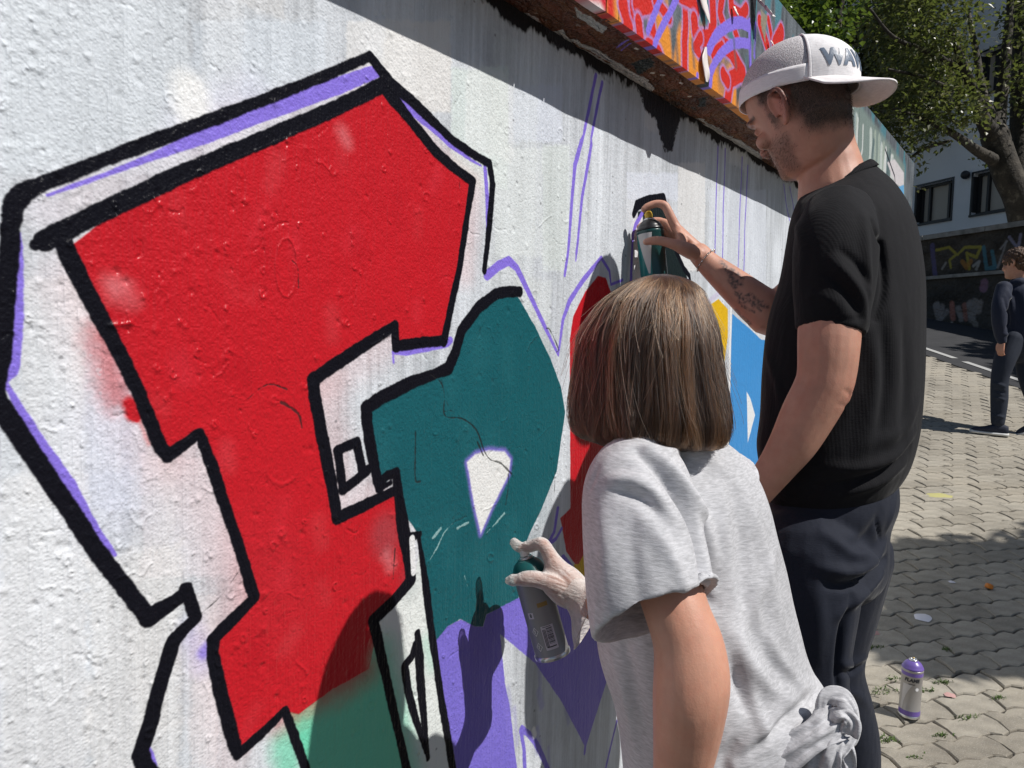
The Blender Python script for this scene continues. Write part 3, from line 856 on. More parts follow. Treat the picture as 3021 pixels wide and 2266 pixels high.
pp_([(1110, -20), (1060, 110), (990, 290)], .013); pp_([(1260, -20), (1200, 110), (1130, 240), (1070, 370), (1045, 480)], .013)
pp_([(1560, 460), (1620, 340), (1720, 250), (1840, 210), (1930, 240)], .020); pp_([(1580, 660), (1640, 540), (1750, 430), (1850, 400), (1940, 410)], .018)
pp_([(1940, 200), (1950, 640)], .014); pp_([(1560, 920), (1580, 700)], .012); pp_([(1440, 830), (1450, 700)], .01); pp_([(2000, 220), (1990, 520)], .010)
for x in (1250, 1400, 1790, 1990): hp.stroke([C(x, 380), C(x + 20, 620)], .012, (.10, .12, .13), soft=.01, alpha=.8)
hp.fill([C(*q) for q in ((1950, -40), (2010, -40), (2000, 180), (1970, 300), (1950, 200))], (.03, .03, .035), soft=.002, rough=.004)
hp.fill([C(*q) for q in ((1505, 440), (1540, 500), (1560, 720), (1550, 900), (1500, 930), (1520, 800))], (.02, .025, .025), soft=.001, rough=.003)
hp.fill([C(*q) for q in ((2050, 90), (2110, 140), (2090, 400), (2050, 240))], (.30, .26, .20), soft=.004, rough=.006)
# far end: pale green and white streaks, a blue corner
hp.fill([(2380, 120), (2505, 260), (2670, 490), (2670, 620), (2380, 560)], (.22, .28, .26), soft=.02)
for k in range(30):
    x = rng.uniform(2500, 2655); y0 = 303 + (x - 2505) * 1.18
    c = [(.62, .68, .64), (.10, .15, .16), (.40, .47, .40), (.72, .74, .72), (.30, .38, .40)][k % 5]
    hp.stroke([(x, y0 + rng.uniform(0, 40)), (x - rng.uniform(0, 8), y0 + 80), (x - rng.uniform(0, 26), y0 + rng.uniform(90, 190))], rng.uniform(.012, .05), c, soft=.006, rough=.004, alpha=.8, curve=True)
hp.fill([(2618, 480), (2640, 470), (2668, 510), (2668, 560), (2640, 540)], (.70, .66, .68), soft=.006)
hp.fill([(2640, 556), (2668, 545), (2668, 620), (2640, 600)], (.15, .42, .72), soft=.004)
hp.stroke([(2612, 440), (2640, 520), (2645, 580)], .012, (.02, .02, .03), soft=.003)
hp.ht += .4 * (n2 - .5) + .35 * (n3 - .5)
hz_col = hp.image('hoarding_paint', enc(hp.rgb * (0.92 + .16 * n3[..., None]))); hz_dat = hp.image('hoarding_relief', np.stack([hp.ht, hp.gl, hp.gl * 0 + 1], -1), data=True)
M_hoard = paint_material('sprayed_boards', hz_col, hz_dat, .5, .004, .6)
M_wood = Mat('raw_board_edge', (.16, .13, .10), .8).m
M_grey_steel = Mat('galvanised_steel', (.42, .43, .44), .45, Metallic=.7).m
hoard = empty('painted_hoarding', wpt(2.0, LEDGE_V, LEDGE), 'low hoarding of boards above the wall sprayed orange, red and lilac', 'hoarding')
seams = [U0_, .25, 1.16, wuv(*C(606, 100), LEDGE)[0], wuv(*C(1955, 300), LEDGE)[0], 3.30, 4.62]
for i in range(len(seams) - 1):
    a, b = seams[i] + .0015, seams[i + 1] - .0015
    vs, uvs, fs = [], [], []
    n = 24
    for k in range(n + 1):
        u = a + (b - a) * k / n
        bow = .004 * math.sin(math.pi * k / n) * (1 if i % 2 else -1) * .5 + .0015 * noise.noise(Vector((u * 5, 0, 7)))
        for v, d in ((LEDGE_V - .003, 0), (PANEL_V, 0), (PANEL_V, -.022), (LEDGE_V - .003, -.022)):
            vs.append(wpt(u, v, LEDGE - .003 + d + bow)); uvs.append(uv_of((u, v), hp))
    for k in range(n):
        for q in range(4):
            x, y = k * 4 + q, k * 4 + (q + 1) % 4
            fs.append((x, x + 4, y + 4, y))
    fs += [(0, 1, 2, 3), (n * 4 + 3, n * 4 + 2, n * 4 + 1, n * 4)]
    mesh_obj('board', vs, fs, M_hoard, parent=hoard, smooth=False, uvs=uvs)
# peeling strips of old paint
M_flake = Mat('peeled_paint_back', (.74, .68, .66), .6).m
def flake(pts, curl, bend, name='peeling_strip'):
    """pts: centre line on the hoarding in pixels with half width; curls off the board"""
    S = cr(pts, 14)
    V, F = [], []
    for k, (x, y, hw) in enumerate(S):
        u, v = wuv(x, y, LEDGE)
        t = k / 13
        lift = .002 + curl * t ** 1.6
        for s in (-1, 0, 1):
            V.append(wpt(u + s * hw, v + .004 * noise.noise(Vector((k * .7, s, bend))), LEDGE + .002 + lift + (.6 * hw * bend if s else 0)))
    n = len(V)
    V += [p - WN * .0012 for p in V]
    for k in range(13):
        for s in (0, 1):
            a = k * 3 + s
            F += [(a, a + 1, a + 4, a + 3), (n + a + 3, n + a + 4, n + a + 1, n + a)]
    for k in range(13):
        for s in (0, 2):
            a = k * 3 + s
            F.append((a, a + 3, n + a + 3, n + a) if s == 0 else (a + 3, a, n + a, n + a + 3))
    mesh_obj(name, V, F, M_flake, parent=hoard)
flake([C(1475, -50) + (.020,), C(1490, 60) + (.022,), C(1510, 150) + (.014,), C(1524, 225) + (.002,)], .006, .1)
flake([C(1965, -60) + (.012,), C(1980, 20) + (.014,), C(2000, 100) + (.018,), C(2010, 180) + (.012,)], .035, .8)
flake([C(1510, 440) + (.004,), C(1490, 560) + (.016,), C(1500, 680) + (.018,), C(1502, 770) + (.006,)], .004, .3)
flake([C(1770, 60) + (.006,), C(1778, 120) + (.009,), C(1780, 160) + (.003,)], .010, .4)
flake([C(2118, 380) + (.004,), C(2124, 420) + (.006,), C(2122, 470) + (.003,)], .012, .4)

# ------------------------------------------------------------------ ground, road, pavers
def ground_z(x, y):
    s = 0.168
    t = max(0.0, y - 2.2)
    t = t * t / (t + .35) if t > 0 else 0
    if y > 13: t = t - (y - 13) * .75
    return s * t
def ground_hit(x, y):
    r = ray(x, y)
    t = .5
    for k in range(4000):
        p = CAM + r * t
        if p.z < ground_z(p.x, p.y): break
        t += .01
    for k in range(30):
        p = CAM + r * t
        t += (p.z - ground_z(p.x, p.y)) * .5
    p = CAM + r * t
    return Vector((p.x, p.y, ground_z(p.x, p.y)))
m = Mat('joint_soil', rough=.95)
c = m.coords('Object')
m.color(m.ramp(m.noise(c, 9, 6), [(.3, (.055, .048, .040)), (.7, (.13, .115, .095))]))
m.bump(m.noise(c, 60, 4), .6, .01)
M_soil = m.m
xs = [-90, -40, -15, -6, -3] + [-1 + .5 * i for i in range(24)] + [12, 16, 24, 40, 80, 120]
ys = [-60, -20, -8, -4, -2, -1] + [0 + .25 * i for i in range(64)] + [17, 20, 26, 40, 70, 120, 240]
vs = [(x, y, ground_z(x, y) - .012) for y in ys for x in xs]
nx = len(xs)
fs = [(j * nx + i, j * nx + i + 1, (j + 1) * nx + i + 1, (j + 1) * nx + i) for j in range(len(ys) - 1) for i in range(nx - 1)]
ground = tag(mesh_obj('ground', vs, fs, M_soil), kind='structure')

m = Mat('concrete_paver', rough=.9)
c = m.coords('Object')
g = m.noise(c, 700, 3, .7)
sp1 = m.ramp(m.noise(c, 260, 2, .6), [(.55, (0, 0, 0)), (.70, (1, 1, 1))])
bcol = m.ramp(m.rnd(), [(0, (.305, .275, .222)), (.5, (.35, .318, .26)), (1, (.385, .352, .29))])
big = m.ramp(m.noise(m.coords('Generated'), 3, 4), [(.35, (.80, .80, .80)), (.7, (1.1, 1.1, 1.1))])
cc = m.mix(1.0, bcol, big, 'MULTIPLY')
geo = m.node('ShaderNodeNewGeometry')
stn = m.noise(geo.outputs['Position'], 1.7, 6, .62)
cc = m.mix(1.0, cc, m.ramp(stn, [(.32, (.72, .71, .70)), (.5, (1, 1, 1)), (.72, (1.10, 1.08, 1.05))]), 'MULTIPLY')
spk = m.noise(geo.outputs['Position'], 24, 3, .6)
cc = m.mix(m.math('MULTIPLY', m.ramp(spk, [(.66, (0, 0, 0)), (.74, (1, 1, 1))]), .45), cc, (.12, .11, .095))
cc = m.mix(m.math('MULTIPLY', sp1, .5), cc, (.50, .48, .44))
cc = m.mix(m.math('MULTIPLY', m.ramp(g, [(.25, (1, 1, 1)), (.45, (0, 0, 0))]), .5), cc, (.10, .09, .08))
m.color(cc)
m.bump(m.noise(c, 330, 4, .65), .5, .004)
M_paver = m.m
PL, PWD = .200, .104
PA = R(14)
pax, pay = Vector((math.cos(PA), math.sin(PA), 0)), Vector((-math.sin(PA), math.cos(PA), 0))
def wave(s): return .011 * math.sin(2 * math.pi * s / (PL / 2)) + .003 * math.sin(2 * math.pi * s / PL * 4 + 1)
def paver_outline(gap):
    pts = []
    K = 7
    L2, W2 = PL / 2 - gap, PWD / 2 - gap
    for k in range(K): 
        s = -L2 + 2 * L2 * k / (K - 1); pts.append((s, -W2 + wave(s)))
    pts.append((L2 + .010, 0.004))
    for k in range(K):
        s = L2 - 2 * L2 * k / (K - 1); pts.append((s, W2 + wave(s)))
    pts.append((-L2 + .010, 0.004))
    return pts
def paver_geo(k):
    r = random.Random(k)
    o1 = [(x + r.uniform(-.003, .0015) * (1 if x > 0 else -1), y + r.uniform(-.0030, .0012) * (1 if y > 0 else -1)) for x, y in paver_outline(.0020)]
    if k % 3 == 1:
        q = r.randrange(len(o1)); o1[q] = (o1[q][0] * .90, o1[q][1] * .86)
    o2 = [(x * .965 + r.uniform(-.0012, .0012), y * .945 + r.uniform(-.0012, .0012)) for x, y in o1]
    n = len(o1)
    V = [Vector((x, y, -.02)) for x, y in o1] + [Vector((x, y, -.0045)) for x, y in o1] + [Vector((x, y, 0)) for x, y in o2]
    F = []
    for a in (0, n):
        for i in range(n):
            j = (i + 1) % n
            F.append((a + i, a + j, a + n + j, a + n + i))
    V.append(Vector((0, 0, 0.0006))); cidx = len(V) - 1
    for i in range(n): F.append((2 * n + i, 2 * n + (i + 1) % n, cidx))
    return V, F
paver_me = []
for k in range(12):
    V, F = paver_geo(k)
    me = bpy.data.meshes.new('paver'); me.from_pydata(V, [], F); me.materials.append(M_paver); paver_me.append(me)
cand = []
for j in range(-60, 160):
    for i in range(-60, 110):
        p = pax * (i * PL + (PL / 2 if j % 2 else 0)) + pay * (j * PWD)
        if not (1.2 < p.y < 10.4 and .2 < p.x < 7.6): continue
        if (p - W0).dot(WN) < .02 and (p - W0).dot(WD) < 4.66: continue
        rx = 5.10
        if p.x > rx - .1 and p.y > 3.0: continue
        p.z = ground_z(p.x, p.y)
        q = p - CAM
        Z = q.dot(Fw)
        if Z < .3: px = py = -9e9
        else: px, py = CX + FPX * q.dot(Rt) / Z, CY - FPX * q.dot(Up) / Z
        cand.append((p, Z, 2520 < px < 3060 and 1000 < py < 2330))
cand.sort(key=lambda t: (not t[2], t[1]))
def paver_matrix(p, k):
    r = random.Random(k)
    sl_ = math.atan((ground_z(p.x, p.y + .1) - ground_z(p.x, p.y - .1)) / .2)
    M = Matrix.Translation(p + Vector((0, 0, r.uniform(-.004, .002)))) @ Matrix.Rotation(sl_, 4, 'X') @ Matrix.Rotation(PA + r.uniform(-.03, .03), 4, 'Z') @ Matrix.Rotation(r.uniform(-.02, .02), 4, 'X') @ Matrix.Rotation(r.uniform(-.016, .016), 4, 'Y')
    return M
paving = empty('paving', (0, 0, 0)); tag(paving, kind='structure')
for k, (p, Z, vis) in enumerate(cand[:290]):
    ob = bpy.data.objects.new('paver', paver_me[k * 7 % 12]); col.objects.link(ob); ob.parent = paving
    ob.matrix_basis = paver_matrix(p, k)
rest = merge(*[xform(paver_geo(k * 7 % 12), paver_matrix(p, k)) for k, (p, Z, vis) in enumerate(cand[290:])])
rp = mesh_obj('far_pavers', *rest, M_paver, parent=paving, smooth=False); rp['kind'] = 'stuff'
# road beyond the paving
m = Mat('asphalt', rough=.9)
c = m.coords('Object')
m.color(m.ramp(m.noise(c, 3, 8, .7), [(.3, (.022, .023, .026)), (.7, (.042, .042, .046))]))
m.bump(m.noise(c, 90, 3), .4, .006)
def strip(name, x0, x1, y0, y1, dz, mat, n=40):
    vs, fs = [], []
    for j in range(n + 1):
        y = y0 + (y1 - y0) * j / n
        for x in (x0, x1): vs.append((x, y, ground_z(x, y) + dz))
    for j in range(n): fs.append((2 * j, 2 * j + 1, 2 * j + 3, 2 * j + 2))
    return vs, fs
road = tag(mesh_obj('road', *strip('road', 5.06, 9.5, 2.6, 40, -.004, m.m, 80), m.m), kind='structure')
M_line = Mat('road_paint', (.42, .42, .41), .8).m
mesh_obj('road_line', *merge(*[strip('', 5.26, 5.34, a, b, .002, M_line, 6) for a, b in ((6.2, 8.75), (8.95, 9.65), (9.75, 11.6))]), M_line, parent=road)
# small things on the ground
M_pw = Mat('white_paint_spot', (.78, .76, .80), .5).m
M_py = Mat('yellow_paint_spot', (.45, .42, .17), .8).m
M_pk = Mat('pink_paint_spot', (.46, .27, .25), .8).m
def blob(name, x, y, r, mat, label, cat, hgt=.003, seed=1, group=None, asp=.8):
    p = ground_hit(x, y); rr = random.Random(seed)
    n = 14; V = [Vector((0, 0, hgt))]; F = []
    for s in (.6, 1.0):
        for k in range(n):
            a = 2 * math.pi * k / n; q = r * s * (1 + rr.uniform(-.25, .25))
            V.append(Vector((q * math.cos(a), q * asp * math.sin(a), hgt * .8 if s < 1 else .0)))
    for k in range(n):
        F.append((0, 1 + k, 1 + (k + 1) % n)); F.append((1 + k, 1 + n + k, 1 + n + (k + 1) % n, 1 + (k + 1) % n))
    M = Matrix.Translation(p + Vector((0, 0, .002))) @ Matrix.Rotation(math.atan(.168), 4, 'X')
    return tag(mesh_obj(name, *xform((V, F), M), mat), label, cat, group)
blob('paint_splash', 2719, 1823, .038, M_pw, 'white dried paint splash on pavers inside the tree shadow', 'paint splash', .004, 2)
blob('paint_splash', 2772, 1463, .075, M_py, 'faint yellow paint smear on the sunny pavers behind the man', 'paint splash', .002, 3, asp=.5)
blob('paint_splash', 2576, 1868, .024, M_pk, 'small pink paint fleck on pavers close to the man\'s leg', 'paint splash', .002, 4)
blob('paint_splash', 2803, 2052, .018, M_pk, 'tiny pink paint fleck on pavers right of the purple spray can', 'paint splash', .002, 6)
blob('paint_splash', 2808, 1718, .015, M_pw, 'tiny white paint fleck at the upper edge of the tree shadow', 'paint splash', .003, 7)
p = ground_hit(2916, 1737)
tag(mesh_obj('bottle_cap', *xform(lathe([(.004, .0), (.015, .0), (.017, .004), (.016, .016), (.012, .020), (.002, .021)], 18), Matrix.Translation(p + Vector((0, 0, .003))) @ Matrix.Rotation(.3, 4, 'Y')), Mat('orange_plastic', (.60, .19, .02), .4).m),
    'small orange plastic cap lying on pavers at the shadow edge', 'cap')
m = Mat('weed_leaf', (.07, .12, .02), .6)
M_weed = m.m
for k, (x, y, sz) in enumerate(((2612, 2042, 1.2), (2640, 2002, .8), (2780, 2014, .9), (2734, 2038, .8), (2858, 2118, .8), (2613, 2184, .9), (2572, 1910, 1.0), (2948, 2058, .6), (2792, 1915, .7), (2775, 2170, .7), (2700, 2235, .6))):
    p = ground_hit(x, y); r = random.Random(k)
    V, F = [], []
    for q in range(46):
        a = r.uniform(0, 6.28); d = r.gauss(0, .022) * sz; e = r.gauss(0, .008) * sz
        b = p + pax * d + pay * e + Vector((0, 0, -.004))
        h = r.uniform(.004, .013) * sz; dr = Vector((math.cos(a), math.sin(a), 0)); sd = Vector((-dr.y, dr.x, 0)) * .0022
        i = len(V)
        V += [b - sd, b + sd, b + dr * h * .5 + Vector((0, 0, h)) + sd * .8, b + dr * h * .5 + Vector((0, 0, h)) - sd * .8, b + dr * h * 1.3 + Vector((0, 0, h * 1.2))]
        F += [(i, i + 1, i + 2, i + 3), (i + 3, i + 2, i + 4)]
    where = ['left of the purple can', 'behind the purple can', 'right of the purple can, the bushier of two', 'touching the right side of the purple can', 'right of the purple can, towards the frame edge',
             'below the purple can near the man\'s calf', 'beside the man\'s knee', 'at the far right edge', 'at the lower edge of the tree shadow', 'in front and right of the purple can', 'nearest the bottom of the picture'][k]
    tag(mesh_obj('weed_tuft', V, F, M_weed, smooth=False), 'low green weed in a paver joint ' + where, 'weed', 'weeds growing between the pavers')

# ------------------------------------------------------------------ retaining wall, building
D2 = Vector((-.286, .958, 0)).normalized()
N2 = Vector((-D2.y, D2.x, 0))          # towards the plaza
def plane_hit(x, y, P0, N):
    r = ray(x, y)
    return CAM + r * ((P0 - CAM).dot(N) / r.dot(N))
RW0 = at(3021, 650, 11.0)
def rwp(s, z, off=0.0): return Vector((RW0.x, RW0.y, 0)) + D2 * s + Vector((0, 0, z)) + N2 * off
class PaintPlane(Paint):
    def P(s, pts, px=True):
        o = []
        for p in pts:
            if px:
                q = plane_hit(p[0], p[1], RW0, N2) - Vector((RW0.x, RW0.y, 0)); u, v = q.dot(D2), q.z
            else: u, v = p[:2]
            o.append(((u - s.u0) / s.res, (v - s.v0) / s.res))
        return np.array(o, np.float32)
gp = PaintPlane(-4.0, 6.0, 0.4, 3.2, .008, 0, 91)
q1 = grid_noise(gp.H, gp.W, 12, 25, 92); q2 = grid_noise(gp.H, gp.W, 40, 60, 93); q3 = grid_noise(gp.H, gp.W, 3, 4, 94)
V = (gp.v0 + (np.arange(gp.H) + .5) * gp.res)[:, None]
gp.rgb[:] = (np.array((.085, .075, .065), np.float32) * (.45 + .9 * q1 + .4 * q3)[..., None])
lo = (V < 2.36)[..., None] * np.ones_like(gp.rgb)
gp.rgb[:] = np.where(lo > 0, np.array((.085, .080, .075), np.float32) * (.45 + .7 * q2 + .3 * q3)[..., None], gp.rgb)
def T5(x, y): return (2700 + x / 2.37, 650 + y / 2.37)
for ln, c, wd in (([(150, 210), (240, 190), (290, 240), (240, 280), (250, 330)], (.50, .44, .08), .05), ([(300, 240), (350, 190), (460, 190), (430, 260), (360, 230), (380, 340)], (.50, .44, .08), .05),
                  ([(330, 290), (360, 330), (390, 290)], (.45, .22, .06), .08), ([(120, 180), (140, 380)], (.16, .14, .30), .09), ([(480, 190), (500, 340), (560, 330), (540, 220)], (.10, .28, .36), .06),
                  ([(600, 200), (640, 150), (580, 330)], (.42, .40, .40), .04), ([(660, 120), (720, 200), (740, 100)], (.38, .36, .50), .05), ([(410, 320), (450, 290), (430, 340)], (.5, .5, .48), .05), ([(190, 340), (215, 300)], (.4, .38, .36), .05)):
    gp.stroke([T5(*q) for q in ln], wd, c, soft=.012, rough=.01, alpha=.75)
for ln, c, wd in (([(185, 600), (200, 680)], (.36, .33, .32), .16), ([(225, 600), (220, 690), (260, 640)], (.32, .29, .29), .10), ([(290, 590), (300, 690)], (.50, .22, .18), .12), ([(335, 620), (360, 690)], (.36, .33, .32), .12),
                  ([(380, 600), (390, 690)], (.42, .20, .16), .10), ([(420, 590), (430, 690), (455, 580)], (.36, .33, .32), .14), ([(490, 580), (480, 640)], (.36, .32, .30), .08), ([(520, 440), (515, 480)], (.34, .2, .3), .12), ([(290, 720), (290, 740)], (.5, .47, .45), .07), ([(450, 720), (460, 735)], (.3, .28, .26), .1)):
    gp.stroke([T5(*q) for q in ln], wd, c, soft=.02, rough=.02, alpha=.8)
gp.ht += .8 * (q1 - .5) + .4 * (q3 - .5)
rt_col = gp.image('retaining_paint', enc(gp.rgb * .72)); rt_dat = gp.image('retaining_relief', np.stack([gp.ht, gp.gl, gp.gl * 0 + .5], -1), data=True)
M_ret = paint_material('stained_rubble', rt_col, rt_dat, .9, .05, .8)
retain = empty('retaining_wall', rwp(0, 1.3), 'dark stained retaining wall with faded yellow and white graffiti below the white building', 'wall')
def wall_slab(s0, s1, z0, z1, o0, o1, mat, name, parent, P=None):
    V = [rwp(s, z, o) for s in (s0, s1) for z in (z0, z1) for o in (o0, o1)]
    F = [(0, 1, 3, 2), (4, 6, 7, 5), (0, 4, 5, 1), (2, 3, 7, 6), (0, 2, 6, 4), (1, 5, 7, 3)]
    uv = None
    if P is not None: uv = [uv_of((s, z), P) for s in (s0, s1) for z in (z0, z1) for o in (o0, o1)]
    return mesh_obj(name, V, F, mat, parent=parent, smooth=False, uvs=uv)
wall_slab(-9, 14, .2, 2.33, -.5, .10, M_ret, 'lower_wall', retain, gp)
wall_slab(-9, 14, 2.335, 3.02, -.5, 0, M_ret, 'upper_wall', retain, gp)
m = Mat('stone_coping', rough=.85)
m.color(m.ramp(m.noise(m.coords('Object'), 7, 5), [(.3, (.16, .155, .145)), (.7, (.34, .33, .31))]))
M_cope = m.m
for k in range(19):
    wall_slab(-9 + k * 1.2 + .006, -7.8 + k * 1.2 - .006, 3.022, 3.10, -.56, .05, M_cope, 'coping_stone', retain)
for k in range(11):
    wall_slab(-8 + k * 2.0 + .01, -6 + k * 2.0 - .01, 2.332, 2.385, .002, .16, M_cope, 'ledge_stone', retain)
# raised ground behind the retaining wall
vs = [rwp(s, z, o) for s in (-9, 60) for o in (-.5, -60) for z in (2.9,)]
terrace = tag(mesh_obj('raised_terrace', [rwp(-40, 2.95, -.45), rwp(60, 2.95, -.45), rwp(60, 3.4, -80), rwp(-40, 3.4, -80)], [(0, 1, 2, 3)], Mat('gravel_terrace', (.34, .32, .29), .95).m), kind='structure')

FB0 = at(2870, 677, 21.0)
def fpt(s, z, off=0.0): return Vector((FB0.x, FB0.y, 0)) + D2 * s + Vector((0, 0, z)) + N2 * off
def fst(x, y):
    q = plane_hit(x, y, FB0, N2) - Vector((FB0.x, FB0.y, 0))
    return q.dot(D2), q.z
bld = empty('white_building', fpt(0, 2.9), 'white rendered building with dark framed windows behind the plane tree', 'building')
m = Mat('white_render', rough=.85)
m.color(m.ramp(m.noise(m.coords('Object'), .9, 5), [(.3, (.74, .77, .80)), (.7, (.84, .86, .88))]))
M_render = m.m
M_dark = Mat('anthracite_frame', (.022, .024, .028), .45).m
m = Mat('window_glass', (.05, .055, .06), .06); m.b.inputs['Specular IOR Level'].default_value = .6
M_glass = m.m
M_blind = Mat('cream_blind', (.50, .46, .40), .8).m
# openings: (s centre, z bottom, width, height)
a = fst(2706, 548); b = fst(2812, 527); c_ = fst(2806, 645)
wz0, wz1 = c_[1], b[1]
ww = abs(a[0] - b[0]); s1c = (a[0] + b[0]) / 2
a2 = fst(2873, 512); s2c = a2[0] - ww / 2 - .0
pitch = s1c - s2c
up = fst(2930, 250)
fl = 3.3
wins = []
for fk in range(5):
    for k in range(-4, 10):
        wins.append((s1c + (k) * abs(pitch) if True else 0, wz0 + fk * fl))
H = wz1 - wz0
# facade built as piers and bands round the openings
S0, S1 = s1c - 4 * abs(pitch) - 3, s1c + 9 * abs(pitch) + 3
TH = .34
def fslab(s0, s1, z0, z1, o0, o1): 
    return [fpt(s, z, o) for s in (s0, s1) for z in (z0, z1) for o in (o0, o1)], [(0, 1, 3, 2), (4, 6, 7, 5), (0, 4, 5, 1), (2, 3, 7, 6), (0, 2, 6, 4), (1, 5, 7, 3)]
gs = []
zb = 2.5
for fk in range(5):
    z0 = wz0 + fk * fl
    gs.append(fslab(S0, S1, zb, z0, -TH, 0))
    ed = [S0] + sum([[s - ww / 2, s + ww / 2] for s, z in wins if abs(z - z0) < .01], []) + [S1]
    for i in range(0, len(ed), 2): gs.append(fslab(ed[i], ed[i + 1], z0 + .0005, z0 + H - .0005, -TH, 0))
    zb = z0 + H
gs.append(fslab(S0, S1, zb, zb + 1.4, -TH, 0))
gs.append(fslab(S0, S1, 2.5, zb + 1.4, -9, -TH - .6))
gs.append(fslab(S0, S1, zb + 1.402, zb + 1.6, -9.2, .15))
gs.append(fslab(S0, S0 + .3, 2.5, zb + 1.39, -9, -TH - .001)); gs.append(fslab(S1 - .3, S1, 2.5, zb + 1.39, -9, -TH - .001))
mesh_obj('facade', *merge(*gs), M_render, parent=bld, smooth=False)
for s, z in wins:
    fr = merge(fslab(s - ww / 2, s + ww / 2, z, z + .07, -TH + .02, -.16), fslab(s - ww / 2, s + ww / 2, z + H - .07, z + H, -TH + .02, -.16),
               fslab(s - ww / 2, s - ww / 2 + .07, z + .071, z + H - .071, -TH + .02, -.16), fslab(s + ww / 2 - .07, s + ww / 2, z + .071, z + H - .071, -TH + .02, -.16),
               fslab(s + ww * .22, s + ww * .22 + .07, z + .071, z + H - .071, -TH + .03, -.17), fslab(s - ww * .32, s - ww * .32 + .07, z + .071, z + H - .071, -TH + .03, -.17),
               fslab(s - ww / 2 - .05, s + ww / 2 + .05, z - .06, z - .003, -.10, .05), fslab(s + ww / 2 - .02, s + ww / 2 - .001, z + .08, z + H - .08, -.155, .012),
               fslab(s - ww / 2 - .05, s - ww / 2 - .001, z, z + H + .05, .001, .02), fslab(s + ww / 2 + .001, s + ww / 2 + .05, z, z + H + .05, .001, .02), fslab(s - ww / 2, s + ww / 2, z + H + .001, z + H + .05, .001, .02))
    w_ = mesh_obj('window', *fr, M_dark, parent=bld, smooth=False)
    bl = mesh_obj('pane', *fslab(s - ww / 2 + .06, s + ww / 2 - .06, z + .06, z + H - .06, -.262, -.258), M_blind, parent=w_, smooth=False)
p1 = fst(2856, 517)
mesh_obj('wall_lamp', *ellipsoid(fpt(p1[0], p1[1], .10), D2 * .12, N2 * .12, Vector((0, 0, .12))), M_dark, parent=bld)

# ------------------------------------------------------------------ trees
m = Mat('leaf_olive', rough=.5)
def leaf_mat(name, lo, hi, trans):
    m = Mat(name, rough=.36)
    g = m.node('ShaderNodeNewGeometry')
    c = m.ramp(g.outputs['Random Per Island'], [(0, lo), (1, hi)])
    m.color(c)
    t = m.node('ShaderNodeBsdfTranslucent')
    mx = m.node('ShaderNodeMixShader'); mx.inputs[0].default_value = trans
    m.link(m.mix(.5, c, (.22, .30, .03)), t.inputs[0])
    m.link(m.b.outputs[0], mx.inputs[1]); m.link(t.outputs[0], mx.inputs[2])
    m.link(mx.outputs[0], m.n['Material Output'].inputs[0])
    return m.m
M_leaf1 = leaf_mat('olive_leaf', (.055, .075, .036), (.18, .17, .075), .36)
M_leaf2 = leaf_mat('bright_leaf', (.03, .07, .012), (.10, .17, .03), .35)
m = Mat('plane_bark', rough=.85)
c = m.coords('Object')
m.color(m.ramp(m.noise(c, 5, 6, .65), [(.35, (.018, .015, .011)), (.58, (.050, .042, .032)), (.76, (.20, .18, .14))]))
m.bump(m.noise(c, 22, 5), .7, .03)
M_bark = m.m
def leaf_card(p, d, up_, L, W):
    s = d.cross(up_)
    if s.length < 1e-3: s = d.orthogonal()
    s.normalize()
    nrm = s.cross(d).normalized()
    return [p, p + d * L * .35 + s * W + nrm * W * .2, p + d * L, p + d * L * .35 - s * W + nrm * W * .2]
def crown(name, parent, clumps, n, L, mat, seed, lw=.32):
    """clumps: (centre, radius); leaves scattered in the shell and body of each clump"""
    r = random.Random(seed)
    tot = sum(c[1] ** 2 for c in clumps)
    V, F = [], []
    for c, rad in clumps:
        for k in range(int(n * rad ** 2 / tot)):
            v = Vector((r.gauss(0, 1), r.gauss(0, 1), r.gauss(0, 1))).normalized()
            p = c + v * rad * (r.random() ** .45) * r.uniform(.6, 1.15)
            d = (Vector((r.gauss(0, 1), r.gauss(0, 1), r.gauss(-.4, .7))) + v * .6).normalized()
            q = leaf_card(p, d, Vector((r.gauss(0, .5), r.gauss(0, .5), 1)), L * r.uniform(.6, 1.25), L * lw * r.uniform(.7, 1.2))
            i = len(V); V += q; F.append((i, i + 1, i + 2, i + 3))
    return mesh_obj(name, V, F, mat, parent=parent, smooth=False)
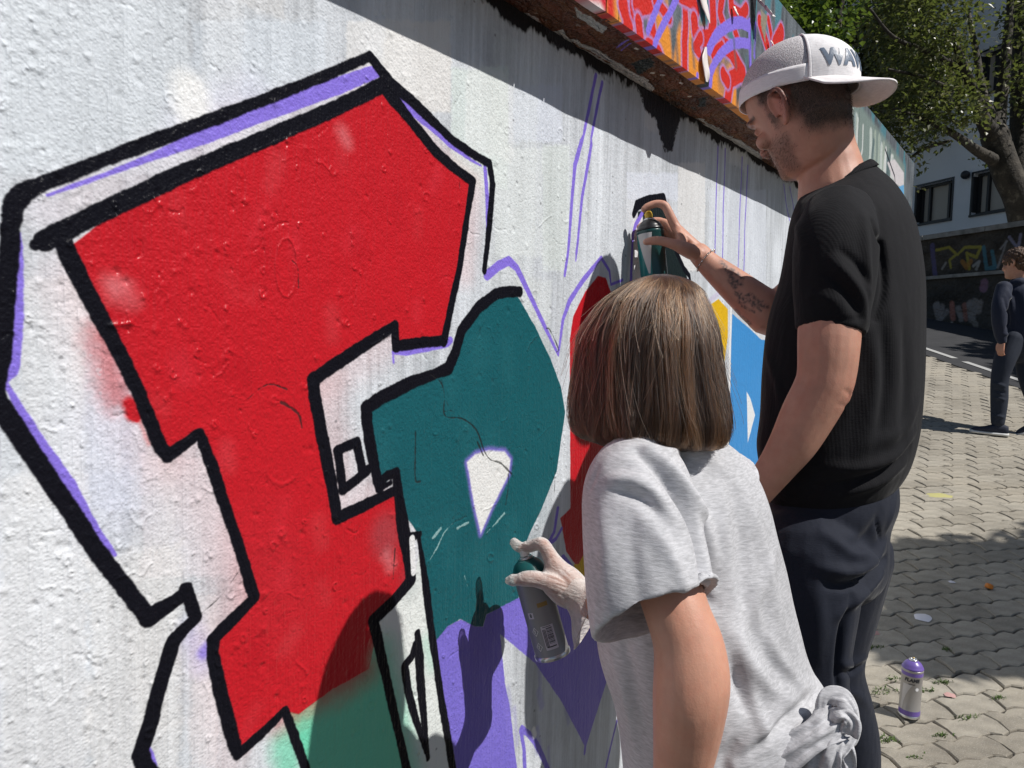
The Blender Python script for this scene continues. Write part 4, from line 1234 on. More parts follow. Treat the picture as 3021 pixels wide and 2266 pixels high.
# big plane tree on the terrace
TZ = 14.0
def tp(x, y, dz=0): return atd(x, y, TZ + dz)
tree = empty('plane_tree', tp(2225, 520), 'large plane tree with leaning dark trunk in front of the white building', 'tree')
base = tp(2235, 520); base.z = 2.9
limbs = [
    [(base, .30), (tp(2205, 440), .26), (tp(2178, 380), .25), (tp(2160, 330), .24), (tp(2148, 290), .24)],
    [(tp(2150, 300), .19), (tp(2125, 262, -.3), .13), (tp(2105, 205, -.6), .10), (tp(2080, 140, -.9), .07), (tp(2050, 60, -1.2), .04)],
    [(tp(2155, 350), .12), (tp(2110, 325, -.4), .09), (tp(2060, 290, -.8), .06), (tp(1990, 255, -1.2), .04), (tp(1930, 235, -1.4), .02)],
    [(tp(2050, 305, -.6), .03), (tp(2000, 320, -.9), .03), (tp(1960, 345, -1.0), .02)],
    [(tp(2150, 300), .17), (tp(2160, 230, .3), .12), (tp(2170, 150, .3), .10), (tp(2180, 40, .3), .07), (tp(2185, -60, .2), .04)],
    [(tp(2148, 295), .15), (tp(2135, 240), .10), (tp(2120, 190, .3), .08), (tp(2110, 120, .5), .06), (tp(2090, 20, .7), .04)],
    [(tp(2170, 380), .10), (tp(2185, 330, .4), .07), (tp(2230, 270, .8), .05), (tp(2290, 220, 1), .03)],
    [(tp(2085, 150, -.8), .06), (tp(2000, 110, -1.2), .045), (tp(1930, 80, -1.5), .03), (tp(1880, 20, -1.6), .02)],
    [(tp(2110, 210, -.5), .06), (tp(2050, 190, -.9), .04), (tp(1990, 165, -1.3), .03), (tp(1920, 150, -1.5), .02)],
    [(tp(2210, 480), .24), (tp(2206, 300, .5), .2), (tp(2207, 100, .6), .16), (tp(2208, -80, .6), .10)],
]
mesh_obj('trunk', *merge(*[tube(l, 12) for l in limbs]), M_bark, parent=tree)
cl = []
r_ = random.Random(4)
for k in range(60):
    x = r_.uniform(1850, 2330); y = r_.uniform(-260, 300)
    if y > 210 + (x - 1850) * .02 + r_.uniform(-30, 40) and x > 1985: y -= 120
    if 2085 < x < 2190 and y > 120: continue
    if 2120 < x < 2212 and 60 < y: continue
    cl.append((tp(x, y, r_.uniform(-1.6, 1.2)), r_.uniform(.45, .85)))
for x, y in ((1880, 230), (1900, 280), (1920, 320), (1940, 260), (1970, 290), (1950, 340), (2000, 240), (2040, 250), (2080, 240), (1900, 180), (1960, 200), (1900, 360), (1925, 385)):
    cl.append((tp(x, y, r_.uniform(-1.5, -.6)), r_.uniform(.35, .55)))
for x, y in ((2195, 270), (2205, 300), (2190, 210), (2210, 360), (2130, 330)):
    cl.append((tp(x, y, .6), r_.uniform(.25, .4)))
crown('crown', tree, cl, 19000, .105, M_leaf1, 5)
# brighter tree behind the hoarding
t2 = empty('linden_tree', Vector((5.0, 9.0, .9)), 'bright green leafy tree branch showing above the hoarding, left of the cap', 'tree')
bz = Vector((3.5, 9.6, 1.0))
mesh_obj('trunk', *merge(tube([(bz, .13), (bz + Vector((0, 0, 1.6)), .11), (bz + Vector((.2, -.3, 3.0)), .08), (bz + Vector((.3, -.5, 4.6)), .04)], 10), tube([(bz + Vector((0, 0, 1.8)), .06), (bz + Vector((-.5, -.4, 2.8)), .04), (bz + Vector((-.8, -.6, 3.6)), .02)], 8)), M_bark, parent=t2)
cl = []
for x, y in ((1690, 20), (1720, 40), (1750, 20), (1780, 30), (1700, -20), (1745, -20), (1790, -10), (1720, 70), (1760, 62), (1700, -70), (1760, -70), (1815, -30), (1660, -40)):
    cl.append((atd(x, y, 9.0 + r_.uniform(-.5, .5)), r_.uniform(.2, .34)))
for k in range(14): cl.append((bz + Vector((r_.uniform(-1, 1.1), r_.uniform(-.7, .7), r_.uniform(3.4, 6.0))), r_.uniform(.3, .55)))
crown('crown', t2, cl, 7000, .085, M_leaf2, 6, .38)
# more trees behind
def back_tree(x, y, Z, label, seed, spread=1.6, n=7000):
    c = atd(x, y, Z)
    b = Vector((c.x, c.y, 2.9))
    t = empty('background_tree', b, label, 'tree', 'trees in the background')
    r = random.Random(seed)
    mesh_obj('trunk', *merge(tube([(b, .22), (b.lerp(c, .5), .18), (c, .10), (c + Vector((.2, .1, 1.6)), .04)], 10), *[tube([(b.lerp(c, .6), .09), (c + Vector((r.uniform(-1, 1), r.uniform(-1, 1), r.uniform(-.3, .8))), .03)], 8) for q in range(4)]), M_bark, parent=t)
    cl = [(c + Vector((r.gauss(0, .6 * spread), r.gauss(0, .5 * spread), r.gauss(.3, .55 * spread))), r.uniform(.5, .95)) for q in range(22)]
    crown('crown', t, cl, n, .15, M_leaf1, seed + 1, .36)
back_tree(1880, 120, 21.5, 'dark leafy tree directly behind the cap brim, left of the plane tree', 11, 2.2, 12000)
back_tree(1960, 200, 24, 'dark leafy tree between the hoarding end and the building', 12, 1.7, 9000)
back_tree(1800, 60, 26, 'shaded tree seen through the gap above the cap', 13, 2.6, 10000)
# street tree standing right of the picture, whose shade falls on the pavers
st_c = Vector((4.62, 1.93, 3.55))
stt = empty('street_tree', Vector((6.0, 1.7, 0)), 'small street tree right of the picture that shades the pavers', 'tree')
mesh_obj('trunk', *merge(tube([(Vector((6.0, 1.7, -.02)), .07), (Vector((5.95, 1.7, 1.6)), .06), (Vector((5.7, 1.75, 2.8)), .05), (st_c + Vector((.5, 0, .2)), .03)], 10), tube([(Vector((5.9, 1.7, 2.0)), .04), (Vector((6.4, 1.9, 3.2)), .03)], 8)), M_bark, parent=stt)
cl = [(st_c + Vector(o), q) for o, q in (((-.25, .05, -.1), .30), ((.15, -.2, .0), .38), ((.4, .2, .15), .42), ((.05, .3, .2), .28), ((.1, .05, .3), .34), ((.5, -.1, .4), .4), ((.8, -.1, .1), .5), ((1.2, .3, .3), .5), ((1.6, 0, .2), .55), ((1.0, -.5, .0), .45), ((-.55, -.28, -.12), .20))]
crown('crown', stt, cl, 42000, .12, M_leaf2, 21, .40)
# two unseen trees added on the terrace, right of the picture, to shade the road
for k, (tx, ty) in enumerate(((12.3, 5.7), (12.4, 8.9))):
    b = Vector((tx, ty, 2.9)); t_ = empty('added_shade_tree', b, 'unseen leafy tree added on the terrace right of the picture, ' + ('nearer the camera' if k == 0 else 'farther up the road'), 'tree', 'unseen trees added to shade the road')
    c_t = Vector((tx - .3, ty, 6.4))
    mesh_obj('trunk', *merge(tube([(b, .16), (b.lerp(c_t, .6), .13), (c_t, .06)], 10), *[tube([(b.lerp(c_t, .6), .07), (c_t + Vector((random.uniform(-1.2, 1.2), random.uniform(-1.2, 1.2), random.uniform(-.2, .8))), .025)], 8) for q in range(4)]), M_bark, parent=t_)
    rr_t = random.Random(40 + k)
    crown('crown', t_, [(c_t + Vector((rr_t.uniform(-1.5, 1.5), rr_t.uniform(-1.9, 1.9), rr_t.uniform(-.8, 1.2))), rr_t.uniform(.6, 1.0)) for q in range(26)], 30000, .22, M_leaf1, 50 + k, .45)
# lamp post behind the cap
lp = atd(1801, 60, 10.0)
post = empty('lamp_post', Vector((lp.x, lp.y, ground_z(lp.x, lp.y))), 'thin pale grey lamp post rising behind the white cap', 'lamp post')
pb = Vector((lp.x, lp.y, ground_z(lp.x, lp.y) - .05))
mesh_obj('pole', *merge(tube([(pb, .05), (pb + Vector((0, 0, 1.0)), .05), (pb + Vector((0, 0, 1.05)), .036), (pb + Vector((0, 0, 5.2)), .030)], 12, steps=24)), M_grey_steel, parent=post)
mesh_obj('lamp_head', *lathe([(.03, 0), (.06, .05), (.22, .16), (.24, .20), (.10, .26), (.01, .27)], 20), M_grey_steel, parent=None)
lh = bpy.data.objects['lamp_head']; lh.parent = post; lh.matrix_parent_inverse = Matrix.Translation(-post.location); lh.location = pb + Vector((0, 0, 5.2))
# ------------------------------------------------------------------ people: shared builders
def loft2(rows, ax, ay, n=32, steps=None, ex=2.25):
    """rows: (xl, yl, xr, yr, Z, A, B): left and right silhouette points in photo pixels at depth Z"""
    q = cr(rows, steps or len(rows) * 4)
    rs = []
    for xl, yl, xr, yr, Z, A, B in q:
        c = at((xl + xr) / 2, (yl + yr) / 2, Z)
        hw = (xr - xl) / 2 * Z / FPX
        sl_ = -(yr - yl) / max(1, (xr - xl))
        k = hw / math.sqrt((A * ax.x) ** 2 + (B * ay.x) ** 2)
        r = []
        for j in range(n):
            t = 2 * math.pi * j / n
            cx, sx = math.cos(t), math.sin(t)
            d = ax * (k * A * math.copysign(abs(cx) ** (2 / ex), cx)) + ay * (k * B * math.copysign(abs(sx) ** (2 / ex), sx))
            r.append(c + d + Vector((0, 0, sl_ * d.x)))
        rs.append(r)
    return rings(rs)
def rowsD(rows): return [(a * 1.36574, b * 1.36574, c * 1.36574, d * 1.36574) + tuple(r) for a, b, c, d, *r in rows]
def ptD(x, y, Z, r): return (atd(x, y, Z), r)
def ptS(x, y, Z, r): return (at(x, y, Z), r)
def sleeve(pts, n=24, wall=.007, depth=.07, hem=None):
    """open-ended cloth tube; the last point is the opening"""
    S = cr([tuple(p) + (r,) for p, r in pts], len(pts) * 6)
    P = [Vector(s[:3]) for s in S]; rad = [s[3] for s in S]
    T = [(P[min(i + 1, len(P) - 1)] - P[max(i - 1, 0)]).normalized() for i in range(len(P))]
    ref = Vector((0, 1, 0))
    rs = []
    def ring(p, r, t, off=None):
        nonlocal ref
        e1 = (ref - t * ref.dot(t)).normalized(); ref = e1; e2 = t.cross(e1)
        o = []
        for j in range(n):
            d = e1 * math.cos(2 * math.pi * j / n) + e2 * math.sin(2 * math.pi * j / n)
            o.append(p + d * r + (t * (off * d.dot(hem)) if off and hem is not None else Vector()))
        return o
    m = len(P)
    for i in range(m):
        rs.append(ring(P[i], rad[i], T[i], (i / (m - 1)) ** 2 if hem is not None else None))
    off = 1.0 if hem is not None else None
    rs.append(ring(P[-1], rad[-1] - wall, T[-1], off))
    for k in (.3, .7, 1.0):
        rs.append(ring(P[-1] - T[-1] * depth * k, rad[-1] - wall * (1.2 + k), T[-1], None if off is None else 1.0 - .95 * k))
    return rings(rs)

def head_geo():
    """a head in its own axes: x forward, y left, z up, ears at the origin; adult size"""
    prof = [(-.120, .062, -.015, .030), (-.113, .084, -.030, .040), (-.100, .099, -.042, .047), (-.082, .096, -.056, .054), (-.064, .094, -.068, .060), (-.048, .094, -.078, .0635), (-.030, .0935, -.087, .066),
            (-.010, .090, -.094, .069), (.008, .088, -.099, .072), (.024, .094, -.102, .0745), (.045, .096, -.103, .077), (.070, .089, -.099, .076), (.090, .073, -.086, .068), (.106, .047, -.060, .050), (.115, .018, -.028, .025)]
    rs = []
    n = 40
    for z, f, b, w_ in cr(prof, 44):
        cx = (f + b) / 2 * .55
        r = []
        for j in range(n):
            t = 2 * math.pi * j / n
            c, s = math.cos(t), math.sin(t)
            x = cx + (f - cx) * math.copysign(abs(c) ** .88, c) if c > 0 else cx + (cx - b) * math.copysign(abs(c) ** .95, c)
            y = w_ * math.copysign(abs(s) ** .92, s)
            if c > .5: y *= 1 - .10 * (c - .5)
            r.append(Vector((x, y, z)))
        rs.append(r)
    g = [rings(rs)]
    g.append(tube([(Vector((.090, 0, .014)), .007), (Vector((.102, 0, -.006)), .0078), (Vector((.112, 0, -.026)), .0095), (Vector((.105, 0, -.036)), .0092)], 12))
    for s in (-1, 1):
        g.append(ellipsoid(Vector((.101, s * .013, -.034)), Vector((.011, 0, 0)), Vector((0, .008, 0)), Vector((0, 0, .007)), 10, 7))
        g.append(tube([(Vector((.094, s * .012, .026)), .006), (Vector((.092, s * .034, .031)), .007), (Vector((.078, s * .055, .026)), .005)], 8))       # brow
        g.append(ellipsoid(Vector((.083, s * .032, .006)), Vector((.008, 0, 0)), Vector((0, .013, 0)), Vector((0, 0, .008)), 12, 8))                  # closed lids
        g.append(ellipsoid(Vector((.070, s * .044, -.022)), Vector((.022, 0, 0)), Vector((0, .020, 0)), Vector((0, 0, .018)), 12, 8))                 # cheek
        # ear: helix, antihelix, bowl and lobe
        e = lambda x, z, o=.0: Vector((x, s * (.0745 + o), z))
        g.append(tube([(e(.008, -.006, .002), .004), (e(.010, .012, .004), .0045), (e(.002, .028, .010), .005), (e(-.016, .034, .016), .005), (e(-.029, .024, .020), .005), (e(-.030, .004, .019), .005), (e(-.022, -.014, .014), .005), (e(-.012, -.026, .008), .0065), (e(-.002, -.030, .004), .006)], 10, steps=30))
        g.append(tube([(e(-.006, .020, .010), .0035), (e(-.018, .010, .014), .004), (e(-.018, -.006, .012), .004), (e(-.008, -.016, .008), .004)], 8))
        g.append(ellipsoid(e(-.012, .004, .004), Vector((.016, 0, 0)), Vector((-.004, s * .006, 0)), Vector((0, 0, .028)), 14, 8))
        g.append(ellipsoid(e(.008, -.006, .003), Vector((.005, 0, 0)), Vector((0, .005, 0)), Vector((0, 0, .007)), 8, 6))
    for z, f, rr in ((-.066, .093, .0065), (-.055, .093, .0055)):
        g.append(tube([(Vector((f - .012, -.024, z)), .004), (Vector((f, -.010, z + .001)), rr), (Vector((f + .001, 0, z)), rr), (Vector((f, .010, z + .001)), rr), (Vector((f - .012, .024, z)), .004)], 8))
    return g
def hand_geo(o, fwd, nrm, side, s=1.0, curl=.5):
    """relaxed hand: o wrist, fwd along the palm, nrm out of the back of the hand, side +1 when the thumb lies towards fwd x nrm"""
    fwd = fwd.normalized(); nrm = (nrm - fwd * nrm.dot(fwd)).normalized(); sd = fwd.cross(nrm) * side
    g = []
    for k, (off, L) in enumerate(((.026, .072), (.009, .080), (-.009, .074), (-.026, .058))):
        m_ = o + fwd * .088 * s + sd * off * s
        g.append(tube([(o + sd * off * .5 * s, .016 * s), (o + fwd * .05 * s + sd * off * .8 * s, .014 * s), (m_, .0115 * s)], 10))
        p, d = m_, fwd
        pts = [(p, .0105 * s)]
        for q, (l, r) in enumerate(((.44, .0095), (.30, .0085), (.24, .007))):
            a = curl * (.7 + .5 * q)
            d = (d * math.cos(a) - nrm * math.sin(a)).normalized() if q == 0 else (d * math.cos(a * .9) - nrm * math.sin(a * .9)).normalized()
            p = p + d * L * l * s
            pts.append((p, r * s))
        g.append(tube(pts, 10))
    g.append(tube([(o + fwd * .012 * s + sd * .016 * s, .014 * s), (o + fwd * .045 * s + sd * .042 * s - nrm * .012 * s, .013 * s), (o + fwd * .075 * s + sd * .050 * s - nrm * .020 * s, .0105 * s), (o + fwd * .100 * s + sd * .046 * s - nrm * .026 * s, .0085 * s)], 10))
    return g
def shoe_geo(p, fwd, s=1.0):
    """sole and upper in world axes; p under the ankle on the ground"""
    fwd = fwd.normalized(); sd = Vector((fwd.y, -fwd.x, 0)); up_ = Vector((0, 0, 1))
    def ringat(x, w_, z0, z1):
        c = p + fwd * x * s
        return [c + sd * (w_ * s * math.copysign(abs(math.cos(t)) ** .7, math.cos(t))) + up_ * (s * ((z0 + z1) / 2 + (z1 - z0) / 2 * math.copysign(abs(math.sin(t)) ** .8, math.sin(t)))) for t in [2 * math.pi * k / 20 for k in range(20)]]
    up = rings([ringat(x, w_, .022, z) for x, w_, z in ((-.075, .018, .06), (-.070, .030, .085), (-.04, .036, .10), (0, .037, .105), (.04, .039, .09), (.09, .043, .070), (.14, .043, .058), (.175, .034, .048), (.192, .014, .036))])
    sole = rings([ringat(x, w_, .0, z) for x, w_, z in ((-.082, .016, .028), (-.074, .034, .03), (-.03, .039, .03), (.04, .040, .028), (.10, .047, .028), (.15, .046, .028), (.185, .036, .030), (.202, .012, .032))])
    return up, sole

def skin_mat(name, base, hair=(.030, .022, .018), tattoo=False):
    m = Mat(name, rough=.52)
    c = m.coords('Object')
    n1 = m.noise(c, 22, 5, .6)
    col_ = m.ramp(n1, [(.3, tuple(x * .86 for x in base)), (.7, tuple(min(1, x * 1.08) for x in base))])
    blot = m.noise(c, 55, 4, .65)
    col_ = m.mix(m.math('MULTIPLY', m.ramp(blot, [(.45, (0, 0, 0)), (.7, (1, 1, 1))]), .35), col_, tuple((base[0] * .92, base[1] * .72, base[2] * .70)))
    fine = m.noise(c, 900, 2, .6)
    h = m.attr('hair')
    k = m.math('ADD', h, m.math('MULTIPLY', m.math('SUBTRACT', fine, .5), m.math('MULTIPLY', h, 1.1)))
    col_ = m.mix(k, col_, hair)
    red = m.attr('flush')
    col_ = m.mix(red, col_, (.42, .11, .08))
    if tattoo:
        t = m.attr('ink')
        col_ = m.mix(m.math('MULTIPLY', t, .85), col_, (.022, .030, .038))
    m.color(col_)
    m.b.inputs['Subsurface Weight'].default_value = .12
    m.b.inputs['Subsurface Radius'].default_value = (.010, .004, .002)
    m.b.inputs['Subsurface Scale'].default_value = .6
    bb_ = m.bump(m.noise(c, 420, 4, .6), .16, .0020)
    m.bump(m.noise(m.coords('Object', (60, 60, 24)), 1, 5, .6), .12, .006, prev=bb_)
    return m.m

# ------------------------------------------------------------------ the man
MF, ML = -WN, -WD                              # he faces the wall, his left side towards us
hf = Vector((math.cos(R(121)), math.sin(R(121)), 0))
hpitch = R(24)
hroll = R(-14)
HU = Vector((0, 0, 1))
hx = hf * math.cos(hpitch) - HU * math.sin(hpitch)
hz = HU * math.cos(hpitch) + hf * math.sin(hpitch)
hy0 = hz.cross(hx)
hy, hz = hy0 * math.cos(hroll) + hz * math.sin(hroll), hz * math.cos(hroll) - hy0 * math.sin(hroll)
HS = 1.0
ho = at(2362, 322, 1.50)
HM = Matrix(((hx.x * HS, hy.x * HS, hz.x * HS, ho.x), (hx.y * HS, hy.y * HS, hz.y * HS, ho.y), (hx.z * HS, hy.z * HS, hz.z * HS, ho.z), (0, 0, 0, 1)))
man = empty('person', Vector((at(2480, 1500, 1.5).x, at(2480, 1500, 1.5).y, 0)), 'bearded man in white cap and black knit T-shirt raising a spray can to the wall', 'person')
g = [xform(q, HM) for q in head_geo()]
# neck and trunk
g.append(tube([(HM @ Vector((-.030, 0, -.02)), .062), ptS(2425, 430, 1.515, .062), ptS(2448, 500, 1.515, .062), ptS(2460, 570, 1.51, .07)], 20))
trunk_rows = [(1745, 440, 1900, 405, 1.51, 1.3, 1), (1722, 500, 1965, 480, 1.5, 1.45, 1), (1705, 600, 1975, 595, 1.5, 1.4, 1), (1680, 750, 1965, 750, 1.5, 1.35, 1), (1672, 900, 1950, 900, 1.5, 1.3, 1), (1675, 1030, 1925, 1030, 1.5, 1.3, 1), (1682, 1150, 1905, 1150, 1.5, 1.3, 1), (1700, 1220, 1890, 1220, 1.5, 1.3, 1)]
g.append(loft2(rowsD(trunk_rows), ML, MF))
armL = [ptD(1806, 480, 1.37, .052), ptD(1798, 600, 1.33, .054), ptS(2446, 990, 1.31, .0525), ptS(2438, 1103, 1.31, .0490), ptS(2421, 1155, 1.315, .0480), ptS(2383, 1226, 1.325, .0465), ptS(2342, 1303, 1.335, .0415), ptS(2295, 1372, 1.35, .0345), ptS(2245, 1437, 1.365, .0300), ptS(2195, 1497, 1.38, .0270)]
g.append(tube(armL, 20, steps=44))
g.append(ellipsoid(at(2478, 1160, 1.325), Vector((.020, .004, -.004)), Vector((-.003, .020, 0)), Vector((.006, 0, .030)), 12, 8))    # elbow
g += hand_geo(at(2195, 1497, 1.38), at(2150, 1570, 1.40) - at(2195, 1497, 1.38), Vector((-.3, -.9, .1)), -1, 1.0, .45)
armR = [ptD(1850, 480, 1.63, .052), ptD(1770, 590, 1.66, .050), ptS(2290, 925, 1.665, .0475), ptS(2250, 910, 1.67, .0475), ptS(2195, 866, 1.685, .0415), ptS(2135, 816, 1.70, .0340), ptS(2090, 778, 1.71, .0275), ptS(2062, 748, 1.72, .0250)]
g.append(tube(armR, 20, steps=44))
# right hand round the raised can
rh = []
mcps = [(1994, 672, 1.732), (1990, 692, 1.757), (1998, 714, 1.775), (2008, 737, 1.785)]
for (x, y, Z), rr in zip(mcps, (.0125, .0125, .012, .011)):
    rh.append(tube([ptS(2064, 750, 1.722 + (Z - 1.732) * .5, .021), ptS((2064 + x) / 2, (752 + y) / 2, (1.722 + Z) / 2 - .002, .0165), ptS(x, y, Z, rr)], 12))
rh.append(tube([ptS(1994, 672, 1.732, .0120), ptS(1976, 634, 1.731, .0108), ptS(1962, 608, 1.732, .0105), ptS(1944, 601, 1.735, .0095), ptS(1928, 603, 1.737, .0092), ptS(1910, 610, 1.739, .0088), ptS(1899, 619, 1.740, .0078)], 12, steps=28))
rh.append(tube([ptS(1990, 692, 1.757, .0118), ptS(1968, 662, 1.795, .0105), ptS(1935, 652, 1.806, .0098), ptS(1905, 660, 1.800, .0088), ptS(1886, 670, 1.785, .0075)], 12))
rh.append(tube([ptS(1998, 714, 1.775, .0115), ptS(1972, 690, 1.808, .0100), ptS(1935, 684, 1.814, .0095), ptS(1903, 692, 1.805, .0085), ptS(1884, 702, 1.785, .0072)], 12))
rh.append(tube([ptS(2008, 737, 1.785, .0105), ptS(1985, 722, 1.808, .0090), ptS(1950, 718, 1.812, .0085), ptS(1920, 724, 1.806, .0075), ptS(1903, 730, 1.795, .0065)], 12))
rh.append(tube([ptS(2056, 752, 1.705, .0180), ptS(2024, 735, 1.690, .0165), ptS(1992, 722, 1.686, .0130), ptS(1964, 714, 1.689, .0108), ptS(1942, 710, 1.692, .0108), ptS(1920, 711, 1.697, .0098), ptS(1905, 714, 1.701, .0080)], 12, steps=30))
rh.append(tube([ptS(2014, 726, 1.698, .0120), ptS(2006, 700, 1.712, .0115), ptS(1996, 676, 1.730, .0100)], 10))
g += rh
# legs
legL = [ptD(1752, 1200, 1.43, .080), ptD(1746, 1330, 1.41, .072), ptD(1745, 1450, 1.405, .054), ptD(1742, 1600, 1.42, .052), ptD(1740, 1800, 1.43, .040), ptD(1738, 1915, 1.435, .036)]
legR = [ptD(1838, 1200, 1.575, .080), ptD(1800, 1330, 1.58, .068), ptD(1788, 1440, 1.575, .054), ptD(1822, 1590, 1.605, .053), ptD(1828, 1700, 1.61, .042), ptD(1822, 1800, 1.61, .036)]
g.append(tube(legL, 18)); g.append(tube(legR, 18))
body = fuse(g, .0034, 3, .5)
P = verts_np(body)
cb = Vector((math.cos(R(-42)), math.sin(R(-42)), 0))             # towards the peak of the cap, worn back to front
cpit = R(4)
cx_ = cb * math.cos(cpit) + HU * math.sin(cpit)
cz_ = HU * math.cos(cpit) - cb * math.sin(cpit)
cy_ = cz_.cross(cx_)
co = at(2353, 288, 1.50)
CA, CB, CH = .116, .092, .116
q_ = P - np.array(co)
lx, ly, lz = q_ @ np.array(cx_), q_ @ np.array(cy_), q_ @ np.array(cz_)
rr0 = np.sqrt((lx / CA) ** 2 + (ly / CB) ** 2 + (np.maximum(lz, 0) / CH) ** 2.0)
pull = np.where((lz > -.002) & (rr0 > .90) & (np.linalg.norm(q_, axis=1) < .2), .90 / rr0, 1.0)
pull = 1 + (pull - 1) * sstep(-.002, .006, lz)
P = np.array(co) + np.array(cx_) * (lx * pull)[:, None] + np.array(cy_) * (ly * pull)[:, None] + np.array(cz_) * (np.where(lz > 0, lz * pull, lz))[:, None]
set_verts(body, P)
HI = np.array(HM.inverted())
Lc = P @ HI[:3, :3].T + HI[:3, 3]
x, y, z = Lc[:, 0], np.abs(Lc[:, 1]), Lc[:, 2]
nz = vnoise3(P, 60) * .006 + vnoise3(P, 160, 2) * .004
inhead = (z > -.16) & (x > -.13) & (np.linalg.norm(Lc, axis=1) < .17)
# cropped hair: nape and sides, fading downwards
nape = sstep(-.098, -.060, z + nz - (x + .06) * .30) * sstep(-.004, -.040, x + nz * .6)
side = sstep(.020, .038, z + nz) * sstep(.040, .020, x + nz)
hairv = np.maximum(nape, side) * inhead
side_burn = sstep(.006, .014, x + nz) * sstep(.034, .020, x + nz) * sstep(-.040, .0, z)
cheek = sstep(-.030, -.052, z + nz - (x - .02) * .22) * sstep(.004, .022, x + nz + (z + .06) * .35) * sstep(-.128, -.112, z)
beard = np.maximum(side_burn * .75, cheek * .46) * sstep(.030, .048, y + (x > .07) * .05) * inhead
ear = np.exp(-((x + .012) ** 2 + z ** 2) / .0012) * (y > .070)
beard *= 1 - ear
lips = np.exp(-((z + .060) / .007) ** 2) * (x > .085) * (y < .024)
brow = np.exp(-((z - .028) / .004) ** 2) * (x > .06) * sstep(.008, .014, y) * .9
hairv = np.maximum.reduce([hairv * .93, beard, brow * inhead])
set_attr(body, 'hair', np.clip(hairv, 0, 1))
set_attr(body, 'flush', np.clip(ear * .55 * inhead + lips * .5 * inhead + np.exp(-((x - .115) ** 2 + (z + .026) ** 2) / .0003) * .3 * inhead + .30 * np.exp(-(np.linalg.norm(P - np.array(at(2490, 1165, 1.30)), axis=1) / .035) ** 2) + .22 * np.exp(-(np.linalg.norm(P - np.array(at(1985, 680, 1.74)), axis=1) / .022) ** 2), 0, 1))
# tattoo on the right forearm: leafy ink between wrist and elbow
ink = np.zeros(len(P))
for line, wd in (([(2128, 775), (2150, 800), (2165, 830), (2185, 838)], .006), ([(2140, 790), (2165, 800), (2190, 822)], .005), ([(2160, 800), (2150, 828), (2168, 850)], .004), ([(2175, 830), (2168, 852)], .005),
                 ([(2170, 865), (2200, 885), (2235, 898), (2262, 905)], .005), ([(2185, 878), (2215, 868), (2238, 890)], .004), ([(2200, 885), (2190, 905), (2225, 920)], .003), ([(2218, 890), (2245, 918)], .003), ([(2225, 893), (2250, 888)], .003), ([(2195, 880), (2180, 860)], .003), ([(2172, 918), (2190, 940), (2210, 955)], .006), ([(2185, 870), (2178, 890), (2200, 905)], .003), ([(2210, 880), (2222, 905), (2242, 900)], .003)):
    pl = [at(px, py, 1.66) for px, py in line]
    d3 = []
    # distance measured across the view, only on the near side of the forearm
    u_ = (P - np.array(CAM)); zz = u_ @ np.array(Fw)
    qx = CX + FPX * (u_ @ np.array(Rt)) / zz; qy = CY - FPX * (u_ @ np.array(Up)) / zz
    d, t = polydist(np.stack([qx, qy, qx * 0], 1), [(a, b, 0) for a, b in line])
    d = d * 1.68 / FPX
    ink = np.maximum(ink, np.exp(-(d / wd) ** 4) * (zz > 1.6) * (zz < 1.70) * (.65 + 1.2 * vnoise3(P, 220, 3).clip(-.4, .4)))
folds(body, [([(1955, 606), (1960, 616)], .0022, -.0009), ([(1930, 600), (1932, 610)], .0020, -.0008), ([(1944, 704), (1943, 718)], .0022, -.0010), ([(1950, 704), (1949, 718)], .0020, -.0006), ([(1985, 690), (2010, 706), (2030, 730)], .006, -.0016), ([(1998, 664), (2030, 700), (2058, 735)], .004, .0014), ([(2060, 735), (2075, 752), (2078, 770)], .003, -.0010), ([(2490, 1150), (2508, 1165), (2500, 1185)], .005, -.0018), ([(2470, 1190), (2495, 1200)], .004, -.0012), ([(2350, 1130), (2380, 1150)], .006, -.0012)])
set_attr(body, 'ink', np.clip(ink, 0, 1))
# stubble and cropped hair as short strands
def stubble(name, me, weight, n, length, parent, color, seed, jaw):
    g_ = np.random.default_rng(seed)
    Pv, Nv = verts_np(me), normals_np(me)
    idx = g_.choice(len(Pv), n, p=weight / weight.sum())
    a = Pv[idx] + g_.normal(0, .0011, (n, 3)); nn_ = Nv[idx]
    tang = np.array((0, 0, -1.0)) + np.array(hx) * jaw
    tang = tang - nn_ * (nn_ @ tang)[:, None]
    d = nn_ * .55 + tang / (np.linalg.norm(tang, axis=1)[:, None] + 1e-6) * .8 + g_.normal(0, .25, (n, 3))
    L = length * g_.uniform(.5, 1.2, n)
    pts = np.stack([a - nn_ * .0006, a + d * (L * .5)[:, None], a + (d - nn_ * .25) * L[:, None]], 1)
    hc = bpy.data.hair_curves.new(name); hc.add_curves([3] * n)
    hc.attributes['position'].data.foreach_set('vector', pts.astype(np.float32).ravel())
    ra = hc.attributes.get('radius') or hc.attributes.new('radius', 'FLOAT', 'POINT')
    ra.data.foreach_set('value', np.tile(np.array((.00016, .00013, .00004), np.float32), n))
    m = Mat(name + '_fibre', color, .5)
    hc.materials.append(m.m)
    o = bpy.data.objects.new(name, hc); col.objects.link(o); o.parent = parent
    o.matrix_parent_inverse = Matrix.Translation(-parent.location); o['kind'] = 'stuff'
nearside = (Lc[:, 1] > -.05)
stubble('beard_stubble', body, (np.maximum(beard, 0) ** 1.2) * nearside + 1e-12, 2600, .0042, man, (.085, .048, .030), 3, .3)
stubble('cropped_hair', body, (np.maximum(nape, side) * inhead) ** 1.3 + 1e-12, 8200, .0058, man, (.018, .012, .009), 4, -.2)
M_skin_m = skin_mat('skin_light_man', (.53, .275, .195), tattoo=True)
